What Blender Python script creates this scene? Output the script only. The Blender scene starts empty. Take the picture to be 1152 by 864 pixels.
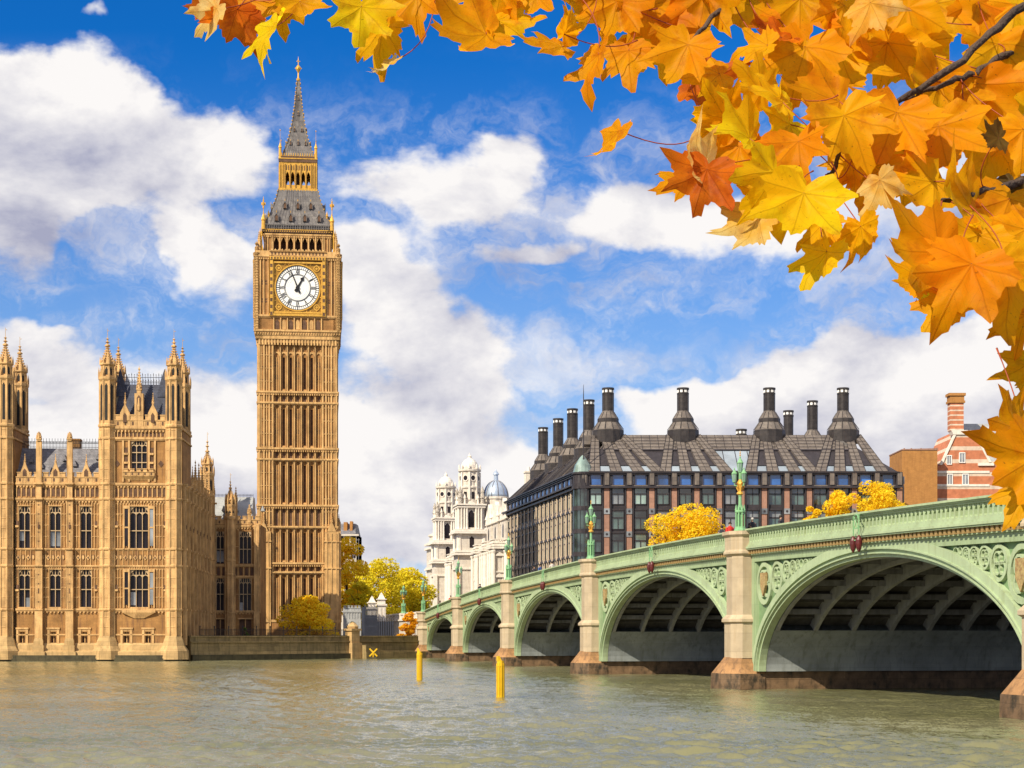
import bpy, bmesh, math, random
import numpy as np
from mathutils import Matrix, Vector
random.seed(7); rng = np.random.default_rng(7)
R = math.radians; PI = math.pi
scene = bpy.context.scene
col = scene.collection

# ---------------------------------------------------------------- camera, sky, sun, exposure
F, HZ, CH = 1900.0, 714.0, 3.35          # focal length and horizon row in photo pixels, eye height over the water
cam_d = bpy.data.cameras.new("camera"); cam = bpy.data.objects.new("camera", cam_d); col.objects.link(cam)
cam.location = (0, 0, CH); cam.rotation_euler = (R(90), 0, 0)
cam_d.sensor_width = 36; cam_d.lens = 36*F/1152; cam_d.shift_y = (HZ-432)/1152
cam_d.clip_start = 0.05; cam_d.clip_end = 8000
scene.camera = cam
vs = scene.view_settings
scene.display_settings.display_device = 'sRGB'
vs.view_transform = 'Standard'; vs.look = 'None'; vs.gamma = 1; vs.exposure = 0.52; vs.use_curve_mapping = False

SUN = Vector((-0.50, -0.60, 0.64)).normalized()      # towards the sun: left, behind the camera
sl = bpy.data.lights.new("sun", 'SUN'); sl.energy = 4.6; sl.angle = R(0.5); sl.color = (1.0, 0.89, 0.70)
so = bpy.data.objects.new("sun", sl); col.objects.link(so)
so.rotation_euler = (-SUN).to_track_quat('-Z', 'Y').to_euler()

def P(px, py, D):
    """world point seen at photo pixel (px, py) at depth D"""
    return Vector(((px-576)*D/F, D, CH-(py-HZ)*D/F))
def PX(px, D): return (px-576)*D/F
def PZ(py, D): return CH+(HZ-py)*D/F

class NT:
    def __init__(s, tree): s.t = tree; s.n = tree.nodes; s.l = tree.links
    def new(s, kind, ins=None, **kw):
        nd = s.n.new(kind)
        for k, v in kw.items(): setattr(nd, k, v)
        for k, v in (ins or {}).items():
            sock = nd.inputs[k]
            if hasattr(v, 'is_linked') or isinstance(v, bpy.types.NodeSocket): s.l.new(v, sock)
            else: sock.default_value = v
        return nd
    def m(s, op, a, b=0.0, c=None, clamp=False):
        ins = {0: a, 1: b}
        if c is not None: ins[2] = c
        return s.new('ShaderNodeMath', ins, operation=op, use_clamp=clamp).outputs[0]
    def v(s, op, a, b=(0, 0, 0)):
        nd = s.new('ShaderNodeVectorMath', {0: a, 1: b}, operation=op)
        return nd.outputs['Value'] if op in ('LENGTH', 'DOT_PRODUCT') else nd.outputs[0]
    def mr(s, x, a, b, c=0.0, d=1.0, smooth=True):
        return s.new('ShaderNodeMapRange', {0: x, 1: a, 2: b, 3: c, 4: d},
                     interpolation_type='SMOOTHSTEP' if smooth else 'LINEAR').outputs[0]
    def mix(s, f, a, b, blend='MIX'):
        nd = s.new('ShaderNodeMix', data_type='RGBA', blend_type=blend)
        for sock, v in ((nd.inputs[0], f), (nd.inputs[6], a), (nd.inputs[7], b)):
            if isinstance(v, bpy.types.NodeSocket): s.l.new(v, sock)
            else: sock.default_value = v if not isinstance(v, tuple) or len(v) == 4 else (*v, 1)
        return nd.outputs[2]
    def noise(s, vec, scale, detail=4, rough=0.5, dist=0.0):
        nd = s.new('ShaderNodeTexNoise', {'Scale': scale, 'Detail': detail, 'Roughness': rough, 'Distortion': dist})
        if vec is not None: s.l.new(vec, nd.inputs['Vector'])
        return nd.outputs[0]

world = bpy.data.worlds.new("World"); scene.world = world; world.use_nodes = True
def build_sky():
    N = NT(world.node_tree); N.n.clear()
    sky = N.new('ShaderNodeTexSky', sky_type='NISHITA', sun_disc=False)
    sky.sun_elevation = math.asin(SUN.z); sky.sun_rotation = math.atan2(SUN.x, SUN.y)
    sky.air_density = 1.0; sky.dust_density = 0.3; sky.ozone_density = 3.0
    d = N.new('ShaderNodeTexCoord').outputs['Generated']
    sep = N.new('ShaderNodeSeparateXYZ', {0: d}); x, y, z = sep.outputs
    yy = N.m('MAXIMUM', y, 0.05)
    u = N.m('DIVIDE', x, yy); v = N.m('DIVIDE', z, yy)          # direction slopes: azimuth and height
    warp = N.new('ShaderNodeTexNoise', {'Vector': d, 'Scale': 14.0, 'Detail': 5, 'Roughness': 0.55}).outputs['Color']
    wv = N.v('MULTIPLY', N.v('SUBTRACT', warp, (.5, .5, .5)), (.085, .07, 0))
    uv = N.v('ADD', N.new('ShaderNodeCombineXYZ', {0: u, 1: v}).outputs[0], wv)
    def blobs(lst):
        tot = None
        for px, py, rx, ry, w in lst:
            c = ((px-576)/F, (HZ-py)/F, 0)
            q = N.v('LENGTH', N.v('MULTIPLY', N.v('SUBTRACT', uv, c), (F/rx, F/ry, 0)))
            b = N.mr(q, 1.25, 0.0, 0.0, w)
            tot = b if tot is None else N.m('ADD', tot, b)
        return tot
    dens = blobs(CLOUDS); dark = blobs(CLOUD_SHADE); clear = blobs(CLOUD_GAPS)
    sc = N.v('MULTIPLY', d, (1.0, 1.0, 1.7))
    n1 = N.noise(sc, 6.5, 12, 0.58, 0.15)
    n2 = N.noise(N.v('ADD', sc, (-.022, -.006, .04)), 6.5, 8, 0.56, 0.15)
    fine = N.noise(sc, 30.0, 8, 0.62, 0.3)
    base = N.m('SUBTRACT', dens, clear)
    nn = N.m('ADD', N.m('MULTIPLY', N.m('SUBTRACT', n1, .5), 2.3), N.m('MULTIPLY', N.m('SUBTRACT', fine, .5), .55))
    dd = N.m('ADD', base, nn)
    # unseen bright cloud added overhead and behind the viewer as fill light
    fill_cloud = N.m('MAXIMUM', N.mr(y, 0.75, 0.45), N.mr(z, 0.50, 0.75))
    dd = N.m('ADD', dd, N.m('MULTIPLY', fill_cloud, .5))
    alpha = N.mr(dd, 0.20, 0.62)
    wn = N.noise(N.v('ADD', N.v('MULTIPLY', d, (5.0, 5.0, 17.0)), N.v('MULTIPLY', warp, (1.6, 1.6, 1.6))), 1.0, 9, .62, .6)
    wisp = N.m('MULTIPLY', N.mr(wn, .39, .67, 0, .8), N.m('MULTIPLY', N.mr(v, .02, .08), N.mr(v, .36, .26)))
    wisp = N.m('MULTIPLY', wisp, N.mr(N.m('SUBTRACT', dens, clear), -1.2, -.2))
    alpha = N.m('MAXIMUM', alpha, wisp)
    relief = N.m('SUBTRACT', n1, n2)
    lit = N.m('ADD', 0.78, N.m('MULTIPLY', relief, 3.6))
    lit = N.m('ADD', lit, N.m('MULTIPLY', N.m('SUBTRACT', fine, .5), .5))
    lit = N.m('SUBTRACT', lit, N.m('MULTIPLY', dark, .8), clamp=True)
    ccol = N.mix(lit, (.27, .28, .38), (.68, .66, .65))
    ccol = N.v('MULTIPLY', ccol, N.new('ShaderNodeCombineXYZ', {0: N.mr(fill_cloud, 0, 1, 1, 1.12), 1: N.mr(fill_cloud, 0, 1, 1, 1.08), 2: N.mr(fill_cloud, 0, 1, 1, 1.05)}).outputs[0])  # extra brightness on the added fill cloud
    tint = N.mix(1.0, sky.outputs[0], SKY_TINT, 'MULTIPLY')
    hz = N.mr(v, -0.05, 0.36, 0.95, 0.0)
    blue = N.mix(hz, N.v('MULTIPLY', tint, (SKY_S,)*3), (.33, .45, .61))
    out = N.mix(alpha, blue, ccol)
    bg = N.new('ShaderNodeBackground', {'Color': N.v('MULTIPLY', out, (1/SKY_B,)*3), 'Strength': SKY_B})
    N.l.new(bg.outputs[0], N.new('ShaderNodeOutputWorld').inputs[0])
SKY_S, SKY_B = 0.055, 0.1
SKY_TINT = (0.06, 0.78, 1.66)
# cloud banks as (photo px, py, half width, half height, weight) turned into directions of the sky dome
CLOUDS = [(70, 120, 170, 105, .9), (190, 150, 130, 80, .85), (250, 190, 90, 60, .5), (30, 230, 110, 110, .9), (10, 80, 90, 60, .5), (130, 195, 100, 55, .6),
          (200, 275, 110, 62, 1.0), (260, 320, 80, 55, .7), (430, 330, 130, 85, 1.0), (500, 375, 90, 50, .6), (380, 280, 60, 50, .5),
          (430, 190, 130, 55, .5), (560, 180, 60, 55, .55), (520, 215, 110, 35, .35), (600, 285, 75, 32, .75), (740, 345, 60, 18, .6), (630, 350, 110, 40, .35), (700, 235, 100, 55, .65),
          (800, 245, 110, 60, .8), (960, 470, 200, 95, 1.1), (1080, 400, 150, 80, 1.0), (800, 480, 130, 70, .9), (1120, 500, 130, 130, .9), (720, 450, 60, 30, .5),
          (450, 500, 170, 140, .95), (250, 470, 160, 110, .9), (60, 400, 120, 60, .8), (30, 350, 40, 30, .5), (560, 420, 120, 70, .55), (400, 580, 200, 80, .6), (80, 500, 160, 90, .7), (620, 590, 300, 90, .55),
          (1000, 230, 200, 60, .4), (90, 20, 25, 14, .5), (290, 130, 40, 25, .4)]
CLOUD_SHADE = [(30, 265, 100, 65, .9), (60, 180, 90, 40, .35), (190, 215, 120, 30, .35), (260, 235, 70, 40, .3), (450, 200, 120, 35, .25), (740, 250, 80, 35, .2), (420, 445, 120, 40, .3), (540, 500, 130, 60, .35), (940, 540, 160, 40, .2), (250, 560, 180, 60, .25), (820, 260, 80, 30, .2)]
CLOUD_GAPS = [(420, 60, 190, 110, .9), (700, 90, 160, 110, .8), (240, 40, 120, 60, .7), (130, 290, 80, 60, .8), (60, 340, 100, 30, .7), (640, 310, 130, 30, .35), (780, 375, 130, 45, .8), (880, 340, 80, 60, .6), (640, 440, 60, 35, .5), (600, 90, 130, 50, .6), (1000, 330, 100, 40, .5), (120, 350, 70, 28, .6), (660, 520, 40, 40, .3)]
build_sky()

# ---------------------------------------------------------------- helpers
class MB:
    """collects faces and links them as one mesh object"""
    def __init__(s): s.v = []; s.f = []; s.T = None; s.mi = []; s.cur = 0
    def pts(s, ps):
        i = len(s.v)
        if s.T is None: s.v.extend([tuple(p) for p in ps])
        else: s.v.extend([tuple(s.T @ Vector(p)) for p in ps])
        return i
    def face(s, ps):
        i = s.pts(ps); s.f.append(tuple(range(i, i+len(ps)))); s.mi.append(s.cur)
    def _q(s, i, fs):
        for f in fs: s.f.append(tuple(i+k for k in f)); s.mi.append(s.cur)
    def box(s, x0, x1, y0, y1, z0, z1):
        i = s.pts([(x0,y0,z0),(x1,y0,z0),(x1,y1,z0),(x0,y1,z0),(x0,y0,z1),(x1,y0,z1),(x1,y1,z1),(x0,y1,z1)])
        s._q(i, [(0,3,2,1),(4,5,6,7),(0,1,5,4),(1,2,6,5),(2,3,7,6),(3,0,4,7)])
    def cbox(s, x, y, z, w, d, h): s.box(x-w/2, x+w/2, y-d/2, y+d/2, z, z+h)
    def loft(s, secs, cap=True):
        """secs: lists of 3d points, same count, counter-clockwise seen from above"""
        n = len(secs[0]); i0 = None
        for k, sc in enumerate(secs):
            i = s.pts(sc)
            if k:
                for j in range(n):
                    s.f.append((pi+j, pi+(j+1) % n, i+(j+1) % n, i+j)); s.mi.append(s.cur)
            else: i0 = i
            pi = i
        if cap:
            s.f.append(tuple(i0+j for j in reversed(range(n)))); s.mi.append(s.cur)
            s.f.append(tuple(pi+j for j in range(n))); s.mi.append(s.cur)
    def prism(s, poly, z0, z1): s.loft([[(x, y, z0) for x, y in poly], [(x, y, z1) for x, y in poly]])
    def xz(s, poly, y0, y1):
        s.loft([[(x, y1, z) for x, z in poly], [(x, y0, z) for x, z in poly]])
    def lathe(s, cx, cy, prof, n=8, rot=None, cap=True, sq=1.0):
        rot = PI/n if rot is None else rot
        s.loft([[(cx+r*math.cos(rot+2*PI*k/n), cy+sq*r*math.sin(rot+2*PI*k/n), z) for k in range(n)] for r, z in prof], cap)
    def tube(s, pts, rad, n=6):
        pts = [Vector(p) for p in pts]
        if not isinstance(rad, (list, tuple)): rad = [rad]*len(pts)
        secs = []
        up = Vector((0, 0, 1))
        for k, p in enumerate(pts):
            t = (pts[min(k+1, len(pts)-1)]-pts[max(k-1, 0)]).normalized()
            a = t.cross(up)
            if a.length < 1e-3: a = t.cross(Vector((0, 1, 0)))
            a.normalize(); b = t.cross(a)
            secs.append([p+rad[k]*(math.cos(2*PI*j/n)*a+math.sin(2*PI*j/n)*b) for j in range(n)])
        s.loft(secs)
    def strip(s, A, B, y0, y1):
        """closed band between two xz polylines A (inner) and B (outer), extruded y0..y1"""
        n = len(A); i = s.pts([(x, y0, z) for x, z in A]+[(x, y0, z) for x, z in B]+[(x, y1, z) for x, z in A]+[(x, y1, z) for x, z in B])
        for k in range(n-1):
            s._q(i, [(k, k+1, n+k+1, n+k), (2*n+k+1, 2*n+k, 3*n+k, 3*n+k+1), (k+1, k, 2*n+k, 2*n+k+1), (n+k, n+k+1, 3*n+k+1, 3*n+k)])
        s._q(i, [(0, n, 3*n, 2*n), (n-1, 3*n-1, 4*n-1, 2*n-1)])
    def holed(s, x0, x1, z0, z1, holes, y=0.0, t=0.35):
        """wall sheet facing -y with rectangular holes (x0,x1,z0,z1) and reveals of depth t"""
        hs = [h for h in holes if h[0] < x1 and h[1] > x0 and h[2] < z1 and h[3] > z0]
        xs = sorted({x0, x1, *[min(max(a, x0), x1) for h in hs for a in h[:2]]}); zs = sorted({z0, z1, *[min(max(a, z0), z1) for h in hs for a in h[2:4]]})
        for a, b in zip(xs, xs[1:]):
            if b-a < 1e-6: continue
            for c, d in zip(zs, zs[1:]):
                mx, mz = (a+b)/2, (c+d)/2
                if any(h[0] < mx < h[1] and h[2] < mz < h[3] for h in hs): continue
                s.face([(a, y, c), (b, y, c), (b, y, d), (a, y, d)])
        for a, b, c, d in [h[:4] for h in hs]:
            s.face([(a, y, c), (a, y, d), (a, y+t, d), (a, y+t, c)]); s.face([(b, y, c), (b, y+t, c), (b, y+t, d), (b, y, d)])
            s.face([(a, y, c), (a, y+t, c), (b, y+t, c), (b, y, c)]); s.face([(a, y, d), (b, y, d), (b, y+t, d), (a, y+t, d)])
    def build(s, name, mat, parent=None, smooth=False, fix=True, loc=None):
        me = bpy.data.meshes.new(name); me.from_pydata(s.v, [], s.f)
        mats = mat if isinstance(mat, (list, tuple)) else [mat]
        for m_ in mats: me.materials.append(m_)
        if len(mats) > 1: me.polygons.foreach_set('material_index', s.mi)
        if fix:
            bm = bmesh.new(); bm.from_mesh(me); bmesh.ops.recalc_face_normals(bm, faces=bm.faces); bm.to_mesh(me); bm.free()
        if smooth: me.polygons.foreach_set('use_smooth', [True]*len(me.polygons))
        me.update()
        o = bpy.data.objects.new(name, me); col.objects.link(o)
        if parent: o.parent = parent
        if loc is not None: o.location = loc
        return o

def joined(name, mbs, mats, parent):
    """several collectors as one mesh with one material slot each"""
    J = MB()
    for k, q in enumerate(mbs):
        b = len(J.v); J.v += q.v; J.f += [tuple(b+i for i in f) for f in q.f]; J.mi += [k]*len(q.f)
    return J.build(name, mats, parent)
def tag(o, label=None, cat=None, group=None, kind=None):
    if label: o['label'] = label
    if cat: o['category'] = cat
    if group: o['group'] = group
    if kind: o['kind'] = kind
    return o
def thing(name, label, cat, loc=(0, 0, 0), rz=0.0, group=None):
    o = bpy.data.objects.new(name, None); col.objects.link(o)
    o.location = loc; o.rotation_euler = (0, 0, rz); o.empty_display_size = 0.3
    return tag(o, label, cat, group)
def copy_part(o, parent, loc, rz=0.0, sc=None):
    c = o.copy(); col.objects.link(c); c.parent = parent; c.location = loc; c.rotation_euler = (0, 0, rz)
    if sc: c.scale = sc
    for g in list(o.children):
        d = g.copy(); col.objects.link(d); d.parent = c
    return c
def copy_thing(o, loc, rz=None, label=None):
    c = o.copy(); col.objects.link(c); c.location = loc
    if rz is not None: c.rotation_euler = (0, 0, rz)
    if label: c['label'] = label
    for p in list(o.children):
        q = p.copy(); col.objects.link(q); q.parent = c
        for g in list(p.children):
            d = g.copy(); col.objects.link(d); d.parent = q
    return c

# ---------------------------------------------------------------- materials
def material(name, base, rough=0.8, vary=0.25, scale=1.5, bump=0.0, bscale=20, metal=0.0, streak=0.0, spec=0.3, dark=None, blocks=None, streak_scale=(3, 3, .25)):
    m = bpy.data.materials.new(name); m.use_nodes = True
    N = NT(m.node_tree); N.n.clear()
    co = N.new('ShaderNodeTexCoord').outputs['Object']
    b = (*base, 1)
    n = N.noise(co, scale, 6, 0.6)
    f = N.mr(n, 0.28, 0.72, 1-vary, 1+vary, False)
    c = N.v('MULTIPLY', N.new('ShaderNodeRGB').outputs[0], (1, 1, 1))
    rgb = c.node.inputs[0].links[0].from_node; rgb.outputs[0].default_value = b
    c = N.v('MULTIPLY', c, N.new('ShaderNodeCombineXYZ', {0: f, 1: f, 2: f}).outputs[0])
    if blocks:
        bw, bh, amt = blocks
        sp = N.new('ShaderNodeSeparateXYZ', {0: co})
        xy = N.m('ADD', sp.outputs[0], sp.outputs[1])
        bt = N.new('ShaderNodeTexBrick', {'Vector': N.new('ShaderNodeCombineXYZ', {0: xy, 1: sp.outputs[2]}).outputs[0], 'Color1': (1, 1, 1, 1), 'Color2': (1-amt, 1-amt, 1-amt*.9, 1), 'Mortar': (1-1.5*amt,)*3+(1,),
             'Scale': 1.0, 'Mortar Size': 0.02, 'Brick Width': bw, 'Row Height': bh})
        c = N.mix(1.0, c, bt.outputs[0], 'MULTIPLY')
    if streak:
        s = N.noise(N.v('MULTIPLY', co, streak_scale), 1.0, 5, 0.65)
        f2 = N.mr(s, 0.46, 0.70, 0.0, streak)
        c = N.mix(f2, c, (*(dark or tuple(k*.4 for k in base)), 1))
    p = N.new('ShaderNodeBsdfPrincipled', {'Base Color': c, 'Roughness': rough, 'Metallic': metal, 'Specular IOR Level': spec})
    if bump:
        bn = N.noise(co, bscale, 4, 0.6)
        N.l.new(N.new('ShaderNodeBump', {'Strength': bump, 'Distance': 0.05, 'Height': bn}).outputs[0], p.inputs['Normal'])
    N.l.new(p.outputs[0], N.new('ShaderNodeOutputMaterial').inputs[0])
    return m
M = {}
M['stone'] = material('honey_limestone', (.335, .172, .056), .85, .42, .5, .5, 6, streak=.85, dark=(.15, .075, .04), blocks=(1.1, .42, .12))
M['stone_trim'] = material('pale_limestone', (.56, .345, .145), .85, .32, .7, .4, 8, streak=.7, dark=(.24, .13, .055))
M['stone_plinth'] = material('plinth_limestone', (.50, .33, .145), .85, .25, .8, .4, 5, streak=.5, dark=(.22, .15, .06), blocks=(1.6, .5, .18))
M['stone_tower'] = material('clock_tower_limestone', (.335, .168, .056), .85, .36, .5, .4, 6, streak=.6, dark=(.19, .09, .03), blocks=(1.0, .4, .14))
M['stone_tower_trim'] = material('clock_tower_trim_stone', (.57, .35, .14), .85, .3, .6, .3, 8, streak=.7, dark=(.24, .12, .045))
M['wet'] = material('wet_river_stone', (.075, .062, .03), .55, .4, 1.2, .5, 6, streak=.6, dark=(.02, .02, .01), blocks=(1.5, .6, .2))
M['quay'] = material('river_wall_stone', (.32, .23, .10), .85, .3, .7, .4, 5, streak=.6, dark=(.09, .075, .035), blocks=(1.8, .6, .25))
M['slate'] = material('grey_slate', (.20, .195, .21), .6, .3, 1.5, .3, 8, blocks=(.5, .35, .3), streak=.4, dark=(.08, .08, .1))
M['slate_blue'] = material('dark_blue_slate', (.055, .062, .095), .55, .35, 1.5, .3, 8, blocks=(.5, .35, .3))
M['iron_roof'] = material('tower_iron_roof', (.175, .16, .15), .5, .3, 1.6, .2, 8, blocks=(.62, .85, .35), streak=.4, dark=(.06, .06, .08))
M['gilt'] = material('gilded_metal', (.66, .37, .065), .4, .25, 3, metal=.35, streak=.3, dark=(.2, .1, .02))
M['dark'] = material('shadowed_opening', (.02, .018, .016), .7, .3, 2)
M['iron'] = material('black_iron', (.02, .02, .022), .5, .2, 4)
M['dial'] = material('opal_glass_dial', (.78, .78, .76), .35, .05, 2)
M['dial_black'] = material('dial_black', (.012, .012, .016), .5, .1, 4)
M['dial_gold'] = material('dial_gold_leaf', (.34, .18, .03), .4, .25, 4, metal=.25, streak=.4, dark=(.10, .06, .01), streak_scale=(4, 4, 4))
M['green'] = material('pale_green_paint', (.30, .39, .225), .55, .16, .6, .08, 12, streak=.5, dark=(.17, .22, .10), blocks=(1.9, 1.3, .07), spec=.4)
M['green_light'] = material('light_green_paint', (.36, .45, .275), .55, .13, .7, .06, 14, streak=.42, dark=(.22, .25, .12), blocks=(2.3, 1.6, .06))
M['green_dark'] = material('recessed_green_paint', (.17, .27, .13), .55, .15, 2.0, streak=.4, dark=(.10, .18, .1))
M['lamp_green'] = material('lamp_green_paint', (.20, .40, .20), .4, .15, 5, streak=.3, dark=(.07, .17, .1))
M['pier'] = material('granite_pier', (.44, .355, .24), .85, .15, 1.2, .3, 14, streak=.35, dark=(.30, .20, .10), blocks=(3.0, 1.15, .14))
M['pier_base'] = material('rusty_pier_base', (.34, .185, .08), .8, .4, .9, .5, 8, streak=.85, dark=(.11, .065, .04), blocks=(2.2, .8, .2))
M['rib'] = material('arch_rib_paint', (.27, .275, .275), .7, .2, 1.0, streak=.4, dark=(.1, .1, .09))
M['beam'] = material('dark_beam_paint', (.19, .19, .19), .75, .3, 1.0, streak=.4, dark=(.04, .04, .03))  # dark grey with darker streaks
M['tide'] = material('tide_stained_stone', (.16, .10, .055), .6, .5, 1.1, .5, 6, streak=.95, dark=(.022, .02, .014), blocks=(1.9, .6, .25), streak_scale=(1.6, 1.6, .9))
M['crest'] = material('weathered_crest_paint', (.34, .25, .11), .6, .4, 8, streak=.5, dark=(.22, .06, .03), streak_scale=(5, 5, 5))
M['shade_stone'] = material('shade_toned_stone', (.115, .064, .04), .9, .4, 2)  # shade of openings and recesses put into the colour; also dark bands
M['frame_stone'] = material('window_tracery_stone', (.46, .33, .19), .85, .2, 2)
M['soffit'] = material('dark_soffit', (.085, .08, .075), .8, .4, .7, streak=.4, dark=(.02, .02, .02))  # very dark grey, also used for the strip behind the dentils
M['plate'] = material('blue_grey_plating', (.25, .275, .275), .7, .25, .6, .15, 6, streak=.75, dark=(.15, .16, .15), blocks=(2.6, 1.3, .12))
M['dentil'] = material('ochre_dentil', (.30, .20, .08), .6, .2, 4)
M['asphalt'] = material('asphalt', (.05, .05, .05), .9, .2, 2)
M['ground'] = material('paved_ground', (.17, .155, .12), .9, .3, .3, streak=.4)
M['bronze'] = material('bronze_cladding', (.17, .145, .125), .5, .22, .9, .1, 6, streak=.35, dark=(.14, .10, .075), blocks=(.9, .62, .3))
M['bronze_dark'] = material('dark_bronze', (.035, .030, .034), .45, .3, 1.5)
M['duct'] = material('bronze_duct', (.045, .038, .036), .4, .3, 1.5, blocks=(.8, .8, .3))
M['pink_pier'] = material('pink_sandstone', (.33, .185, .135), .85, .15, 1.5, streak=.3, blocks=(1.4, .7, .15))
M['pale_pier'] = material('pale_sandstone', (.56, .45, .33), .85, .15, 1.5, streak=.3)
M['portland'] = material('portland_stone', (.62, .565, .49), .85, .14, 1.0, .3, 6, streak=.45, dark=(.38, .30, .23), blocks=(1.5, .55, .12))
M['portland_trim'] = material('portland_trim', (.70, .645, .57), .85, .1, 1.4, streak=.35, dark=(.45, .36, .28))
M['yellow_paint'] = material('yellow_paint', (.66, .41, .012), .45, .12, 3, streak=.35, dark=(.55, .30, .02))
M['white'] = material('white_paint', (.78, .77, .74), .6, .06, 3)
M['bark'] = material('dark_bark', (.06, .04, .03), .9, .4, 8, .6, 20)
M['skin'] = material('skin', (.45, .27, .19), .6, .1, 4)
M['coat_red'] = material('red_cloth', (.50, .03, .025), .85, .15, 6)
M['coat_dark'] = material('dark_cloth', (.03, .03, .04), .9, .2, 6)
M['coat_blue'] = material('blue_cloth', (.05, .09, .22), .9, .2, 6)
M['coat_pale'] = material('pale_cloth', (.45, .42, .38), .9, .2, 6)
M['hair'] = material('dark_hair', (.03, .02, .015), .7, .2, 20)
M['red_lens'] = material('dark_red_lantern', (.10, .018, .018), .35, .3, 6, streak=.5, dark=(.03, .015, .02))
M['brown_brick'] = material('brown_brick', (.42, .20, .06), .9, .15, .8, streak=.35, dark=(.22, .09, .03), blocks=(.45, .16, .15))
M['slate_pale'] = material('pale_slate', (.36, .37, .37), .6, .2, 1, blocks=(.5, .35, .15))
M['hoarding'] = material('dark_hoarding', (.035, .04, .06), .5, .2, 1)
M['dome_lead'] = material('blue_lead_dome', (.40, .48, .60), .32, .15, 1.0, metal=.35, spec=.6)

def glass(name, base, rough=.08, vary=.5, scale=.35, spec=.8):
    """window glass over a dim room: dark body, mirror coat, panes that differ"""
    m = bpy.data.materials.new(name); m.use_nodes = True
    N = NT(m.node_tree); N.n.clear()
    co = N.new('ShaderNodeTexCoord').outputs['Object']
    rnd = N.new('ShaderNodeObjectInfo').outputs['Random']
    f = N.m('ADD', N.mr(N.noise(N.v('ADD', co, (3.1, 1.7, .3)), scale, 3), .3, .7, 1-vary, 1+vary, False), N.m('MULTIPLY', N.m('SUBTRACT', rnd, .5), vary))
    c = N.v('MULTIPLY', N.new('ShaderNodeCombineXYZ', {0: f, 1: f, 2: f}).outputs[0], base)
    p = N.new('ShaderNodeBsdfPrincipled', {'Base Color': c, 'Roughness': rough, 'Specular IOR Level': spec, 'IOR': 1.6})
    bn = N.noise(co, .8, 2); N.l.new(N.new('ShaderNodeBump', {'Strength': .15, 'Distance': .05, 'Height': bn}).outputs[0], p.inputs['Normal'])
    N.l.new(p.outputs[0], N.new('ShaderNodeOutputMaterial').inputs[0]); return m
M['glass'] = glass('leaded_window_glass', (.018, .014, .018), .25, spec=.18)
M['glass_pale'] = glass('pale_window_glass', (.20, .215, .23), .25)
M['glass_office'] = glass('office_glass', (.05, .085, .08), .06, .7)
M['glass_green'] = glass('green_blind_glass', (.22, .31, .28), .12, .5)
M['glass_blue'] = glass('blue_glass', (.02, .10, .34), .1, .5)
M['glass_sky'] = glass('skylight_glass', (.24, .29, .34), .08, .2)

def striped(name):
    m = bpy.data.materials.new(name); m.use_nodes = True
    N = NT(m.node_tree); N.n.clear()
    co = N.new('ShaderNodeTexCoord').outputs['Object']; z = N.new('ShaderNodeSeparateXYZ', {0: co}).outputs[2]
    w = N.m('GREATER_THAN', N.m('FRACT', N.m('DIVIDE', z, STRIPE)), .70)
    n = N.mr(N.noise(co, 1.2, 5), .3, .7, .8, 1.2, False)
    c = N.v('MULTIPLY', N.mix(w, (.44, .155, .075), (.56, .45, .35)), N.new('ShaderNodeCombineXYZ', {0: n, 1: n, 2: n}).outputs[0])
    p = N.new('ShaderNodeBsdfPrincipled', {'Base Color': c, 'Roughness': .9})
    N.l.new(p.outputs[0], N.new('ShaderNodeOutputMaterial').inputs[0]); return m
STRIPE = 2.3; M['striped'] = striped('banded_brick')
STRIPE = 0.85; M['striped_fine'] = striped('finely_banded_brick')

def foliage(name, base, alt, trans=.45, rough=.6):
    m = bpy.data.materials.new(name); m.use_nodes = True
    N = NT(m.node_tree); N.n.clear()
    co = N.new('ShaderNodeTexCoord').outputs['Object']
    n = N.noise(co, .9, 5, .65); n2 = N.noise(co, 9, 2)
    c = N.mix(N.mr(n, .38, .62), base, alt)
    f = N.mr(n2, .25, .75, .65, 1.3, False)
    c = N.v('MULTIPLY', c, N.new('ShaderNodeCombineXYZ', {0: f, 1: f, 2: f}).outputs[0])
    d = N.new('ShaderNodeBsdfPrincipled', {'Base Color': c, 'Roughness': rough, 'Specular IOR Level': .2})
    t = N.new('ShaderNodeBsdfTranslucent', {'Color': c})
    mx = N.new('ShaderNodeMixShader', {0: trans, 1: d.outputs[0], 2: t.outputs[0]})
    N.l.new(mx.outputs[0], N.new('ShaderNodeOutputMaterial').inputs[0]); return m
M['leaf_gold'] = foliage('golden_foliage', (.95, .76, .03), (.92, .60, .015))
M['leaf_lime'] = foliage('yellow_green_foliage', (.88, .72, .03), (.70, .62, .03))
M['leaf_orange'] = foliage('orange_foliage', (.90, .54, .015), (.82, .42, .02))
M['leaf_green'] = foliage('green_foliage', (.12, .22, .03), (.25, .30, .03))
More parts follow.
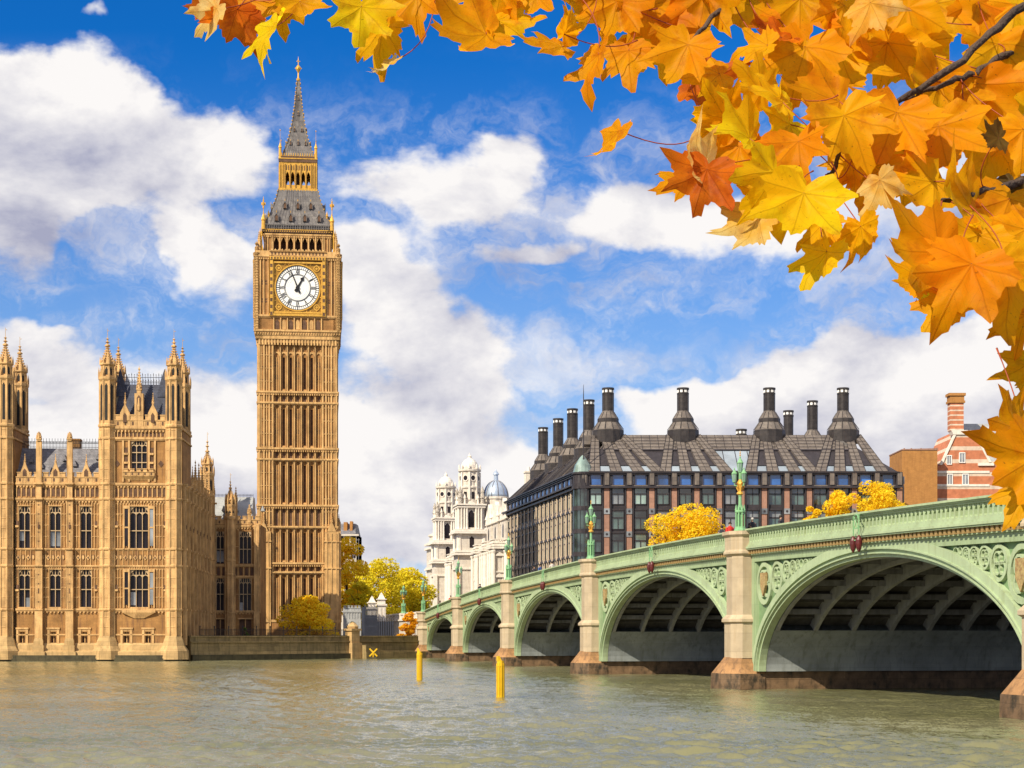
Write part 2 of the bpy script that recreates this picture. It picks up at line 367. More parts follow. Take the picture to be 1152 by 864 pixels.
# ---------------------------------------------------------------- the setting: river, banks, roads
def build_water():
    us = np.linspace(-.52, .52, 620)
    py = np.concatenate([np.arange(HZ+17.2, HZ+40, .28), np.arange(HZ+40, HZ+330, .5)])
    Y = CH*F/(py-HZ); Y[0] = 372.0
    X = us[None, :]*Y[:, None]; YY = np.repeat(Y[:, None], len(us), 1)
    Z = np.zeros_like(X)
    dY = np.gradient(-Y)[:, None]
    r = np.random.default_rng(5)
    for k in range(44):
        lam = .55*(1.075**k) if k < 34 else r.uniform(2, 9)
        ang = r.normal(R(60), R(34)); kx, ky = math.cos(ang)*2*PI/lam, math.sin(ang)*2*PI/lam
        amp = .0105*lam**.62*r.uniform(.6, 1.2)*(1 if lam < 2.2 else (.42 if lam < 5 else .16))
        fade = np.clip((lam/np.maximum(np.abs(dY)*abs(math.sin(ang)), 1e-3)-1.8)/2.0, 0, 1)
        Z += amp*fade*np.sin(kx*X+ky*YY+r.uniform(0, 6.28)+.6*np.sin(.13*X+.09*YY+k))
    gust = .75+.45*np.sin(.05*X+.8*np.sin(.031*YY))*np.sin(.043*YY+1.3*np.sin(.037*X))+.2*np.sin(.21*X+.11*YY)
    Z *= np.clip(gust, .3, 1.5)
    Z += .010*np.sign(Z)*np.abs(Z)/.05
    edge = np.minimum(np.clip((us+.52)/.03, 0, 1), np.clip((.52-us)/.03, 0, 1))[None, :]
    Z *= edge
    Z[0] = 0; Z[-1] = 0
    nr, nc = X.shape
    V = np.stack([X, YY, Z], -1).reshape(-1, 3)
    i = np.arange((nr-1)*(nc-1)); a = (i//(nc-1))*nc+i % (nc-1)
    Fq = np.stack([a+nc, a+nc+1, a+1, a], -1)
    extra = np.array([[-600, Y[0], 0], [-600, Y[-1], 0], [600, Y[0], 0], [600, Y[-1], 0], [-600, -60, 0], [600, -60, 0]])
    b = len(V); V = np.concatenate([V, extra])
    faces = [tuple(q) for q in Fq.tolist()]
    faces += [tuple([b+1]+[k*nc for k in range(nr-1, -1, -1)]+[b]), tuple([b+2]+[k*nc+nc-1 for k in range(nr)]+[b+3])]
    faces += [tuple([b+4, b+5, b+3]+[(nr-1)*nc+k for k in range(nc-1, -1, -1)]+[b+1])]
    me = bpy.data.meshes.new('river'); me.from_pydata(V.tolist(), [], faces)
    me.polygons.foreach_set('use_smooth', [True]*len(me.polygons)); me.update()
    m = bpy.data.materials.new('river_water'); m.use_nodes = True
    N = NT(m.node_tree); N.n.clear()
    co = N.new('ShaderNodeTexCoord').outputs['Object']
    st = N.v('MULTIPLY', co, (1, .55, 1))
    b1 = N.noise(st, 3.2, 7, .66, .5); b2 = N.noise(st, .33, 4, .6, .6); b3 = N.noise(N.v('MULTIPLY', co, (.6, 1, 1)), .045, 4, .6, .5)
    h = N.m('ADD', N.m('MULTIPLY', b1, .75), N.m('MULTIPLY', b2, 1.3))
    patch = N.mr(b3, .38, .62)
    # small choppy facets: slopes mostly along the view of the current
    f1 = N.noise(N.v('MULTIPLY', co, (1.0, .34, 1)), 4.2, 5, .65, .3); f2 = N.noise(N.v('MULTIPLY', co, (1.0, .30, 1)), .75, 4, .6, .4); f3 = N.noise(co, 2.2, 3)
    f0 = N.noise(N.v('MULTIPLY', co, (1.0, .40, 1)), 11.0, 4, .65, .2)
    fy = N.m('MAXIMUM', -0.12, N.m('ADD', N.m('ADD', N.m('MULTIPLY', N.m('SUBTRACT', f1, .40), .40), N.m('MULTIPLY', N.m('SUBTRACT', f2, .45), .22)), N.m('MULTIPLY', N.m('SUBTRACT', f0, .47), .55)))
    geo = N.new('ShaderNodeNewGeometry').outputs['Normal']
    nv = N.v('NORMALIZE', N.v('ADD', geo, N.new('ShaderNodeCombineXYZ', {0: N.m('MULTIPLY', N.m('SUBTRACT', f3, .5), .30), 1: N.m('MULTIPLY', fy, -1.0), 2: 0.0}).outputs[0]))
    bump = N.new('ShaderNodeBump', {'Strength': .4, 'Distance': .08, 'Height': h, 'Normal': nv})
    c = N.mix(patch, (.148, .146, .068), (.20, .192, .105))
    p = N.new('ShaderNodeBsdfPrincipled', {'Base Color': c, 'Roughness': .07, 'Specular IOR Level': .5, 'IOR': 1.33})
    N.l.new(bump.outputs[0], p.inputs['Normal'])
    N.l.new(p.outputs[0], N.new('ShaderNodeOutputMaterial').inputs[0])
    me.materials.append(m)
    o = bpy.data.objects.new('river', me); col.objects.link(o); tag(o, kind='structure')
build_water()

# bridge frame: s along the bridge from the far bank towards the camera, t across it (0 = near face), z up
P0 = Vector((PX(478, 247.5), 247.5, 0)); VPB = 210
BA = math.atan2(-math.cos(math.atan((576-VPB)/F)), math.sin(math.atan((576-VPB)/F)))
def BW(s, t, z): return P0+Matrix.Rotation(BA, 3, 'Z') @ Vector((s, t, z))
PIERS = [.8, 33.2, 67.4, 105, 144.6, 183.0, 217.5, 248]
BWID = 26.0
def ztop(s): return 9.98-.00021*(s-123.7)**2
def zc(s): return ztop(s)-1.62
GZ = 2.7                                    # west bank ground level

def build_ground():
    m = MB()
    a = BW(0, BWID, 0); n = (BW(0, 1, 0)-BW(0, 0, 0))
    q = a+n*500
    pts = [(-900, 213), (-64, 216), (-41, 217), (-12.9, 247), (P0.x, P0.y), (a.x, a.y), (q.x, q.y), (q.x+2500, 4200), (-2500, 4200), (-1800, 213)]
    m.face([(x, y, GZ) for x, y in pts])
    tag(m.build('ground', M['ground']), kind='structure')
    m = MB()
    m.face([(-300, -60, 1.6), (300, -60, 1.6), (300, 3.5, 1.6), (-300, 3.5, 1.6)])
    m.box(-300, 300, 3.1, 3.6, -1, 1.75)
    tag(m.build('promenade', M['asphalt']), kind='structure')
    # approach road behind the bridge, level with its deck
    m = MB(); T = Matrix.Translation(P0) @ Matrix.Rotation(BA, 4, 'Z'); m.T = T
    zr = ztop(0)-1.15
    m.box(-150, -.5, .6, BWID-.6, GZ-.5, zr)
    tag(m.build('road', M['asphalt']), kind='structure')
build_ground()

def ell(c, a, zs, rise, n=40, th0=0.0):
    return [(c-a*math.cos(th0+(PI-2*th0)*k/n), zs+rise*math.sin(th0+(PI-2*th0)*k/n)) for k in range(n+1)]

def build_bridge():
    br = thing('arch_bridge', 'long pale green iron arch bridge on granite piers crossing the river', 'bridge', P0, BA)
    HP = 1.10                                # half pier width
    for k in range(7):
        e0, e1 = PIERS[k]+HP, PIERS[k+1]-HP
        c, a = (e0+e1)/2, (e1-e0)/2
        zs = 1.1; zk = zc(c)-(.42 if k in (0, 6) else .72)
        ri = zk-zs; ai = a-1.15
        def band(f, n=56):
            A = a-.12-(1.03)*f
            rise = ri+.95*(1-f)
            return [(x, min(z, zc(x)-.03)) for x, z in ell(c, A, zs, rise, n)]
        m = MB()
        for f0, f1, y0 in ((0, .5, 0.0), (.5, .58, -.09), (.58, .74, .05), (.74, .82, -.05), (.82, 1, .10)):
            m.strip(band(f1), band(f0), y0, .55)
        m.build('arch_ring', M['green_light'], br)
        # spandrel: set back sheet, border frame, roundel tracery
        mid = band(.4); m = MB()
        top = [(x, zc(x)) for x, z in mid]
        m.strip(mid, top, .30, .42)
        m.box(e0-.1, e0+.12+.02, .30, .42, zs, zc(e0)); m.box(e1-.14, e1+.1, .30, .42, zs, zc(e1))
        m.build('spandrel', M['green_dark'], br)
        m = MB()
        xs = [e0+(e1-e0)*j/24 for j in range(25)]
        m.strip([(x, zc(x)-.42) for x in xs], [(x, zc(x)) for x in xs], .022, .3)
        for sgn, e in ((1, e0), (-1, e1)):
            x0, x1 = sorted((e-sgn*.1, e+sgn*.50)); zt = zc(e)-.40
            m.box(x0, x1, .018, .3, zs+.3, zt)
            x0, x1 = sorted((e+sgn*.50, e+sgn*.62)); m.box(x0, x1, .10, .3, zs+1.5, zt)
        m.build('spandrel_frame', M['green'], br)
        for sgn, e in ((1, e0), (-1, e1)):
            m = MB(); x = e+sgn*.66; first = True
            for _ in range(9):
                best = 0
                r = 1.3
                while r > .14:
                    cx = x+sgn*r; cz = zc(cx)-.48-r
                    dmin = min(math.hypot(cx-px_, cz-pz_) for px_, pz_ in band(0))
                    th = math.acos(max(-1, min(1, (c-cx)/(a-.12)*1.0))) if abs(cx-c) < a-.12 else 0
                    if dmin > r+.03 and cz > zs+(ri+.95)*math.sin(th): best = r; break
                    r -= .03
                if not best: break
                r = best; cx = x+sgn*r; cz = zc(cx)-.48-r
                ring = lambda rr: [(cx+rr*math.cos(2*PI*j/20), cz+rr*math.sin(2*PI*j/20)) for j in range(21)]
                m.strip(ring(r*.80), ring(r), .12, .31)
                if r > .3:
                    for j in range(4):
                        an = PI/4+j*PI/2; q = r*.38
                        qx, qz = cx+r*.40*math.cos(an), cz+r*.40*math.sin(an)
                        rg = lambda rr: [(qx+rr*math.cos(2*PI*jj/10), qz+rr*math.sin(2*PI*jj/10)) for jj in range(11)]
                        m.strip(rg(q*.72), rg(q), .16, .30)
                if first and r > .4:
                    s_ = MB(); s_.xz([(cx-.22*r*1.6, cz+.5*r), (cx-.22*r*1.6, cz-.1*r), (cx, cz-.6*r), (cx+.22*r*1.6, cz-.1*r), (cx+.22*r*1.6, cz+.5*r)], .04, .20)
                    s_.build('shield', M['crest'], br)
                # smaller rings down the pier side
                if first:
                    zz = cz-r
                    while True:
                        r2 = .9; ok = 0
                        while r2 > .12:
                            c2x = e+sgn*(.66+r2); c2z = zz-r2-.04
                            if min(math.hypot(c2x-px_, c2z-pz_) for px_, pz_ in band(0)) > r2+.03 and abs(c2x-c) < a-.1: ok = 1; break
                            r2 -= .03
                        if not ok or c2z < 5.0: break
                        rg2 = lambda rr: [(c2x+rr*math.cos(2*PI*j/16), c2z+rr*math.sin(2*PI*j/16)) for j in range(17)]
                        m.strip(rg2(r2*.75), rg2(r2), .12, .31); zz = c2z-r2
                first = False; x = cx+sgn*r-sgn*.02
            if m.v: m.build('tracery', M['green_light'], br)
        # cornice, dentils, pierced parapet following the camber
        A0, A1 = PIERS[k]+1.1, PIERS[k+1]-1.1
        ns = 16; xs = [A0+(A1-A0)*j/ns for j in range(ns+1)]
        def rail(m, d0, d1, y0, y1): m.strip([(x, ztop(x)-d1) for x in xs], [(x, ztop(x)-d0) for x in xs], y0, y1)
        m = MB()
        rail(m, 0, .10, -.42, .10); rail(m, .10, .17, -.34, .06); rail(m, .17, .26, -.26, .05)
        rail(m, .26, .84, .04, .08)
        rail(m, .84, .98, -.20, .05); rail(m, .98, 1.10, -.28, .05); rail(m, 1.10, 1.22, -.40, .1); rail(m, 1.22, 1.30, -.34, .1)
        rail(m, 1.56, 1.62, -.10, .3)
        rc = MB(); rail(rc, 1.30, 1.56, .02, .1); gd = MB(); rail(gd, .26, .84, -.015, .038)
        mt = MB()
        n = int((A1-A0)/.46)
        for j in range(n):
            x = A0+(j+.5)*(A1-A0)/n; z = ztop(x)
            mt.box(x-.12, x+.12, -.24, .05, z-1.56, z-1.302)
            m.box(x-.07, x+.07, -.19, -.02, z-.84, z-.26)
            m.xz([(x-.22, z-.262), (x-.22, z-.32), (x-.07, z-.50), (x+.07, z-.50), (x+.22, z-.32), (x+.22, z-.262)], -.16, -.02)
            m.xz([(x-.18, z-.838), (x, z-.68), (x+.18, z-.838)], -.17, -.02)
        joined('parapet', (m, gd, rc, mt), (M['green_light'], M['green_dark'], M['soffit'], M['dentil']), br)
        # deck and far parapet
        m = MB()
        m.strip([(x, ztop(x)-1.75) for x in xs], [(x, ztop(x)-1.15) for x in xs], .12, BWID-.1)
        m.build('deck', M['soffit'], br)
        m = MB()
        m.strip([(x, ztop(x)-1.5) for x in xs], [(x, ztop(x)) for x in xs], BWID-.1, BWID+.2)
        A = band(.6); m.strip(A, [(x, zc(x)) for x, z in A], BWID-.4, BWID-.1)
        m.build('far_parapet', M['green'], br)
        # arch ribs, cross beams, plated haunches
        th0 = math.asin(min(.9, 2.5/ri))
        full = lambda off: [(x, z) for x, z in ell(c, ai+off, zs, ri+off, 30, th0)]
        wx = ai*math.cos(th0)
        mb_ = MB()
        for j in range(11):
            t = .75+j*(BWID-1.5)/10
            m = MB(); m.strip(full(-.05), full(.18), t-.13, t+.13); m.strip(full(.18), full(.85), t-.07, t+.07)
            m.build('arch_rib', M['rib'], br)
        for j in range(1, 14):
            th = th0+(PI-2*th0)*j/14
            x, z = c-ai*math.cos(th), zs+ri*math.sin(th)
            nx, nz = -math.cos(th), math.sin(th)
            px_, pz_ = x+nx*.42, z+nz*.42
            mb_.box(px_-.09, px_+.09, .6, BWID-.6, pz_-.16, pz_+.16)
        mb_.build('cross_beam', M['beam'], br)
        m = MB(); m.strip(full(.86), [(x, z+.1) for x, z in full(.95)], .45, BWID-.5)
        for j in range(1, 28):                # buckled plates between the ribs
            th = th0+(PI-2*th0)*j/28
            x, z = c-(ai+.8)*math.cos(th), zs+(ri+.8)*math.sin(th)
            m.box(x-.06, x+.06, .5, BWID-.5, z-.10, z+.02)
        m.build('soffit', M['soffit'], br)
        for sgn in (-1, 1):
            L = [(c+sgn*ai*math.cos(th0*q/6), zs+ri*math.sin(th0*q/6)) for q in range(7)]
            out = [(c+sgn*(a+.02), z) for x, z in L]
            m = MB(); m.strip(L, out, .58, BWID-.3); m.build('pier_wall', M['plate'], br)
    # piers: shaft with moulding and cap, battered base
    def oct_(w, p, back=.6): return [(-w, back), (-w, -p*.52), (-w*.5, -p), (w*.5, -p), (w, -p*.52), (w, back)]
    def sec(w, p, z, back=.6): return [(x, y, z) for x, y in oct_(w, p, back)]
    for k, s in enumerate(PIERS):
        zt = ztop(s)-.12
        big = 1.0
        m = MB(); W, D = 1.12, 1.05
        m.loft([sec(W+.12, D+.12, 1.9), sec(W+.12, D+.12, 4.05), sec(W+.26, D+.28, 4.15), sec(W+.26, D+.28, 4.32), sec(W, D, 4.6), sec(W, D, zt-1.55)])
        o = m.build('pier', M['pier'], br, loc=(s, 0, 0))
        m = MB()
        m.loft([sec(W, D, zt-1.552), sec(W+.17, D+.18, zt-1.40), sec(W+.17, D+.18, zt-1.28), sec(W+.08, D+.1, zt-1.15), sec(W+.08, D+.1, zt-.38), sec(W+.24, D+.25, zt-.22), sec(W+.24, D+.25, zt)])
        m.build('pier_cap', M['pier'], o)
        m = MB()
        m.loft([sec(1.95, 1.9, .95), sec(1.13, 1.19, 1.95)])
        m.build('pier_slope', M['pier_base'], o)
        m = MB(); m.loft([sec(2.0, 1.95, -2), sec(2.0, 1.95, .30), sec(1.97, 1.92, .952)])
        m.build('pier_base', M['tide'], o)
        m = MB(); m.box(-1.92, 1.92, .62, BWID+1, -2, 1.08)
        m.build('pier_footing', M['tide'], o)
        m = MB(); m.box(-1.08, 1.08, .44, BWID, 1.0, ztop(s)-1.2); m.box(-1.0, 1.0, BWID, BWID+1.3, -2, zt)
        m.build('pier_core', M['plate'], o)
    return br
bridge = build_bridge()

# ---------------------------------------------------------------- bridge lamps
def make_lamp():
    t = thing('street_lamp', 'x', 'street lamp', (0, 0, 0), 0, 'triple lantern lamps along the bridge')
    g, au = M['lamp_green'], M['gilt']
    m = MB()
    m.lathe(0, 0, [(.50, 0), (.50, .12), (.42, .2), (.40, .32)], 8)
    m.lathe(0, 0, [(.22, .3), (.22, 1.45)], 8)
    for k in range(8):
        a = k*PI/4+PI/8; m.lathe(.33*math.cos(a), .33*math.sin(a), [(.055, .3), (.055, 1.3), (.09, 1.36), (.06, 1.5), (.03, 1.62), (.0, 1.72)], 6)
    m.lathe(0, 0, [(.40, 1.20), (.42, 1.26), (.40, 1.34)], 8)
    m.build('pedestal', g, t)
    m = MB(); m.lathe(0, 0, [(.2, 1.4), (.14, 1.6), (.12, 2.2), (.15, 2.25), (.12, 2.3), (.11, 3.7)], 8)
    for k in range(3):
        a = R(20)+k*2*PI/3; c_, s_ = math.cos(a), math.sin(a)
        m.tube([(0, 0, 3.0), (.22*c_, .22*s_, 2.86), (.44*c_, .44*s_, 2.9), (.44*c_, .44*s_, 3.1)], .045, 5)
    m.build('shaft', g, t)
    m = MB(); m.lathe(0, 0, [(.12, 2.28), (.27, 2.36), (.25, 2.46), (.14, 2.52), (.13, 2.56), (.20, 2.75), (.26, 3.0), (.22, 3.1), (.1, 3.28)], 10)
    for k in range(6):
        a = k*PI/3; m.tube([(.16*math.cos(a), .16*math.sin(a), 2.55), (.29*math.cos(a), .29*math.sin(a), 2.8), (.34*math.cos(a), .34*math.sin(a), 3.02), (.28*math.cos(a), .28*math.sin(a), 3.1)], [.03, .05, .04, .01], 5)
    m.build('gilded_ornament', au, t)
    def lantern(cx, cy, z, sc=1.0):
        m = MB()
        q = lambda p: [(r*sc, z+h*sc) for r, h in p]
        m.lathe(cx, cy, q([(.06, 0), (.16, .06), (.17, .10)]), 8)
        m.lathe(cx, cy, q([(.25, .62), (.27, .66), (.20, .74), (.10, .88), (.05, .94), (.07, 1.0), (.0, 1.1)]), 8)
        for k in range(8):
            a = PI/8+k*PI/4
            m.tube([(cx+.155*sc*math.cos(a), cy+.155*sc*math.sin(a), z+.1*sc), (cx+.235*sc*math.cos(a), cy+.235*sc*math.sin(a), z+.63*sc)], .016*sc, 4)
        o = m.build('lantern', g, t)
        m = MB(); m.lathe(cx, cy, q([(.14, .1), (.222, .63)]), 8); m.build('lantern_glass', M['glass_green'], o)
    for k in range(3):
        a = R(20)+k*2*PI/3; lantern(.44*math.cos(a), .44*math.sin(a), 3.05, .88)
    lantern(0, 0, 3.65, 1.0)
    m = MB(); m.lathe(0, 0, [(.03, 4.7), (.06, 4.78), (.02, 4.84), (.05, 4.92), (.0, 5.1)], 6); m.build('finial', au, t)
    return t
lamp_where = ['on the nearest pier, mostly behind the big orange leaf', 'on the tall granite pier between the two largest arches', 'on the pier before the glazed corner of the bronze block',
    'on the pier before the left flank of the bronze block', 'on the pier before the white stone building', 'on the end pier at the far bank beside yellow trees']
proto = make_lamp()
for i, k in enumerate((5, 4, 3, 2, 1, 0)):
    s = PIERS[k]
    o = proto if i == 0 else copy_thing(proto, (0, 0, 0))
    o.location = BW(s, -.35, ztop(s)-.12); o.rotation_euler = (0, 0, R(25+17*i))
    o.scale = (.82, .82, 1.0); o['label'] = 'green gilded lamp '+lamp_where[i]

# approach lamps on the bank behind the bridge
for (px, py, D, lab) in ((454, 655, 268, 'small green lamp post standing left of the bridge end before yellow trees'), ):
    o = copy_thing(proto, P(px, 690, D), R(15), lab)
    o.scale = (.95,)*3

# ---------------------------------------------------------------- navigation lanterns hung over each arch crown
def make_nav():
    t = thing('navigation_light', 'x', 'navigation light', (0, 0, 0), 0, 'paired navigation lanterns hung over the arches')
    m = MB()
    for x in (-.36, .36):
        m.box(x-.025, x+.025, -.62, -.57, -1.05, .25)
    m.tube([(-.35, -.6, .05), (-.22, -.6, .25), (0, -.6, .32), (.22, -.6, .25), (.35, -.6, .05)], .03, 5)
    m.tube([(0, -.2, .35), (0, -.62, .30)], .03, 5); m.box(-.25, .25, -.62, -.58, -.42, -.36); m.box(-.25, .25, -.62, -.58, -1.02, -.97)
    m.tube([(-.22, -.6, -.36), (.22, -.6, .2)], .02, 4); m.tube([(.22, -.6, -.36), (-.22, -.6, .2)], .02, 4)
    m.build('bracket', M['lamp_green'], t)
    for x in (-.38, .38):
        m = MB(); m.lathe(x, -.6, [(.03, -.75), (.10, -.85), (.17, -1.0), (.18, -1.2), (.13, -1.45), (.05, -1.6), (0, -1.64)], 10)
        m.build('red_lantern', M['red_lens'], t, smooth=False)
    return t
nav0 = make_nav()
nlab = {4: 'above the largest arch at the right', 3: 'above the second largest arch, left of the tall pier lamp', 2: 'above the middle arch of the bridge in view', 1: 'above the second arch from the far bank', 0: 'above the small arch at the far bank'}
for i, k in enumerate((4, 3, 2, 1, 0)):
    s = (PIERS[k]+PIERS[k+1])/2
    o = nav0 if i == 0 else copy_thing(nav0, (0, 0, 0))
    o.location = BW(s, 0, ztop(s)-.45); o.rotation_euler = (0, 0, BA)
    o['label'] = 'pair of dark red lanterns '+nlab[k]
# ---------------------------------------------------------------- Gothic kit
WCACHE = {}; WR = random.Random(21)
def gothic_window(parent, T, cx, z0, z1, w, lights=2, transoms=(0.45,), arch=True, glass='glass', frame='frame_stone', dep=.30, name='window'):
    """a pane and its stone tracery, set in a hole of the wall; T is the facade frame"""
    key = (round(w, 3), round(z1-z0, 3), lights, transoms, arch, glass, frame, dep, name)
    h = z1-z0
    M4 = T @ Matrix.Translation((cx, 0, z0))
    if key not in WCACHE:
        m = MB(); m.box(-w/2, w/2, dep, dep+.05, 0, h)
        o = m.build(name, M[glass], parent)
        m = MB(); b = .085
        y0, y1 = dep-.22, dep+.02
        m.box(-w/2-.001, -w/2+.05, y0, y1, 0, h); m.box(w/2-.05, w/2+.001, y0, y1, 0, h)
        for k in range(1, lights):
            x = -w/2+w*k/lights; m.box(x-b/2, x+b/2, y0+.02, y1, 0, h)
        for f in transoms: m.box(-w/2, w/2, y0+.01, y1, h*f-.055, h*f+.055)
        lw = w/lights
        def heads(z, ww, n, x0, hh, y):
            for k in range(n):
                xa, xb = x0+k*ww, x0+(k+1)*ww; xm = (xa+xb)/2
                for sx, e in ((1, xa), (-1, xb)):
                    m.xz([(e, z), (e+sx*ww*.13, z+hh*.5), (e+sx*ww*.30, z+hh*.8), (xm, z+hh), (xm, z+hh*1.18), (e, z+hh*1.18)][::sx], y, y1)
        if arch:
            heads(h*.78, lw, lights, -w/2, h*.07, y0+.03)
            for k in range(lights): x = -w/2+(k+.5)*lw; m.box(x-.03, x+.03, y0+.05, y1, h*.86, h)
            for sx in (-1, 1):
                m.xz([(sx*w/2, h*.78), (sx*w*.46, h*.88), (sx*w*.34, h*.95), (sx*w*.2, h*1.0), (sx*w/2, h*1.0)][::sx], y0-.04, y1)
        m.build('window_frame', M[frame], o)
        WCACHE[key] = o
    else:
        src = WCACHE[key]; o = src.copy(); col.objects.link(o); o.parent = parent
        g = [q for q in src.children if 'frame' in q.name][0].copy(); col.objects.link(g); g.parent = o
    o.matrix_basis = M4
    if WR.random() < .3 and arch:                # a drawn blind behind some of the lower lights
        q = WR.choice(range(lights)); f0, f1 = WR.choice(((.05, .4), (.18, .44), (.0, .25))); m = MB(); m.box(-w/2+w*q/lights+.06, -w/2+w*(q+WR.choice((1, 2)) if q+2 <= lights else q+1)/lights-.06, dep-.03, dep-.005, h*f0, h*f1); m.build('blind', M['glass_pale'], o)
    return (cx-w/2, cx+w/2, z0, z1)

def string(m, x0, x1, z, d=.18, h=.22, corb=.0, y=0.0):
    m.box(x0, x1, y-d, y+.02, z-h*.35, z+h*.65); m.box(x0, x1, y-d*.55, y+.02, z-h*.9, z-h*.351)
    if corb:
        n = max(1, int((x1-x0)/corb))
        for k in range(n):
            x = x0+(k+.5)*(x1-x0)/n; m.box(x-.09, x+.09, y-d*.8, y+.02, z-h*1.7, z-h*.9)
def panels(m, x0, x1, z0, z1, pitch, y=0.0, w=.08, d=.07, heads=True, mids=()):
    n = max(1, round((x1-x0)/pitch)); p = (x1-x0)/n
    for k in range(n+1):
        x = x0+k*p; m.box(x-w/2, x+w/2, y-d, y+.01, z0, z1)
    for f in mids: m.box(x0, x1, y-d*.8, y+.01, z0+(z1-z0)*f-w/2, z0+(z1-z0)*f+w/2)
    if heads:
        hh = min(.35, (z1-z0)*.3)
        for k in range(n):
            a, b = x0+k*p, x0+(k+1)*p; c = (a+b)/2
            for sx, e in ((1, a), (-1, b)): m.xz([(e, z1-hh), (c, z1-.03), (e, z1-.02)][::sx], y-d*.7, y+.01)
def niches(m, md, x0, x1, z0, z1, pitch, y=0.0):
    """row of small blind arches: dark recess boxes between shafts"""
    n = max(1, round((x1-x0)/pitch)); p = (x1-x0)/n
    for k in range(n):
        a = x0+k*p; c = a+p/2
        md.xz([(a+p*.22, z0+.1), (a+p*.78, z0+.1), (a+p*.78, z1-.35), (c, z1-.1), (a+p*.22, z1-.35)], y-.012, y+.05)
        m.box(a-.06, a+.06, y-.09, y+.01, z0, z1)
    m.box(x1-.06, x1+.06, y-.09, y+.01, z0, z1)
def battlement(m, md, x0, x1, z, h=1.5, pitch=1.1, y=0.0, t=.25):
    m.box(x0, x1, y-.05, y+t, z, z+h*.55); m.box(x0, x1, y-.12, y+t+.05, z+h*.50, z+h*.58)
    n = max(1, round((x1-x0)/pitch)); p = (x1-x0)/n
    for k in range(n):
        a = x0+k*p
        m.box(a+p*.18, a+p*.82, y-.05, y+t, z+h*.55, z+h*.92); m.box(a+p*.13, a+p*.87, y-.12, y+t+.05, z+h*.92, z+h)
        md.box(a+p*.38, a+p*.62, y-.065, y-.04, z+h*.12, z+h*.42)
        m.xz([(a+p*.13, z+.05), (a+p*.22, z+.05), (a+p*.22, z+h*.45), (a+p*.13, z+h*.45)], y-.09, y)
def crockets(m, cx, cy, r0, z0, r1, z1, n=8, rows=5, s=.14):
    for j in range(rows):
        f = (j+.5)/rows; r = r0+(r1-r0)*f; z = z0+(z1-z0)*f; q = s*(1-.45*f)
        for k in range(n):
            a = PI/n+2*PI*k/n
            m.cbox(cx+(r+q*.3)*math.cos(a), cy+(r+q*.3)*math.sin(a), z-q/2, q, q, q*1.3)
def pinnacle(m, cx, cy, z0, zs, zt, r, n=4):
    """square shaft, gablets and crocketed spirelet"""
    m.lathe(cx, cy, [(r, z0), (r, zs-.25), (r*1.25, zs-.15), (r*1.25, zs)], n)
    for k in range(4):
        a = k*PI/2; dx, dy = math.cos(a), math.sin(a)
        m.lathe(cx+dx*r*.6, cy+dy*r*.6, [(r*.5, zs), (0, zs+r*2.2)], 4)
    h = zt-zs
    m.lathe(cx, cy, [(r*.85, zs), (r*.16, zs+h*.78), (r*.45, zs+h*.82), (r*.45, zs+h*.86), (r*.15, zs+h*.90), (0, zt)], n)
    crockets(m, cx, cy, r*.8, zs+.1, r*.2, zs+h*.75, 4, max(3, int(h/.45)), min(.16, r*.45))
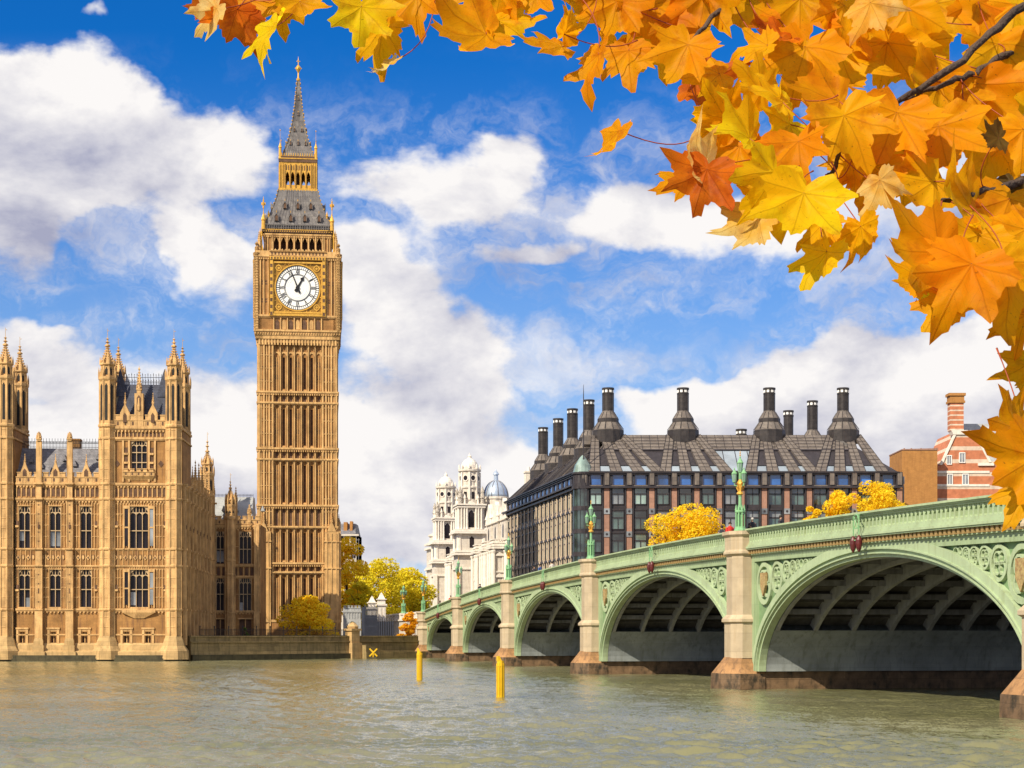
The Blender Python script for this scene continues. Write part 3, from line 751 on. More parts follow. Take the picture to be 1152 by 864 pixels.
def turret(parent, M4, z, r, levels, stone='stone_trim', cage=True):
    """octagonal Gothic turret; levels: body top, gallery, lantern top, spire top, finial top"""
    zb, zg, zl, zsp, zf = levels
    m = MB(); m.T = M4
    prof = [(r, z)]
    for (q, hh) in BANDS:
        if z < q < zb: prof += [(r, q-.2), (r*1.14, q-.1), (r*1.14, q+.1), (r, q+.2)]
    prof += [(r, zb-.3), (r*1.18, zb-.1), (r*1.18, zb+.15), (r*.97, zb+.3)]
    prof += [(r*.97, zg-.6), (r*1.16, zg-.3), (r*1.16, zg), (r*.80, zg+.1), (r*.78, zl-.35), (r*1.0, zl-.15), (r*1.0, zl), (r*.74, zl+.05),
             (r*.30, zl+(zsp-zl)*.62), (r*.13, zsp), (r*.34, zsp+.1), (r*.34, zsp+.25), (r*.12, zsp+.4), (r*.12, zsp+(zf-zsp)*.40), (r*.30, zsp+(zf-zsp)*.47), (r*.10, zsp+(zf-zsp)*.55), (r*.08, zsp+(zf-zsp)*.72), (r*.22, zsp+(zf-zsp)*.78), (r*.05, zsp+(zf-zsp)*.86), (0, zf)]
    m.lathe(0, 0, prof, 8)
    for k in range(8):
        a = PI/8+k*PI/4; c, s_ = math.cos(a), math.sin(a)
        m.cbox(r*1.0*c, r*1.0*s_, z, .17, .17, zb-z-.3)
        m.cbox(r*.98*c, r*.98*s_, zb+.2, .16, .16, zg-zb-.5); m.lathe(r*1.08*c, r*1.08*s_, [(.11, zg-.1), (.11, zg+.5), (0, zg+1.3)], 4)
        m.cbox(r*.78*c, r*.78*s_, zg+.05, .13, .13, zl-zg-.3); m.lathe(r*.92*c, r*.92*s_, [(.10, zl-.1), (.10, zl+.3), (0, zl+1.0)], 4)
    for zz in np.arange(z+1.0, zb-.5, 1.25): m.lathe(0, 0, [(r*1.0, zz), (r*1.05, zz+.05), (r*1.0, zz+.12)], 8)
    crockets(m, 0, 0, r*.7, zl+.2, r*.16, zsp, 8, 6, .17)
    o = m.build('turret', M[stone], parent)
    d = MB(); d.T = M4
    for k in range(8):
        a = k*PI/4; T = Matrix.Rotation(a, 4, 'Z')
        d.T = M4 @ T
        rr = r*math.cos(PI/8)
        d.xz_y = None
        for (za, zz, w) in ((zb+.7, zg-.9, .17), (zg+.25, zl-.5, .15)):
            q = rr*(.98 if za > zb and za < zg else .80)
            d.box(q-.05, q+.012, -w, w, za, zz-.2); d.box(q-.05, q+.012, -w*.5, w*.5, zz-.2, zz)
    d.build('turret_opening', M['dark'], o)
    m = MB(); m.T = M4; m.lathe(0, 0, [(.03, zf-.2), (.025, zf+1.0)], 5); m.lathe(.14, 0, [(.10, zf+.7), (.10, zf+.75)], 4); m.build('vane', M['gilt'], o)
    return o
BANDS = []

# ---------------------------------------------------------------- the palace by the river
PD = 215.0
pal = thing('gothic_palace', 'long honey coloured Gothic palace front with pinnacled corner towers rising from the river', 'palace', (PX(205, PD), PD, 0), math.atan(104/F))
sc_ = F/PD
def lx(px): return (px-205)/sc_
def lz(py): return CH+(HZ-py)/sc_
Z1, Z2, Z3, Z4, Z5, ZC = lz(686), lz(637), lz(618), lz(562), lz(547.5), lz(545)
ZT1, ZT2 = lz(494), lz(482)
BANDS = [(Z1, .2), (Z2, .2), (Z3, .2), (Z4, .2), (ZC, .2), (ZT1, .2)]
def palace():
    I4 = Matrix.Identity(4)
    mw, mt, md, mp = MB(), MB(), MB(), MB()           # ashlar, trim, small dark openings, plinth
    def basement(x0, x1, bays, y=0.0):
        mw.holed(x0, x1, 1.9, Z1, [(c-.32, c+.32, lz(723), lz(711)) for c in bays], y, .5)
        for c in bays:
            md.box(c-.32, c+.32, y+.4, y+.5, lz(723), lz(711)); a, b = lz(725), lz(707)
            mt.box(c-.75, c-.45, y-.1, y+.05, a, b-.1); mt.box(c+.45, c+.75, y-.1, y+.05, a, b-.1); mt.box(c-.82, c+.82, y-.16, y+.05, b-.1, b+.12); mt.box(c-.5, c+.5, y-.03, y+.05, lz(711)+.1, b-.1)
            mt.box(c-.05, c+.05, y+.25, y+.39, lz(723), lz(711))
            mt.xz([(c-.33, lz(711)), (c-.33, lz(713)), (c-.18, lz(711)-.02)], y+.2, y+.3); mt.xz([(c+.33, lz(711)), (c+.18, lz(711)-.02), (c+.33, lz(713))], y+.2, y+.3)
        mp.loft([[(x0, y-.9, .2), (x1, y-.9, .2), (x1, y+.3, .2), (x0, y+.3, .2)], [(x0, y-.8, 1.2), (x1, y-.8, 1.2), (x1, y+.3, 1.2), (x0, y+.3, 1.2)], [(x0, y-.35, 1.35), (x1, y-.35, 1.35), (x1, y+.3, 1.35), (x0, y+.3, 1.35)], [(x0, y-.25, 2.0), (x1, y-.25, 2.0), (x1, y+.3, 2.0), (x0, y+.3, 2.0)], [(x0, y-.02, 2.3), (x1, y-.02, 2.3), (x1, y+.3, 2.3), (x0, y+.3, 2.3)]])
        string(mt, x0, x1, lz(722)+.9, .1, .15, 0, y)
    def buttress(x, w, ztop_, y=0.0, d=.55, foot=True, pin=None):
        mt.box(x-w/2, x+w/2, y-d, y+.05, 2.0, Z1); mt.box(x-w*.42, x+w*.42, y-d*.85, y+.05, Z1, Z3); mt.box(x-w*.36, x+w*.36, y-d*.65, y+.05, Z3, ztop_)
        for q in (-.42, .42):
            mt.box(x+q*w-.06, x+q*w+.06, y-d*.93, y+.05, Z1+.2, Z2-.1); mt.box(x+q*w*.85-.06, x+q*w*.85+.06, y-d*.75, y+.05, Z3+.2, Z4-.1)
        for z in (Z1, Z2, Z3, Z4, ZC): mt.box(x-w*.56, x+w*.56, y-d-.1, y+.05, z-.08, z+.14)
        for q in (-.13, .13): mt.box(x+q*w-.035, x+q*w+.035, y-d*.93, y+.05, Z1+.2, Z2-.1); mt.box(x+q*w-.03, x+q*w+.03, y-d*.73, y+.05, Z3+.2, Z4-.1)
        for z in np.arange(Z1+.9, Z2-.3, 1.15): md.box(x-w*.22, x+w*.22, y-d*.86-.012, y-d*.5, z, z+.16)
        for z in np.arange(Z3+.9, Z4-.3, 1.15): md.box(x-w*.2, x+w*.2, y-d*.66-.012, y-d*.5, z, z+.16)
        for z in (Z1+2.2, Z3+2.6):
            md.box(x-w*.13, x+w*.13, y-d*.86-.02, y-d*.5, z, z+.5)
        if foot:
            for (a, b, c_) in ((.95, .55, 1.2), (.75, .3, 2.0), (.62, .1, 2.5)):
                mp.box(x-w*a, x+w*a, y-d-b, y+.05, .22, c_)
            mp.loft([[(x-w*.62, y-d-.1, 2.5), (x+w*.62, y-d-.1, 2.5), (x+w*.62, y, 2.5), (x-w*.62, y, 2.5)], [(x-w*.5, y-d-.01, 2.9), (x+w*.5, y-d-.01, 2.9), (x+w*.5, y, 2.9), (x-w*.5, y, 2.9)]])
        if pin: pinnacle(mt, x, y-.1, ztop_-.1, ztop_+pin*.35, ztop_+pin, w*.42)
    def storeys(x0, x1, wins, ww, lights, y=0.0, T=I4, top=Z5, dense=.5):
        """two window storeys, panel band, frieze, all with blind tracery"""
        holes = []
        Ty = T @ Matrix.Translation((0, y, 0))
        for c in wins:
            holes.append(gothic_window(pal, Ty, c, lz(683), lz(641), ww, lights, (.47,)))
            holes.append(gothic_window(pal, Ty, c, lz(617), lz(570), ww, lights, (.42,)))
        mw.holed(x0, x1, Z1, ZC+.1, holes, y, .4)
        for z, c_ in ((Z1, .45), (Z2, 0), (Z3, 0), (Z4, .40), (ZC, .40)): string(mt, x0, x1, z, .2 if c_ else .14, .26 if c_ else .18, c_, y)
        edges = [x0]+[e for c in wins for e in (c-ww/2, c+ww/2)]+[x1]
        for j in range(0, len(edges), 2):
            a, b = edges[j], edges[j+1]
            if b-a < .25: continue
            panels(mt, a+.05, b-.05, Z1+.25, Z2-.3, dense*.72, y, w=.07, d=.09, mids=(.27, .52, .76)); panels(mt, a+.05, b-.05, Z3+.2, Z4-.45, dense*.72, y, w=.07, d=.09, mids=(.25, .5, .75))
            for q in (.27, .52, .76): panels(mt, a+.05, b-.05, Z1+.25+(Z2-Z1-.55)*q-.45, Z1+.25+(Z2-Z1-.55)*q, dense*.72, y, w=.03, d=.06); panels(mt, a+.05, b-.05, Z3+.2+(Z4-Z3-.65)*(q-.02)-.45, Z3+.2+(Z4-Z3-.65)*(q-.02), dense*.72, y, w=.03, d=.06)
            cx = (a+b)/2
            for z in (Z1+2.6, Z3+3.0):        # statue brackets
                md.box(cx-.16, cx+.16, y-.10, y+.0, z, z+.55); mt.box(cx-.2, cx+.2, y-.22, y, z-.25, z)
        for c in wins:                         # carved heads over and panels under windows
            for zt_ in (lz(641), lz(570)):
                panels(mt, c-ww/2, c+ww/2, zt_+.05, zt_+.45, .3, y, heads=False)
                mt.box(c-ww/2-.15, c+ww/2+.15, y-.13, y+.02, zt_+.0, zt_+.12)
            for zb_ in (lz(683), lz(617)): mt.box(c-ww/2-.1, c+ww/2+.1, y-.12, y+.02, zb_-.16, zb_)
        n = max(1, int((x1-x0)/.62)); p = (x1-x0)/n
        for k in range(n):                     # shields and quatrefoils of the middle band
            cx = x0+(k+.5)*p; zc_ = (Z2+Z3)/2
            q = .36
            if k % 2: md.xz([(cx-.2, zc_+q), (cx-.2, zc_-.1), (cx, zc_-q), (cx+.2, zc_-.1), (cx+.2, zc_+q)], y-.03, y+.02); mt.xz([(cx-.13, zc_+.28), (cx-.13, zc_-.1), (cx, zc_-.28), (cx+.13, zc_-.1), (cx+.13, zc_+.28)], y-.1, y)
            else:
                mt.xz([(cx, zc_+q), (cx-.26, zc_), (cx, zc_-q), (cx+.26, zc_)], y-.09, y); md.xz([(cx, zc_+.18), (cx-.13, zc_), (cx, zc_-.18), (cx+.13, zc_)], y-.11, y)
            mt.box(cx-p/2-.04, cx-p/2+.04, y-.08, y+.01, Z2+.1, Z3-.1)
        niches(mt, md, x0+.1, x1-.1, Z4+.25, Z5-.02, .62, y)
    # left wing
    wx0, wx1 = lx(20), lx(114)
    wc = [lx(29.5), lx(63.5), lx(97.5)]
    storeys(wx0, wx1, wc, 1.42, 2, .25); basement(wx0, wx1, [lx(27), lx(61.5), lx(96)], .25)
    for px in (46, 80): buttress(lx(px), .95, lz(497), .25, pin=None)
    for px in (46, 80): pinnacle(mt, lx(px), 0.0, lz(497), lz(494), lz(486), .36)
    battlement(mt, md, wx0, wx1, ZC+.15, 1.35, 1.05, .2)
    for px in (30, 64, 98):
        x = lx(px); mt.xz([(x-.75, ZC+.9), (x+.75, ZC+.9), (x+.28, ZC+2.1), (x, ZC+2.9), (x-.28, ZC+2.1)], .10, .42); pinnacle(mt, x, .26, ZC+2.0, ZC+2.7, ZC+3.9, .15)
        md.xz([(x-.25, ZC+.95), (x+.25, ZC+.95), (x+.25, ZC+1.6), (x, ZC+1.95), (x-.25, ZC+1.6)], .07, .12)
    # towers
    def tower(ox):
        A, B = ox+lx(112), ox+lx(205)
        xl, xr, yb = ox+lx(121.5), ox+lx(195.5), 8.0
        cw = ox+lx(157)
        storeys(A+.6, B, [cw], 2.35, 3, 0.0, dense=.48)
        for z0, z1 in ((lz(683), lz(641)), (lz(617), lz(570))):          # the outer lights of the broad windows
            for sx in (-1, 1):
                c = cw+sx*1.58
                md.box(c-.24, c+.24, -.118, .0, z0+.3, z1-.25)
                g = MB(); g.box(c-.22, c+.22, -.14, -.12, z0+.3, z1-.4); g.build('side_light', M['glass_pale' if sx > 0 else 'glass'], pal)
                mt.box(c-.42, c-.23, -.2, .02, z0-.1, z1); mt.box(c+.23, c+.42, -.2, .02, z0-.1, z1); mt.box(c-.42, c+.42, -.22, .02, z1-.3, z1+.1); mt.box(c-.42, c+.42, -.19, .02, (z0+z1)/2-.1, (z0+z1)/2+.08)
        basement(A+.6, B, [ox+lx(143), ox+lx(167)])
        mt.loft([[(cw-.6, -.1, Z1-1.1), (cw+.6, -.1, Z1-1.1), (cw+.6, .1, Z1-1.1), (cw-.6, .1, Z1-1.1)], [(cw-2.1, -.4, Z1-.35), (cw+2.1, -.4, Z1-.35), (cw+2.1, .1, Z1-.35), (cw-2.1, .1, Z1-.35)], [(cw-2.1, -.4, Z1-.05), (cw+2.1, -.4, Z1-.05), (cw+2.1, .1, Z1-.05), (cw-2.1, .1, Z1-.05)]])
        # top storey
        h = gothic_window(pal, I4, cw, lz(531), lz(496), 2.0, 3, (.3, .62))
        mw.holed(A+.6, B, ZC+.1, ZT2, [h], 0, .4)
        for sx in (-1, 1):
            for q in (1.25, 2.0): mt.box(cw+sx*q-.12, cw+sx*q+.12, -.18, .02, ZC+.3, ZT1-.2)
            c = cw+sx*1.62
            for z in (lz(531)+.3, lz(520), lz(510)): md.box(c-.2, c+.2, -.05, .0, z, z+.7); mt.box(c-.24, c+.24, -.26, 0, z-.25, z)
            c = cw+sx*2.75; md.xz([(c, lz(518)), (c-.35, lz(522)), (c, lz(526)), (c+.35, lz(522))], -.05, .02)
        battlement(mt, md, cw-2.0, cw+2.0, lz(536), .95, .8, -.35)
        mt.loft([[(cw-1.6, -.05, lz(541)), (cw+1.6, -.05, lz(541)), (cw+1.6, .1, lz(541)), (cw-1.6, .1, lz(541))], [(cw-2.0, -.42, lz(536)), (cw+2.0, -.42, lz(536)), (cw+2.0, .1, lz(536)), (cw-2.0, .1, lz(536))]])
        string(mt, A+.6, B, ZT1, .22, .28, 0); string(mt, A+.6, B, ZT2, .26, .3, .42)
        niches(mt, md, A+1.9, B-2.2, ZT1+.2, ZT2-.3, .5)
        # side and rear walls of the tower top
        for (x, f) in ((A+.6, 0), (B, 1)):
            mw.box(x-.3 if f else x, x if f else x+.3, 0.3, yb, ZC, ZT2); mt.box(x-.35 if f else x-.15, x+.15 if f else x+.35, 0.2, yb+.2, ZT2-.2, ZT2+.1); mt.box(x-.35 if f else x-.15, x+.15 if f else x+.35, .2, yb+.2, ZT1-.1, ZT1+.1)
        mw.box(A+.6, B, yb, yb+.3, ZC-6, ZT2)
        # parapet, centre niche
        battlement(mt, md, xl+.9, xr-.9, ZT2+.15, 1.55, 1.0, -.1); battlement(mt, md, xl+.9, xr-.9, ZT2+.15, 1.5, 1.0, yb)
        for sx in (-1, 1):
            x = cw+sx*1.75; mt.xz([(x-.6, ZT2+1.0), (x+.6, ZT2+1.0), (x+.6, ZT2+1.9), (x, ZT2+3.1), (x-.6, ZT2+1.9)], -.24, .2); md.xz([(x-.22, ZT2+.7), (x+.22, ZT2+.7), (x+.22, ZT2+1.6), (x, ZT2+1.95), (x-.22, ZT2+1.6)], -.27, -.2); pinnacle(mt, x, 0, ZT2+2.7, ZT2+3.3, ZT2+4.6, .16)
        mt.box(cw-.55, cw+.55, -.2, .5, ZT2+.15, ZT2+4.4); md.xz([(cw-.26, ZT2+2.2), (cw+.26, ZT2+2.2), (cw+.26, ZT2+3.8), (cw, ZT2+4.2), (cw-.26, ZT2+3.8)], -.23, -.1)
        mt.lathe(cw, -.2, [(.16, ZT2+2.2), (.2, ZT2+2.8), (.1, ZT2+3.5), (.11, ZT2+3.75), (0, ZT2+3.85)], 6)
        pinnacle(mt, cw, .1, ZT2+4.3, ZT2+5.0, ZT2+8.0, .38)
        mr = MB()                               # steep dark roof with horn-like corners and iron crest
        zr0, zr1 = ZT2+.6, lz(431)
        a, b = xl+.3, xr-.3
        lv = [(0.0, 1.0), (.35, .86), (.7, .76), (1.0, .68)]
        cx, cy, hw, hd = (a+b)/2, yb/2, (b-a)/2, yb/2-.4
        mr.loft([[(cx-hw*f, cy-hd*f, zr0+(zr1-zr0)*q), (cx+hw*f, cy-hd*f, zr0+(zr1-zr0)*q), (cx+hw*f, cy+hd*f, zr0+(zr1-zr0)*q), (cx-hw*f, cy+hd*f, zr0+(zr1-zr0)*q)] for q, f in lv])
        for sx in (-1, 1):
            for sy in (-1, 1):
                px_, py_ = cx+sx*hw*.68, cy+sy*hd*.68
                mr.loft([[(px_-.75, py_-.4, zr1-1.6), (px_+.75, py_-.4, zr1-1.6), (px_+.75, py_+.4, zr1-1.6), (px_-.75, py_+.4, zr1-1.6)], [(px_+sx*.08-.4, py_-.2, zr1+.5), (px_+sx*.08+.4, py_-.2, zr1+.5), (px_+sx*.08+.4, py_+.2, zr1+.5), (px_+sx*.08-.4, py_+.2, zr1+.5)], [(px_+sx*.2-.04, py_-.04, zr1+2.0), (px_+sx*.2+.04, py_-.04, zr1+2.0), (px_+sx*.2+.04, py_+.04, zr1+2.0), (px_+sx*.2-.04, py_+.04, zr1+2.0)]])
        ro = mr.build('tower_roof', M['slate_blue'], pal)
        mc = MB()
        for yy in (cy-hd*.66, cy+hd*.66):
            mc.box(cx-hw*.66, cx+hw*.66, yy-.02, yy+.02, zr1+.9, zr1+.96); mc.box(cx-hw*.66, cx+hw*.66, yy-.02, yy+.02, zr1+.35, zr1+.40)
            for k in range(15):
                x = cx-hw*.62+hw*1.24*k/14; mc.box(x-.02, x+.02, yy-.02, yy+.02, zr1, zr1+(1.5 if k % 2 else 1.15)); mc.cbox(x, yy, zr1+1.2, .11, .04, .11)
        mc.build('roof_crest', M['iron'], ro)
        lv_ = (lz(480), lz(425), lz(410), lz(391), lz(379))
        for (x, y, dz) in ((xl, .25, 0), (xr, .25, 0), (xl, yb, .2), (xr, yb, .2)):
            turret(pal, Matrix.Translation((x, y, 0)), 2.0 if y < 1 else ZC-3, 1.02, tuple(v+dz for v in lv_))
        for x in (xl, xr):
            mp.lathe(x, .2, [(2.0, .2), (1.9, 1.3), (1.5, 1.9), (1.3, 2.6), (1.05, 3.2)], 8)
    tower(0); tower(lx(18)-lx(205))
    # wing roof with iron crest and chimney
    mr = MB()
    xa, xb = wx0-1, wx1
    mr.loft([[(xa, 1.0, ZC), (xb, 1.0, ZC), (xb, 12, ZC), (xa, 12, ZC)], [(xa, 4.6, lz(501)), (xb, 4.6, lz(501)), (xb, 8, lz(501)), (xa, 8, lz(501))]])
    for k in range(8):                           # loose patches and dormers on the slates
        x = xa+(xb-xa)*(.08+.12*k); f = .25+.5*((k*37) % 10)/10; y = 1+3.6*f; z = ZC+(lz(501)-ZC)*f
        mr.loft([[(x-.3, y-.35, z), (x+.3, y-.35, z), (x+.3, y+.7, z), (x-.3, y+.7, z)], [(x-.02, y-.3, z+.75), (x+.02, y-.3, z+.75), (x+.02, y+.8, z+.75), (x-.02, y+.8, z+.75)]])
    ro = mr.build('wing_roof', M['slate'], pal)
    mc = MB(); z0 = lz(501)
    mc.box(xa, xb, 4.55, 4.6, z0+.65, z0+.72); mc.box(xa, xb, 4.55, 4.6, z0+.15, z0+.2)
    for k in range(64):
        x = xa+(xb-xa)*k/63; mc.box(x-.022, x+.022, 4.55, 4.6, z0, z0+(1.3 if k % 2 else .9)); mc.cbox(x, 4.575, z0+.78, .12, .04, .14)
    mc.build('roof_crest', M['iron'], ro)
    mc = MB(); mc.box(lx(70), lx(82), 5.2, 6.6, z0-2, lz(491)); mc.box(lx(69.5), lx(82.5), 5.1, 6.7, lz(491), lz(489)); mc.build('chimney', M['stone'], pal)
    # north return: thin buttressed bays, receding from the corner
    L = 32.0
    T = Matrix.Rotation(R(90), 4, 'Z')
    for m_ in (mw, mt, md, mp): m_.T = T
    nb = 9; bw = L/nb
    storeys(1.0, L, [1.0+bw*(k+.5)-.4 for k in range(nb)], 1.5, 2, 0.0, T, dense=.45)
    mw.holed(.3, L, 1.9, Z1, [(bw*(k+.5)-.4, bw*(k+.5)+.6, 3.4, 5.4) for k in range(nb)], 0, .5)
    for k in range(nb):
        md.box(bw*(k+.5)-.4, bw*(k+.5)+.6, .4, .5, 3.4, 5.4); panels(mt, bw*k+.4, bw*(k+1)-.4, 2.4, Z1-.4, .5, 0.0)
    battlement(mt, md, 8.5, L, ZC+.15, 1.35, 1.0, 0)
    for k in range(nb+1):
        x = min(L-.4, .9+k*bw-.4+.3)
        buttress(x, .62, ZC+.2, 0, .5, False)
        if k >= 3: pinnacle(mt, x, -.15, ZC, ZC+1.6, ZC+4.4, .27)
        if k < nb and k >= 2: pinnacle(mt, x+bw/2, .0, ZC+1.0, ZC+1.7, ZC+3.4, .18)
    for m_ in (mw, mt, md, mp): m_.T = None
    # turret at the far end of the return
    tt = turret(pal, Matrix.Translation((-.5, 29.5, 0)), 3, .95, (ZC+1.0, ZC+4.2, ZC+5.6, ZC+7.2, ZC+9.2))
    # return roof
    mr = MB(); mr.loft([[(-11, 8.3, ZC), (-1, 8.3, ZC), (-1, L, ZC), (-11, L, ZC)], [(-7, 8.3, ZC+4), (-5, 8.3, ZC+4), (-5, L, ZC+4), (-7, L, ZC+4)]]); mr.build('wing_roof', M['slate'], pal)
    # cross wing towards the clock tower
    T = Matrix.Translation((0, L-.2, 0))
    for m_ in (mw, mt, md, mp): m_.T = T
    D2 = PD+L; s2 = F/D2; cx2 = lambda px: PX(px, D2)-PX(205, PD)+1.8
    cz2 = lambda py: CH+(HZ-py)/s2
    x0, x1 = cx2(236), cx2(292.5)
    holes = []
    for c, w, n in ((cx2(247.5), 1.15, 2), (cx2(275.5), 1.75, 3)):
        holes.append(gothic_window(pal, T, c, cz2(687), cz2(650), w, n, (.5,))); holes.append(gothic_window(pal, T, c, cz2(634), cz2(598), w, n, (.45,)))
        holes.append((c-w/2, c+w/2, 3.2, 5.6)); md.box(c-w/2, c+w/2, .3, .4, 3.2, 5.6); mt.box(c-.06, c+.06, .1, .29, 3.2, 5.6); mt.box(c-w/2-.2, c+w/2+.2, -.15, .02, 5.6, 5.8)
    mw.holed(x0, x1, GZ-.3, cz2(590), holes, 0, .4); mw.face([(x1, 0, GZ-.3), (x1, 9, GZ-.3), (x1, 9, cz2(590)), (x1, 0, cz2(590))])
    for z, cb in ((cz2(688), .45), (cz2(649), 0), (cz2(636), 0), (cz2(592), .4)): string(mt, x0, x1, z, .2, .24, cb)
    bx = cx2(259)
    for x, w in ((bx, .9), (cx2(288.5), .8), (cx2(240.5), .5)):
        mt.box(x-w/2, x+w/2, -.6, .05, GZ, cz2(688)); mt.box(x-w*.4, x+w*.4, -.45, .05, cz2(688), cz2(590))
        for q in (-.4, .4): mt.box(x+q*w-.06, x+q*w+.06, -.54, .05, cz2(686), cz2(592))
    ed = [x0, holes[0][0], holes[0][1], bx-.5, bx+.5, holes[3][0], holes[3][1], x1]
    for a, b in ((ed[0], ed[1]), (ed[2], ed[3]), (ed[4], ed[5]), (ed[6], ed[7])):
        if b-a > .3: panels(mt, a+.05, b-.05, cz2(687), cz2(650), .45, mids=(.5,)); panels(mt, a+.05, b-.05, cz2(635), cz2(595), .45, mids=(.5,))
    niches(mt, md, x0, x1, cz2(648), cz2(637), .8)
    battlement(mt, md, x0, x1, cz2(590), 1.25, .95, 0)
    turret(pal, T @ Matrix.Translation((bx, -.2, 0)), GZ, .72, (cz2(583), cz2(568), cz2(562), cz2(551), cz2(540)))
    pinnacle(mt, cx2(264), 1.2, cz2(590), cz2(562), cz2(546), .3); pinnacle(mt, cx2(280), .1, cz2(588), cz2(577), cz2(567), .35)
    for m_ in (mw, mt, md, mp): m_.T = None
    mr = MB(); mr.T = T; mr.loft([[(x0, .8, cz2(590)), (x1-1.4, .8, cz2(590)), (x1-1.4, 9, cz2(590)), (x0, 9, cz2(590))], [(x0, 3.6, cz2(557)), (x1-1.4, 3.6, cz2(557)), (x1-1.4, 6, cz2(557)), (x0, 6, cz2(557))]])
    for k in range(4):
        x = x0+1.8+k*1.9; mr.loft([[(x-.3, 1.5, cz2(574)), (x+.3, 1.5, cz2(574)), (x+.3, 3, cz2(574)), (x-.3, 3, cz2(574))], [(x-.02, 1.55, cz2(568)), (x+.02, 1.55, cz2(568)), (x+.02, 3, cz2(568)), (x-.02, 3, cz2(568))]])
    ro = mr.build('wing_roof', M['slate_pale'], pal)
    mc = MB(); mc.T = T
    mc.box(x0, x1-1.4, 3.55, 3.6, cz2(555), cz2(554.6))
    for k in range(30): x = x0+(x1-1.4-x0)*k/29; mc.box(x-.02, x+.02, 3.55, 3.6, cz2(557), cz2(553.5))
    mc.build('roof_crest', M['iron'], ro)
    # hidden cores that stop light leaking through the front
    mc = MB(); mc.box(lx(-75), -.6, .75, 12, .3, ZC-.2); mc.box(-11, -.7, 8, L, .3, ZC-.2); mc.box(lx(117), -.8, .75, 7.6, ZC-.3, ZT2-.2); mc.box(x0+.1, x1-.1, L+.5, L+9, GZ-.4, cz2(592)); mc.build('core', M['dark'], pal)
    mc = MB(); mc.box(lx(-80), .05, -1.15, .9, -2, .75); mc.box(lx(-80), .05, -1.3, .9, -2, .35); mc.box(-.5, .08, .9, L, -2, .8); mc.build('river_footing', M['wet'], pal)
    joined('wall', (mw, mt, md), (M['stone'], M['stone_trim'], M['shade_stone']), pal); mp.build('plinth', M['stone_plinth'], pal)
palace()

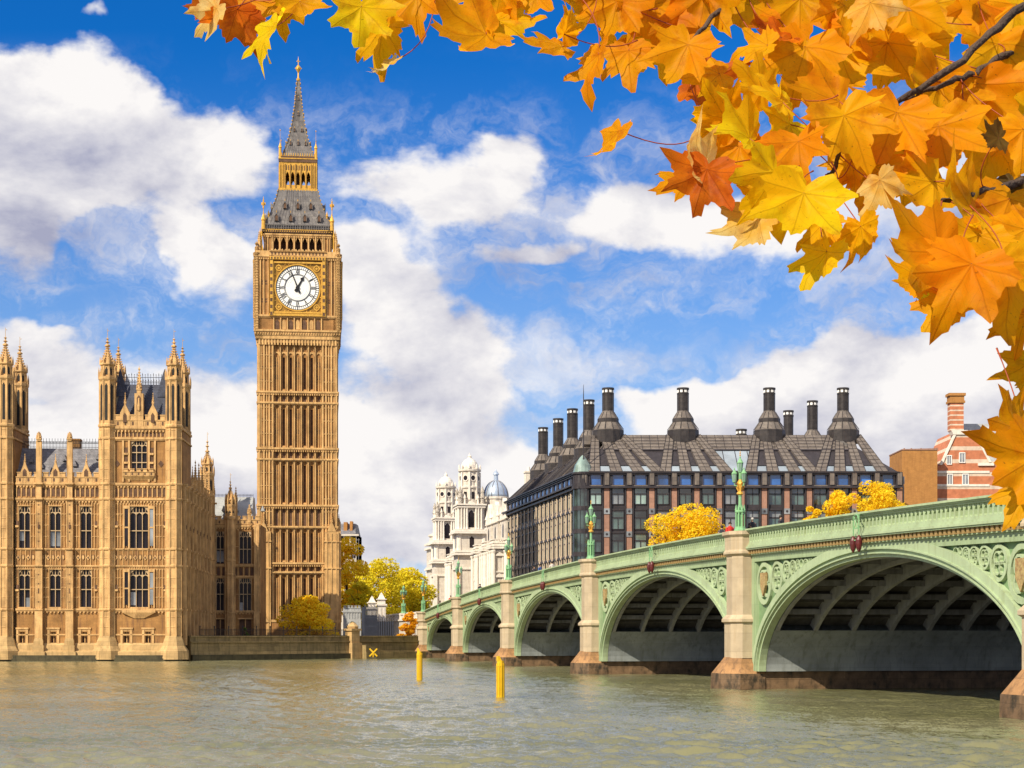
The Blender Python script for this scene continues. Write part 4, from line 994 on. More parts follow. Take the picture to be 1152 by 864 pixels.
# ---------------------------------------------------------------- the clock tower
TD = 266.0
ts = F/TD
def tz(py): return CH+(HZ-py)*(TD+float(np.interp(py, [63, 90, 173, 178, 213, 215, 255, 262, 286, 292], [6.2, 6.2, 3.7, 3.2, 3.2, 2.9, .9, .9, .7, 0.0])))/F
ct = thing('clock_tower', 'tall golden Gothic clock tower with white dial and pointed iron spire', 'clock tower', (PX(335, TD)-.70, TD+6.2, 0), R(6.3)); ct.scale = (.968, .968, 1)
def clock_tower():
    H = 6.38                                   # half width of the shaft
    mw, mt, md, mg, mr, mrt = MB(), MB(), MB(), MB(), MB(), MB()
    allm = (mw, mt, md, mg, mr, mrt)
    lv = [tz(715), tz(644), tz(634), tz(593), tz(569), tz(517), tz(505), tz(453.5), tz(441.5), tz(384)]
    cp = 3.95; PITCH = 2*cp/7
    for side in range(4):
        T = Matrix.Rotation(side*PI/2, 4, 'Z')
        for m_ in allm: m_.T = T
        Y = -H
        rec = Y+.40
        # recessed centre field of seven slim bays between broad corner piers
        zones = [(lv[0]+.2, lv[1], 0), (lv[2], lv[3], 1), (lv[4], lv[5], 1), (lv[6], lv[7], 1), (lv[8], lv[9]-1.6, 1)]
        slits = []
        for (a, b, f) in zones:
            ins = .6 if f else 1.0
            for j in (1, 2, 4, 5):
                c = -cp+(j+.5)*PITCH
                slits.append((c-.20, c+.20, a+ins, b-.9))
        mw.holed(-cp, cp, GZ-.5, tz(374), slits, rec, .45)
        for sx in (-1, 1):
            xa, xb = sorted((sx*cp, sx*H))
            mw.box(xa, xb, Y+.02, -cp-.01 if False else Y+.8, GZ-.5, tz(380))
            for q in (cp+.1, cp+.62, cp+1.5, H-.16):
                mt.box(sx*q-.13, sx*q+.13, Y-.17, Y+.05, GZ, tz(386))
            mt.box(sx*(cp+1.06)-.09, sx*(cp+1.06)+.09, Y-.08, Y+.05, GZ, tz(386)); mt.box(sx*(cp+1.95)-.08, sx*(cp+1.95)+.08, Y-.08, Y+.05, GZ, tz(386))
            for z in np.arange(GZ+1.5, tz(388), 2.05):
                mt.box(xa, xb, Y-.11, Y+.05, z, z+.10)
                for q in (cp+.36, cp+1.28, cp+1.72, cp+2.12): md.box(sx*q-.07, sx*q+.07, Y-.03, Y+.04, z+.14, z+.36)
        for j in range(8):
            x = -cp+j*PITCH; mt.box(x-.095, x+.095, Y+.02, rec+.05, GZ, tz(383))
            for q in (-.27, .27):
                if -cp < x+q < cp: mt.box(x+q-.045, x+q+.045, rec-.13, rec+.05, GZ, tz(384))
        for (a, b, f) in zones:
            for j in range(7):
                c = -cp+(j+.5)*PITCH
                for sx in (-1, 1):
                    mt.xz([(c+sx*PITCH*.5, b-1.0), (c+sx*PITCH*.3, b-.5), (c, b-.22), (c, b-.05), (c+sx*PITCH*.5, b-.05)][::sx], rec-.16, rec+.02)
                if j in (0, 3, 6):
                    mt.box(c-.06, c+.06, rec-.1, rec+.02, a, b-.9)
                    zm = a+(b-a)*.38
                    for dx in (-.17, .17):
                        for dz in (-.19, .19): md.box(c+dx-.11, c+dx+.11, rec-.03, rec+.03, zm+dz-.12, zm+dz+.12)
                    for zz in (b-1.9, b-2.4): md.box(c-.24, c+.24, rec-.03, rec+.03, zz, zz+.32)
                else:
                    mt.box(c-.33, c+.33, rec-.10, rec+.02, a+.25, a+.45)
        for (a, b) in ((lv[1], lv[2]), (lv[3], lv[4]), (lv[5], lv[6]), (lv[7], lv[8])):
            string(mt, -H-.22, H+.22, b, .30, .28, .36, Y); string(mt, -H-.2, H+.2, a, .26, .26, 0, Y)
            mt.box(-cp, cp, Y-.05, rec+.1, a-.12, a+.12); mt.box(-cp, cp, Y-.05, rec+.1, b-.12, b+.12)
            for j in range(7):
                c = -cp+(j+.5)*PITCH; md.xz([(c-.30, a+.25), (c+.30, a+.25), (c+.30, b-.75), (c, b-.4), (c-.30, b-.75)], rec-.03, rec+.03)
            for sx in (-1, 1):
                for q in (cp+.36, cp+1.06, cp+1.5, cp+2.0):
                    md.box(sx*q-.11, sx*q+.11, Y-.05, Y+.03, a+.5, b-.6)
        # gablets and steps at the base
        for sx in (-1, 1):
            x = sx*(H-.9); mt.box(x-1.15, x+1.15, Y-.55, Y, GZ, tz(598)); mt.xz([(x-.75, tz(598)), (x+.75, tz(598)), (x, tz(586))], Y-.60, Y); pinnacle(mt, x, Y-.3, tz(594), tz(586), tz(577), .22)
            for z in (tz(640), tz(610)): mt.box(x-1.25, x+1.25, Y-.7, Y, z, z+.2)
            for q in (-.75, 0, .75): mt.box(x+q-.09, x+q+.09, Y-.66, Y, GZ, tz(600))
            mt.xz([(x-.9, tz(700)), (x+.9, tz(700)), (x, tz(690))], Y-.75, Y)
        string(mt, -H-.5, H+.5, tz(699), .45, .4, 0, Y); mw.box(-H-.3, H+.3, Y-.38, Y, GZ-.5, tz(701))
        # corbel to the clock stage
        HC = 6.75; Yc = -HC
        for k, (za, zb, h_) in enumerate(((tz(386), tz(382), H+.18), (tz(382), tz(378), H+.40), (tz(378), tz(374.5), HC+.12))):
            mt.box(-h_, h_, -h_, -h_+1.2, za, zb)
        n = 26
        for j in range(n):
            x = -H+(j+.5)*2*H/n; mt.box(x-.14, x+.14, -H-.30, -H+.1, tz(388.5), tz(382))
        # little arcade under the dial, dial stage, cornice
        z0, z1 = tz(374.5), tz(356.5)
        mw.box(-HC, HC, Yc, Yc+1.0, z0, z1)
        for j in range(7):
            c = -3.85+(j+.5)*1.1
            (md if j % 2 == 0 else mt).xz([(c-.34, z0+.5), (c+.34, z0+.5), (c+.34, z1-.9), (c, z1-.45), (c-.34, z1-.9)], Yc-(.04 if j % 2 == 0 else .03), Yc+.05)
            mt.box(c-.64, c-.46, Yc-.22, Yc+.05, z0+.2, z1)
        mt.box(3.85-.09, 3.85+.09, Yc-.22, Yc+.05, z0+.2, z1)
        string(mt, -HC-.2, HC+.2, z0+.2, .3, .3, .4, Yc); mg.box(-4.55, 4.55, Yc-.48, Yc, tz(356.5), tz(354)); string(mt, -HC-.15, HC+.15, z1, .25, .3, 0, Yc)
        z0, z1 = tz(356), tz(291)
        mw.box(-HC, HC, Yc, Yc+1.0, z0, z1)
        for sx in (-1, 1):
            for q in (4.75, 5.45, 6.0): mt.box(sx*q-.10, sx*q+.10, Yc-.16, Yc+.05, z0, z1)
            for zz in (tz(319), tz(339)):
                for dx in (5.0, 5.75):
                    for a_ in (-.14, .14):
                        for b_ in (-.2, .2): md.box(sx*dx+a_-.10, sx*dx+a_+.10, Yc-.03, Yc+.03, zz+b_-.13, zz+b_+.13)
            for k in range(17):                # chequered gilt pilasters flanking the dial
                zz = z0+(z1-z0)*(k+.5)/17; (mg if k % 2 else md).box(sx*4.22-.22, sx*4.22+.22, Yc-.50, Yc, zz-.27, zz+.27)
                mg.box(sx*4.22-.26, sx*4.22-.20, Yc-.52, Yc, zz-.27, zz+.27); mg.box(sx*4.22+.20, sx*4.22+.26, Yc-.52, Yc, zz-.27, zz+.27)
            a = Yc+.15                          # octagonal corner shafts
            mt.lathe(sx*HC-sx*.15, a, [(.52, tz(374)), (.52, tz(290)), (.62, tz(289)), (.62, tz(287)), (.30, tz(286)), (.34, tz(281)), (.1, tz(279)), (.32, tz(277)), (0, tz(274))], 8)
            for z_ in np.arange(tz(372), tz(291), .42): mt.lathe(sx*HC-sx*.15, a, [(.51, z_), (.56, z_+.1), (.51, z_+.2)], 8)
        # over the dial: gilt and green band, pierced parapet
        mg.box(-4.5, 4.5, Yc-.55, Yc, tz(293.5), tz(290.5))
        for k in range(18): x = -4.4+8.8*(k+.5)/18; md.box(x-.12, x+.12, Yc-.57, Yc, tz(293), tz(291))
        string(mt, -HC-.25, HC+.25, tz(290), .35, .3, .35, Yc)
        mt.box(-HC, HC, Yc-.15, Yc+.3, tz(290), tz(284.5))
        for k in range(16): x = -4.4+8.8*(k+.5)/16; mt.xz([(x-.25, tz(284.5)), (x+.25, tz(284.5)), (x, tz(282.3))], Yc-.4, Yc+.1); md.box(x-.11, x+.11, Yc-.18, Yc, tz(289), tz(286))
        mt.box(-4.6, 4.6, Yc-.35, Yc+.2, tz(290), tz(289.3)); mt.box(-4.6, 4.6, Yc-.35, Yc+.2, tz(285.3), tz(284.5))
        # belfry of seven open arches
        HB = 5.35; Yb = -HB; z0, z1 = tz(289), tz(262.5)
        bh = [(-4.05+j*1.157+.19, -4.05+(j+1)*1.157-.19, tz(283), tz(266.5)) for j in range(7)]
        mw.holed(-HB, HB, z0, z1, bh, Yb, .9)
        for a, b, c_, d in bh:
            m_ = (a+b)/2
            for sx, e in ((1, a), (-1, b)): mt.xz([(e, d-.9), (e+sx*.14, d-.45), (m_, d-.02), (m_, d+.25), (e, d+.25)][::sx], Yb-.05, Yb+.5)
            mg.xz([(m_-.25, d+.05), (m_+.25, d+.05), (m_, d+.4)], Yb-.1, Yb)
        for j in range(8): x = -4.05+j*1.157; mt.box(x-.1, x+.1, Yb-.18, Yb+.05, z0, z1-.2); mt.lathe(x, Yb-.12, [(.12, z1-1.2), (0, z1-.2)], 4)
        for sx in (-1, 1):
            for q in (4.3, 4.85, 5.2): mt.box(sx*q-.08, sx*q+.08, Yb-.13, Yb+.05, z0, z1)
            x = sx*(HC-.45); pinnacle(mt, x, Yc+.6, tz(288), tz(272), tz(262), .20); mg.lathe(sx*HC*.90, Yc+.9, [(.16, tz(287)), (.13, tz(268)), (.2, tz(267)), (.05, tz(260)), (0, tz(257))], 6)
        string(mt, -HB-.1, HB+.1, z1-.25, .25, .25, .3, Yb)
        md.box(-HB-.38, HB+.38, Yb-.38, Yb+.6, tz(262.3), tz(259.5)); mg.box(-HB-.42, HB+.42, Yb-.42, Yb+.5, tz(259.5), tz(258.6))
        for k in range(30): x = -HB-.3+(2*HB+.6)*(k+.5)/30; mg.box(x-.06, x+.06, Yb-.44, Yb, tz(261.6), tz(260.3))
        # iron parapet
        for k in range(31): x = -HB-.35+(2*HB+.7)*k/30; mrt.box(x-.05, x+.05, Yb-.36, Yb-.26, tz(258.6), tz(253.5))
        mrt.box(-HB-.4, HB+.4, Yb-.38, Yb-.24, tz(253.8), tz(253)); mrt.box(-HB-.4, HB+.4, Yb-.36, Yb-.25, tz(257), tz(256.6))
    for m_ in allm: m_.T = None
    # lower roof, concave
    def sq(h, z): return [(-h, -h, z), (h, -h, z), (h, h, z), (-h, h, z)]
    lower = [(259, 5.55), (254, 5.45), (245, 4.85), (238, 4.35), (231, 3.95), (222, 3.5), (213, 3.2)]
    mr.loft([sq(h, tz(y)) for y, h in lower])
    upper = [(180, 2.85), (173, 2.50), (167, 2.15), (162, 1.88), (154, 1.52), (145.6, 1.22), (137, .97), (129, .80), (118, .56), (106, .39), (97, .26), (91, .20)]
    mr.loft([sq(h, tz(y)) for y, h in upper])
    for prof in (lower[1:], upper[1:]):        # hip ridges with crockets, standing seams
        for sx in (-1, 1):
            for sy in (-1, 1):
                mrt.tube([(sx*h, sy*h, tz(y)) for y, h in prof], .085, 5)
        for (y0, h0), (y1, h1) in zip(prof, prof[1:]):
            n = max(1, int(abs(tz(y1)-tz(y0))/.55))
            for k in range(n):
                f = (k+.5)/n; h = h0+(h1-h0)*f; z = tz(y0+(y1-y0)*f)
                for sx in (-1, 1):
                    for sy in (-1, 1): mg.cbox(sx*(h+.09), sy*(h+.09), z-.07, .17, .17, .17)
    for side in range(4):
        T = Matrix.Rotation(side*PI/2, 4, 'Z')
        for m_ in allm: m_.T = T
        def at(prof, z):
            for (y0, h0), (y1, h1) in zip(prof, prof[1:]):
                if tz(y0) <= z <= tz(y1): return h0+(h1-h0)*(z-tz(y0))/(tz(y1)-tz(y0))
            return prof[-1][1]
        for q in np.arange(-4.8, 4.81, .6):      # seams
            ys = [(y, h) for y, h in lower if h > abs(q)]
            if len(ys) > 1: mrt.tube([(q*(h/ys[0][1])*.98, -h-.02, tz(y)) for y, h in ys], .035, 4)
        for q in np.arange(-2.2, 2.21, .44): mrt.tube([(q*h/2.85, -h-.015, tz(y)) for y, h in upper[:-2]], .022, 4)
        for prof, rows in ((lower, ((249, (-3.45, -1.15, 1.15, 3.45), .52), (234.5, (-2.1, 0, 2.1), .48))), (upper, ((162.5, (-1.25, 0, 1.25), .27), (147, (-.62, .62), .25), (129, (0,), .22), (112, (0,), .18)))):
            for py, xs, w in rows:              # gabled lucarnes
                z = tz(py); h = at(prof, z)
                for x in xs:
                    md.box(x-w*.52, x+w*.52, -h-w*.62, -h+w, z, z+w*1.15); md.xz([(x-w*.52, z+w*1.151), (x+w*.52, z+w*1.151), (x, z+w*2.0)], -h-w*.62, -h+w)
                    for sx in (-1, 1): mrt.xz([(x+sx*w*.72, z+w*.9), (x+sx*w*.80, z+w*1.1), (x, z+w*2.5), (x, z+w*2.05)][::sx], -h-w*.75, -h+w*1.6)
                    for sx in (-1, 1): mrt.box(x+sx*w*.55-.05, x+sx*w*.55+.05, -h-w*.72, -h, z-.05, z+w*1.1)
                    mg.lathe(x, -h-w*.6, [(.07, z+w*2.2), (.04, z+w*3.0), (0, z+w*3.2)], 5)
        # gilded lantern stage
        HL = 3.02
        gh = [(-1.72+j*.86 - .0 - .29+ .0, -1.72+j*.86+.29, tz(208), tz(193)) for j in range(5)]
        mg.holed(-HL, HL, tz(213), tz(182), gh, -HL, .35)
        for a, b, c_, d in gh:
            m_ = (a+b)/2
            for sx, e in ((1, a), (-1, b)): mg.xz([(e, d-.7), (e+sx*.1, d-.35), (m_, d), (m_, d+.05), (e, d+.05)][::sx], -HL-.02, -HL+.3)
        for j in range(6): x = -2.15+j*.86; mg.box(x-.09, x+.09, -HL-.16, -HL+.05, tz(213), tz(184)); md.box(x-.03, x+.03, -HL-.18, -HL, tz(212), tz(185))
        for j in range(5):
            x = -1.72+j*.86
            for dx in (-.18, .18): md.box(x+dx-.08, x+dx+.08, -HL-.02, -HL+.04, tz(191.5), tz(186))
        for sx in (-1, 1):
            for q in (2.45, 2.75, 3.0): mg.box(sx*q-.06, sx*q+.06, -HL-.1, -HL+.05, tz(213), tz(183)); md.box(sx*(q-.12)-.04, sx*(q-.12)+.04, -HL-.02, -HL+.04, tz(211), tz(186))
        mg.box(-HL-.15, HL+.15, -HL-.22, -HL+.3, tz(214), tz(212.5))
        for k in range(12): x = -HL+2*HL*(k+.5)/12; mg.xz([(x-.2, tz(212)), (x, tz(215.5)), (x+.2, tz(212))], -HL-.24, -HL)
        md.box(-HL-.10, HL+.10, -HL-.12, -HL+.5, tz(182.5), tz(179)); mg.box(-HL-.16, HL+.16, -HL-.18, -HL+.4, tz(179), tz(178)); md.box(-HL-.05, HL+.05, -HL-.05, -HL+.3, tz(178), tz(176))
        for k in range(17): x = -HL+2*HL*k/16; mg.box(x-.05, x+.05, -HL-.1, -HL, tz(176), tz(173.2)); mg.xz([(x-.14, tz(176)), (x+.14, tz(176)), (x, tz(174.3))], -HL-.08, -HL+.02)
        for sx in (-1, 1): mg.lathe(sx*(HL-.1), -HL+.1, [(.26, tz(178)), (.22, tz(168)), (.3, tz(167.5)), (.08, tz(163)), (.03, tz(160)), (.02, tz(150)), (.12, tz(149.5)), (0, tz(148))], 6)
        # corner vanes of the main parapet
        for sx in (-1, 1):
            x, y = sx*(5.55), -5.55
            mg.lathe(x, y, [(.34, tz(259)), (.3, tz(250)), (.4, tz(249)), (.1, tz(243)), (.06, tz(240)), (.05, tz(226)), (.0, tz(224.5))], 6)
            mg.box(x-.35, x+.35, y-.04, y+.04, tz(234), tz(231)); mg.box(x-.12, x+.12, y-.05, y+.05, tz(237), tz(228))
            mg.lathe(sx*4.75, -4.75, [(.18, tz(252)), (.14, tz(243)), (.2, tz(242)), (0, tz(237))], 5)
    for m_ in allm: m_.T = None
    # floors that darken the open stages, lantern columns
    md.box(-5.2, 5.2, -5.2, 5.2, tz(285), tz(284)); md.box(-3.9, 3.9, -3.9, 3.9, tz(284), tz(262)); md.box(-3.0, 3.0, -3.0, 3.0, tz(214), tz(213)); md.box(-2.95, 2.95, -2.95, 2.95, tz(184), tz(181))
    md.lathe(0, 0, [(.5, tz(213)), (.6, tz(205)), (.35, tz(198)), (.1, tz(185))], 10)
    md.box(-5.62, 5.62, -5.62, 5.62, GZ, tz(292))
    joined('wall', (mw, mt, md), (M['stone_tower'], M['stone_tower_trim'], M['shade_stone']), ct); joined('roof', (mr, mrt), (M['iron_roof'], M['iron_roof']), ct); mg.build('gilded_trim', M['gilt'], ct)
    m = MB(); m.lathe(0, 0, [(.18, tz(92)), (.34, tz(90.5)), (.36, tz(89)), (.14, tz(88)), (.10, tz(82)), (.22, tz(80.5)), (.42, tz(78)), (.42, tz(76)), (.2, tz(74)), (.07, tz(73)), (.06, tz(69)), (.16, tz(68.5)), (.05, tz(67)), (0, tz(63))], 10)
    m.box(-.55, .55, -.06, .06, tz(77.6), tz(76.4)); m.box(-.06, .06, -.55, .55, tz(77.6), tz(76.4)); m.box(-.3, .3, -.04, .04, tz(69.4), tz(68.7))
    for k in range(4): a = PI/4+k*PI/2; m.tube([(0, 0, tz(80)), (.35*math.cos(a), .35*math.sin(a), tz(78.5)), (.45*math.cos(a), .45*math.sin(a), tz(75.5))], .04, 4)
    m.build('finial', M['gilt'], ct)
    # dials
    ROM = ['XII', 'I', 'II', 'III', 'IV', 'V', 'VI', 'VII', 'VIII', 'IX', 'X', 'XI']
    zc_ = tz(324.4)
    for side in (0, 1, 3):
        T = Matrix.Rotation(side*PI/2, 4, 'Z') @ Matrix.Translation((0, -6.75, zc_))
        RD = 3.5
        def disc(r, y0, y1, n=64): return [(r*math.sin(2*PI*k/n), -r*math.cos(2*PI*k/n)) for k in range(n)]
        m = MB(); m.T = T; m.xz(disc(RD, 0, 0), -.14, 0.05); f = m.build('clock_face', M['dial'], ct)
        ring = lambda r: [(r*math.sin(2*PI*k/64), r*math.cos(2*PI*k/64)) for k in range(65)]
        m = MB(); m.T = T                        # black tracery: rings, minute ladder, numerals
        for r0, r1 in ((3.42, 3.52), (2.92, 2.98), (2.10, 2.16), (1.98, 2.02)): m.strip(ring(r0), ring(r1), -.19, -.13)
        def seg(p, q, w):
            p, q = Vector(p), Vector(q); d = (q-p).normalized(); n = Vector((-d.y, d.x))*w/2
            m.xz([tuple(v) for v in (p-n, q-n, q+n, p+n)], -.18, -.13)
        for k in range(60):
            a = 2*PI*k/60; s_, c_ = math.sin(a), math.cos(a)
            seg((3.0*s_, 3.0*c_), (3.4*s_, 3.4*c_), .05 if k % 5 else .13)
        for k in range(12):
            a = 2*PI*k/12; s_, c_ = math.sin(a), math.cos(a)
            seg((1.0*s_*2.0, 1.0*c_*2.0), (3.42*s_, 3.42*c_), .035)
            chars = ROM[k]; w = {'I': .17, 'V': .36, 'X': .38}
            tot = sum(w[ch] for ch in chars); sc = min(1.0, .95/tot); x = -tot*sc/2
            def G(u, v_): return (u*c_+(2.54+v_)*s_, -u*s_+(2.54+v_)*c_)
            hh = .33
            for ch in chars:
                ww = w[ch]*sc; c2 = x+ww/2
                if ch == 'I': seg(G(c2, -hh), G(c2, hh), .085)
                elif ch == 'V': seg(G(c2-ww*.38, hh), G(c2, -hh), .085); seg(G(c2+ww*.38, hh), G(c2, -hh), .05)
                else: seg(G(c2-ww*.38, hh), G(c2+ww*.38, -hh), .085); seg(G(c2+ww*.38, hh), G(c2-ww*.38, -hh), .05)
                x += ww
        m.build('numeral_ring', M['dial_black'], f)
        m = MB(); m.T = T; m.xz(disc(1.0, 0, 0), -.155, -.13)
        for r0, r1 in ((1.45, 1.48), (1.72, 1.75)): m.strip(ring(r0), ring(r1), -.17, -.13)
        m.build('dial_centre', M['white'], f)
        m = MB(); m.T = T                        # gilt square frame with dark spandrels
        W2 = 3.92
        for sx in (-1, 1):
            m.box(sx*W2-.14, sx*W2+.14, -.36, 0, -W2-.14, W2+.14); m.box(-W2, W2, -.34, 0, sx*W2-.13, sx*W2+.13)
        m.strip(ring(3.52), ring(3.72), -.30, 0)
        for sx in (-1, 1):
            for sz in (-1, 1):
                cx, cz = sx*3.05, sz*3.05
                rg = lambda r: [(cx+r*math.sin(2*PI*k/16), cz+r*math.cos(2*PI*k/16)) for k in range(17)]
                m.strip(rg(.34), rg(.50), -.20, 0); m.strip(rg(.02), rg(.2), -.2, 0)
                for (dx, dz) in ((.52, 0), (0, .52), (.6, -1.0), (-1.0, .6), (.6, -1.6), (-1.6, .6)):
                    q = .13; m.xz([(cx+sx*dx, cz+sz*dz+q), (cx+sx*dx-q, cz+sz*dz), (cx+sx*dx, cz+sz*dz-q), (cx+sx*dx+q, cz+sz*dz)], -.18, 0)
        m.build('dial_frame', M['gilt'], f)
        m = MB(); m.T = T; m.box(-W2, W2, -.08, .04, -W2, W2); m.build('dial_surround', M['dial_gold'], f)
        for nm, ang, ln, tl, w in (('minute_hand', R(-22.5), 3.2, 1.0, .20), ('hour_hand', R(29), 1.95, .75, .36)):
            m = MB(); m.T = T @ Matrix.Rotation(ang, 4, 'Y')
            yb = -.30 if nm == 'minute_hand' else -.25
            m.xz([(-w*.5, 0), (w*.5, 0), (w*.30, ln*.85), (0, ln), (-w*.30, ln*.85)], yb, yb+.04)
            if nm == 'hour_hand': m.xz([(0, ln*.62), (w*.95, ln*.76), (0, ln*1.03), (-w*.95, ln*.76)], yb-.01, yb+.045)
            m.xz([(-w*.4, 0), (-w*.85, -tl*.8), (0, -tl), (w*.85, -tl*.8), (w*.4, 0)], yb+.003, yb+.043)
            m.xz([(.32*math.sin(2*PI*k/16), -.32*math.cos(2*PI*k/16)) for k in range(16)], yb-.02, yb+.05)
            m.build(nm, M['dial_black'], f)
clock_tower()
# ---------------------------------------------------------------- the dark bronze office block
QD = 270.0
qs = F/QD
def qz(py): return CH+(HZ-py)/qs
def office():
    SA = math.atan(.185)                         # the street flank leans away by this much
    org = Vector((PX(652, QD), QD, 0))
    ob = thing('office_block', 'dark bronze office block with black tubular chimneys on a radiating roof', 'office building', org)
    W = 51.0; L = 66.0
    BAY = 3.6
    zE, zC, z0 = qz(531), qz(547), 4.6
    SB, ZR = 9.0, CH+(HZ-490)*279/F
    rows = [(qz(567.5), qz(548.5)), (qz(595.6), qz(574.5))]
    while rows[-1][0] > 8: rows.append((rows[-1][0]-3.67, rows[-1][1]-3.67))
    counts = {'window': 0}
    cache = {}
    def window(T, cx, za, zb, w, gl, kind='window'):
        key = (round(zb-za, 2), round(w, 2), gl)
        if key not in cache:
            m = MB(); m.box(-w/2, w/2, .32, .36, 0, zb-za); o = m.build(kind, M[gl], ob)
            m = MB(); h = zb-za
            m.box(-.05, .05, .18, .34, 0, h*.62); m.box(-w/2, w/2, .16, .34, h*.60, h*.66); m.box(-w/2-.001, -w/2+.09, .14, .34, 0, h); m.box(w/2-.09, w/2+.001, .14, .34, 0, h); m.box(-w/2, w/2, .14, .34, 0, .1); m.box(-w/2, w/2, .14, .34, h-.08, h)
            m.build('window_frame', M['bronze_dark'], o); cache[key] = o
        else:
            s = cache[key]; o = s.copy(); col.objects.link(o); o.parent = ob; g = s.children[0].copy(); col.objects.link(g); g.parent = o
        o.matrix_basis = T @ Matrix.Translation((cx, 0, za))
        counts['window'] += 1
    FT = Matrix.Identity(4)
    mB, mD, mP, mW = MB(), MB(), MB(), MB()
    rest = MB()
    def facade(T, length, nb, off, front, pier, limit):
        for m_ in (mB, mD, mP, mW, rest): m_.T = T
        bw = BAY
        cs = [off+bw*(k+.5) for k in range(nb)]
        ww = 1.95 if front else 2.2
        holes = [(c-ww/2, c+ww/2, a, b) for c in cs for a, b in rows]+[(c-.85, c+.85, zC+.25, zE-.45) for c in cs]
        wy = .30 if front else .02; TW = T if front else T @ Matrix.Translation((0, -.24, 0))
        mD.holed(0, length, z0-2, zE, holes, wy, .6 if front else .15)
        rs = random.Random(3)
        for i, c in enumerate(cs):
            for a, b in rows:
                if counts['window'] < limit: window(TW, c, a, b, ww, rs.choice(['glass_office', 'glass_green', 'glass_green', 'glass_pale', 'glass_office']))
                else: yo = .30 if front else -.24; rest.box(c-ww/2, c+ww/2, yo+.34, yo+.36, a, b); mD.box(c-.05, c+.05, yo+.25, yo+.33, a, b); mD.box(c-ww/2, c+ww/2, yo+.25, yo+.33, a+(b-a)*.6, a+(b-a)*.66)
                if front:                        # pale upper half blind
                    mW.box(c-ww/2+.12, c+ww/2-.12, .60, .619, a+(b-a)*.67, b-.1)
                (mD.box(c-1.05, c+1.05, .1, .3, b+.05, b+.35) if front else None)
            mS = MB(); mS.T = T; mS.box(c-.85, c+.85, wy+.1, wy+.14, zC+.25, zE-.45); mS.build('clerestory_window', M['glass_blue'], ob)
            mD.box(c-.06, c+.06, .45, .6, zC+.25, zE-.45)
            for sx in (-1, 1): mD.box(c+sx*.95-.1, c+sx*.95+.1, .05, .35, zC, zE)
        for k in range(nb+1):
            x = off+bw*k
            if front:
                mP.box(x-.42, x+.42, -.05, .32, z0, zC-.35)
                for sx in (-1, 1): mD.box(x+sx*.62-.09, x+sx*.62+.09, -.16, .32, z0, zC-.1)
                for a, b in rows[1:]:
                    mW.box(x-.46, x+.46, -.16, -.04, b-.55, b+.35); mD.xz([(x+.2*math.sin(j*PI/4), b-.1-.2*math.cos(j*PI/4)) for j in range(8)], -.20, -.15)
                mD.loft([[(x-.7, -.1, zC-.2), (x+.7, -.1, zC-.2), (x+.7, .3, zC-.2), (x-.7, .3, zC-.2)], [(x-.45, -.2, zE), (x+.45, -.2, zE), (x+.45, .3, zE), (x-.45, .3, zE)]])
                mB.box(x-.35, x+.35, -.26, -.18, zC+.2, zE-.1)
                mW.box(x+.62, x+.84, .16, .22, zC+.35, zE-.7)
            else:                                # street flank: slim pale posts with deep reveals
                for j, pw, pd in ((0, .42, .16), (.5, .14, .07)):
                    xx = x+j*bw
                    if xx > length: continue
                    mP.box(xx-pw/2, xx+pw/2, -pd+.04, .3, z0, zC-.6)
                    if j == 0:
                        for a, b in rows: mD.box(xx-.14, xx+.14, -pd-.03, -pd, b-.35, b); mP.box(xx-.3, xx+.3, -pd-.03, .3, b+.08, b+.62)
                mD.loft([[(x-.9, -.1, zC-.2), (x+.9, -.1, zC-.2), (x+.9, .3, zC-.2), (x-.9, .3, zC-.2)], [(x-.5, .0, zE), (x+.5, .0, zE), (x+.5, .3, zE), (x-.5, .3, zE)]])
        if not front:
            for a, b in rows: mD.box(0, length, -.10, .3, b+.12, b+.42)
        mD.box(-.2, length+.2, -.5, .35, zC-.32, zC-.02); mD.box(-.1, length+.1, -.35, .3, zE-.14, zE+.06); mD.box(-.1, length+.1, -.25, .3, zE-.4, zE-.3)
        mB.box(0, length, .0, .29, zC, zC+.2)
        if not front: mD.box(-.1, length+.1, -.9, .3, zC+.2, zC+.45); mD.box(-.1, length+.1, -.6, .3, zE+.1, zE+.3)
        for m_ in (mB, mD, mP, mW, rest): m_.T = None
    facade(FT, W, 14, .75, True, 'pink', 42)
    Tside = Matrix.Rotation(PI/2+SA-PI, 4, 'Z')   # runs from the far end to the corner: x towards the camera
    Tside = Tside @ Matrix.Translation((-L, 0, 0))
    p_front = mP; mP = MB()
    def swap(): pass
    facade(Tside, L-1.2, 17, 2.0, False, 'pale', 90)
    p_side = mP
    # roof: slope sheets, radiating legs, ridge
    def roof(T, length, fans, chim, sb, front):
        m_, d_, sky_ = MB(), MB(), []
        for q in (m_, d_): q.T = T
        rise = ZR-zE
        def pt(x, f, lift=0.0): return (x, .1+sb*f-lift*.6, zE+rise*f+lift)
        xl, xr = (0, length)
        d_.face([pt(xl, 0), pt(xr, 0), pt(xr-(sb*.92 if front else 10.6), 1), pt(xl+(5.7 if front else 0), 1)])
        top = .56
        def quad(m, a0, a1, b0, b1, f0, f1, lift=.16):
            m.loft([[pt(a0, f0, lift), pt(a1, f0, lift), pt(a1, f0, -.1), pt(a0, f0, -.1)], [pt(b0, f1, lift), pt(b1, f1, lift), pt(b1, f1, -.1), pt(b0, f1, -.1)]])
        x0, x1 = (min(f[0] for f in fans), max(f[0] for f in fans))
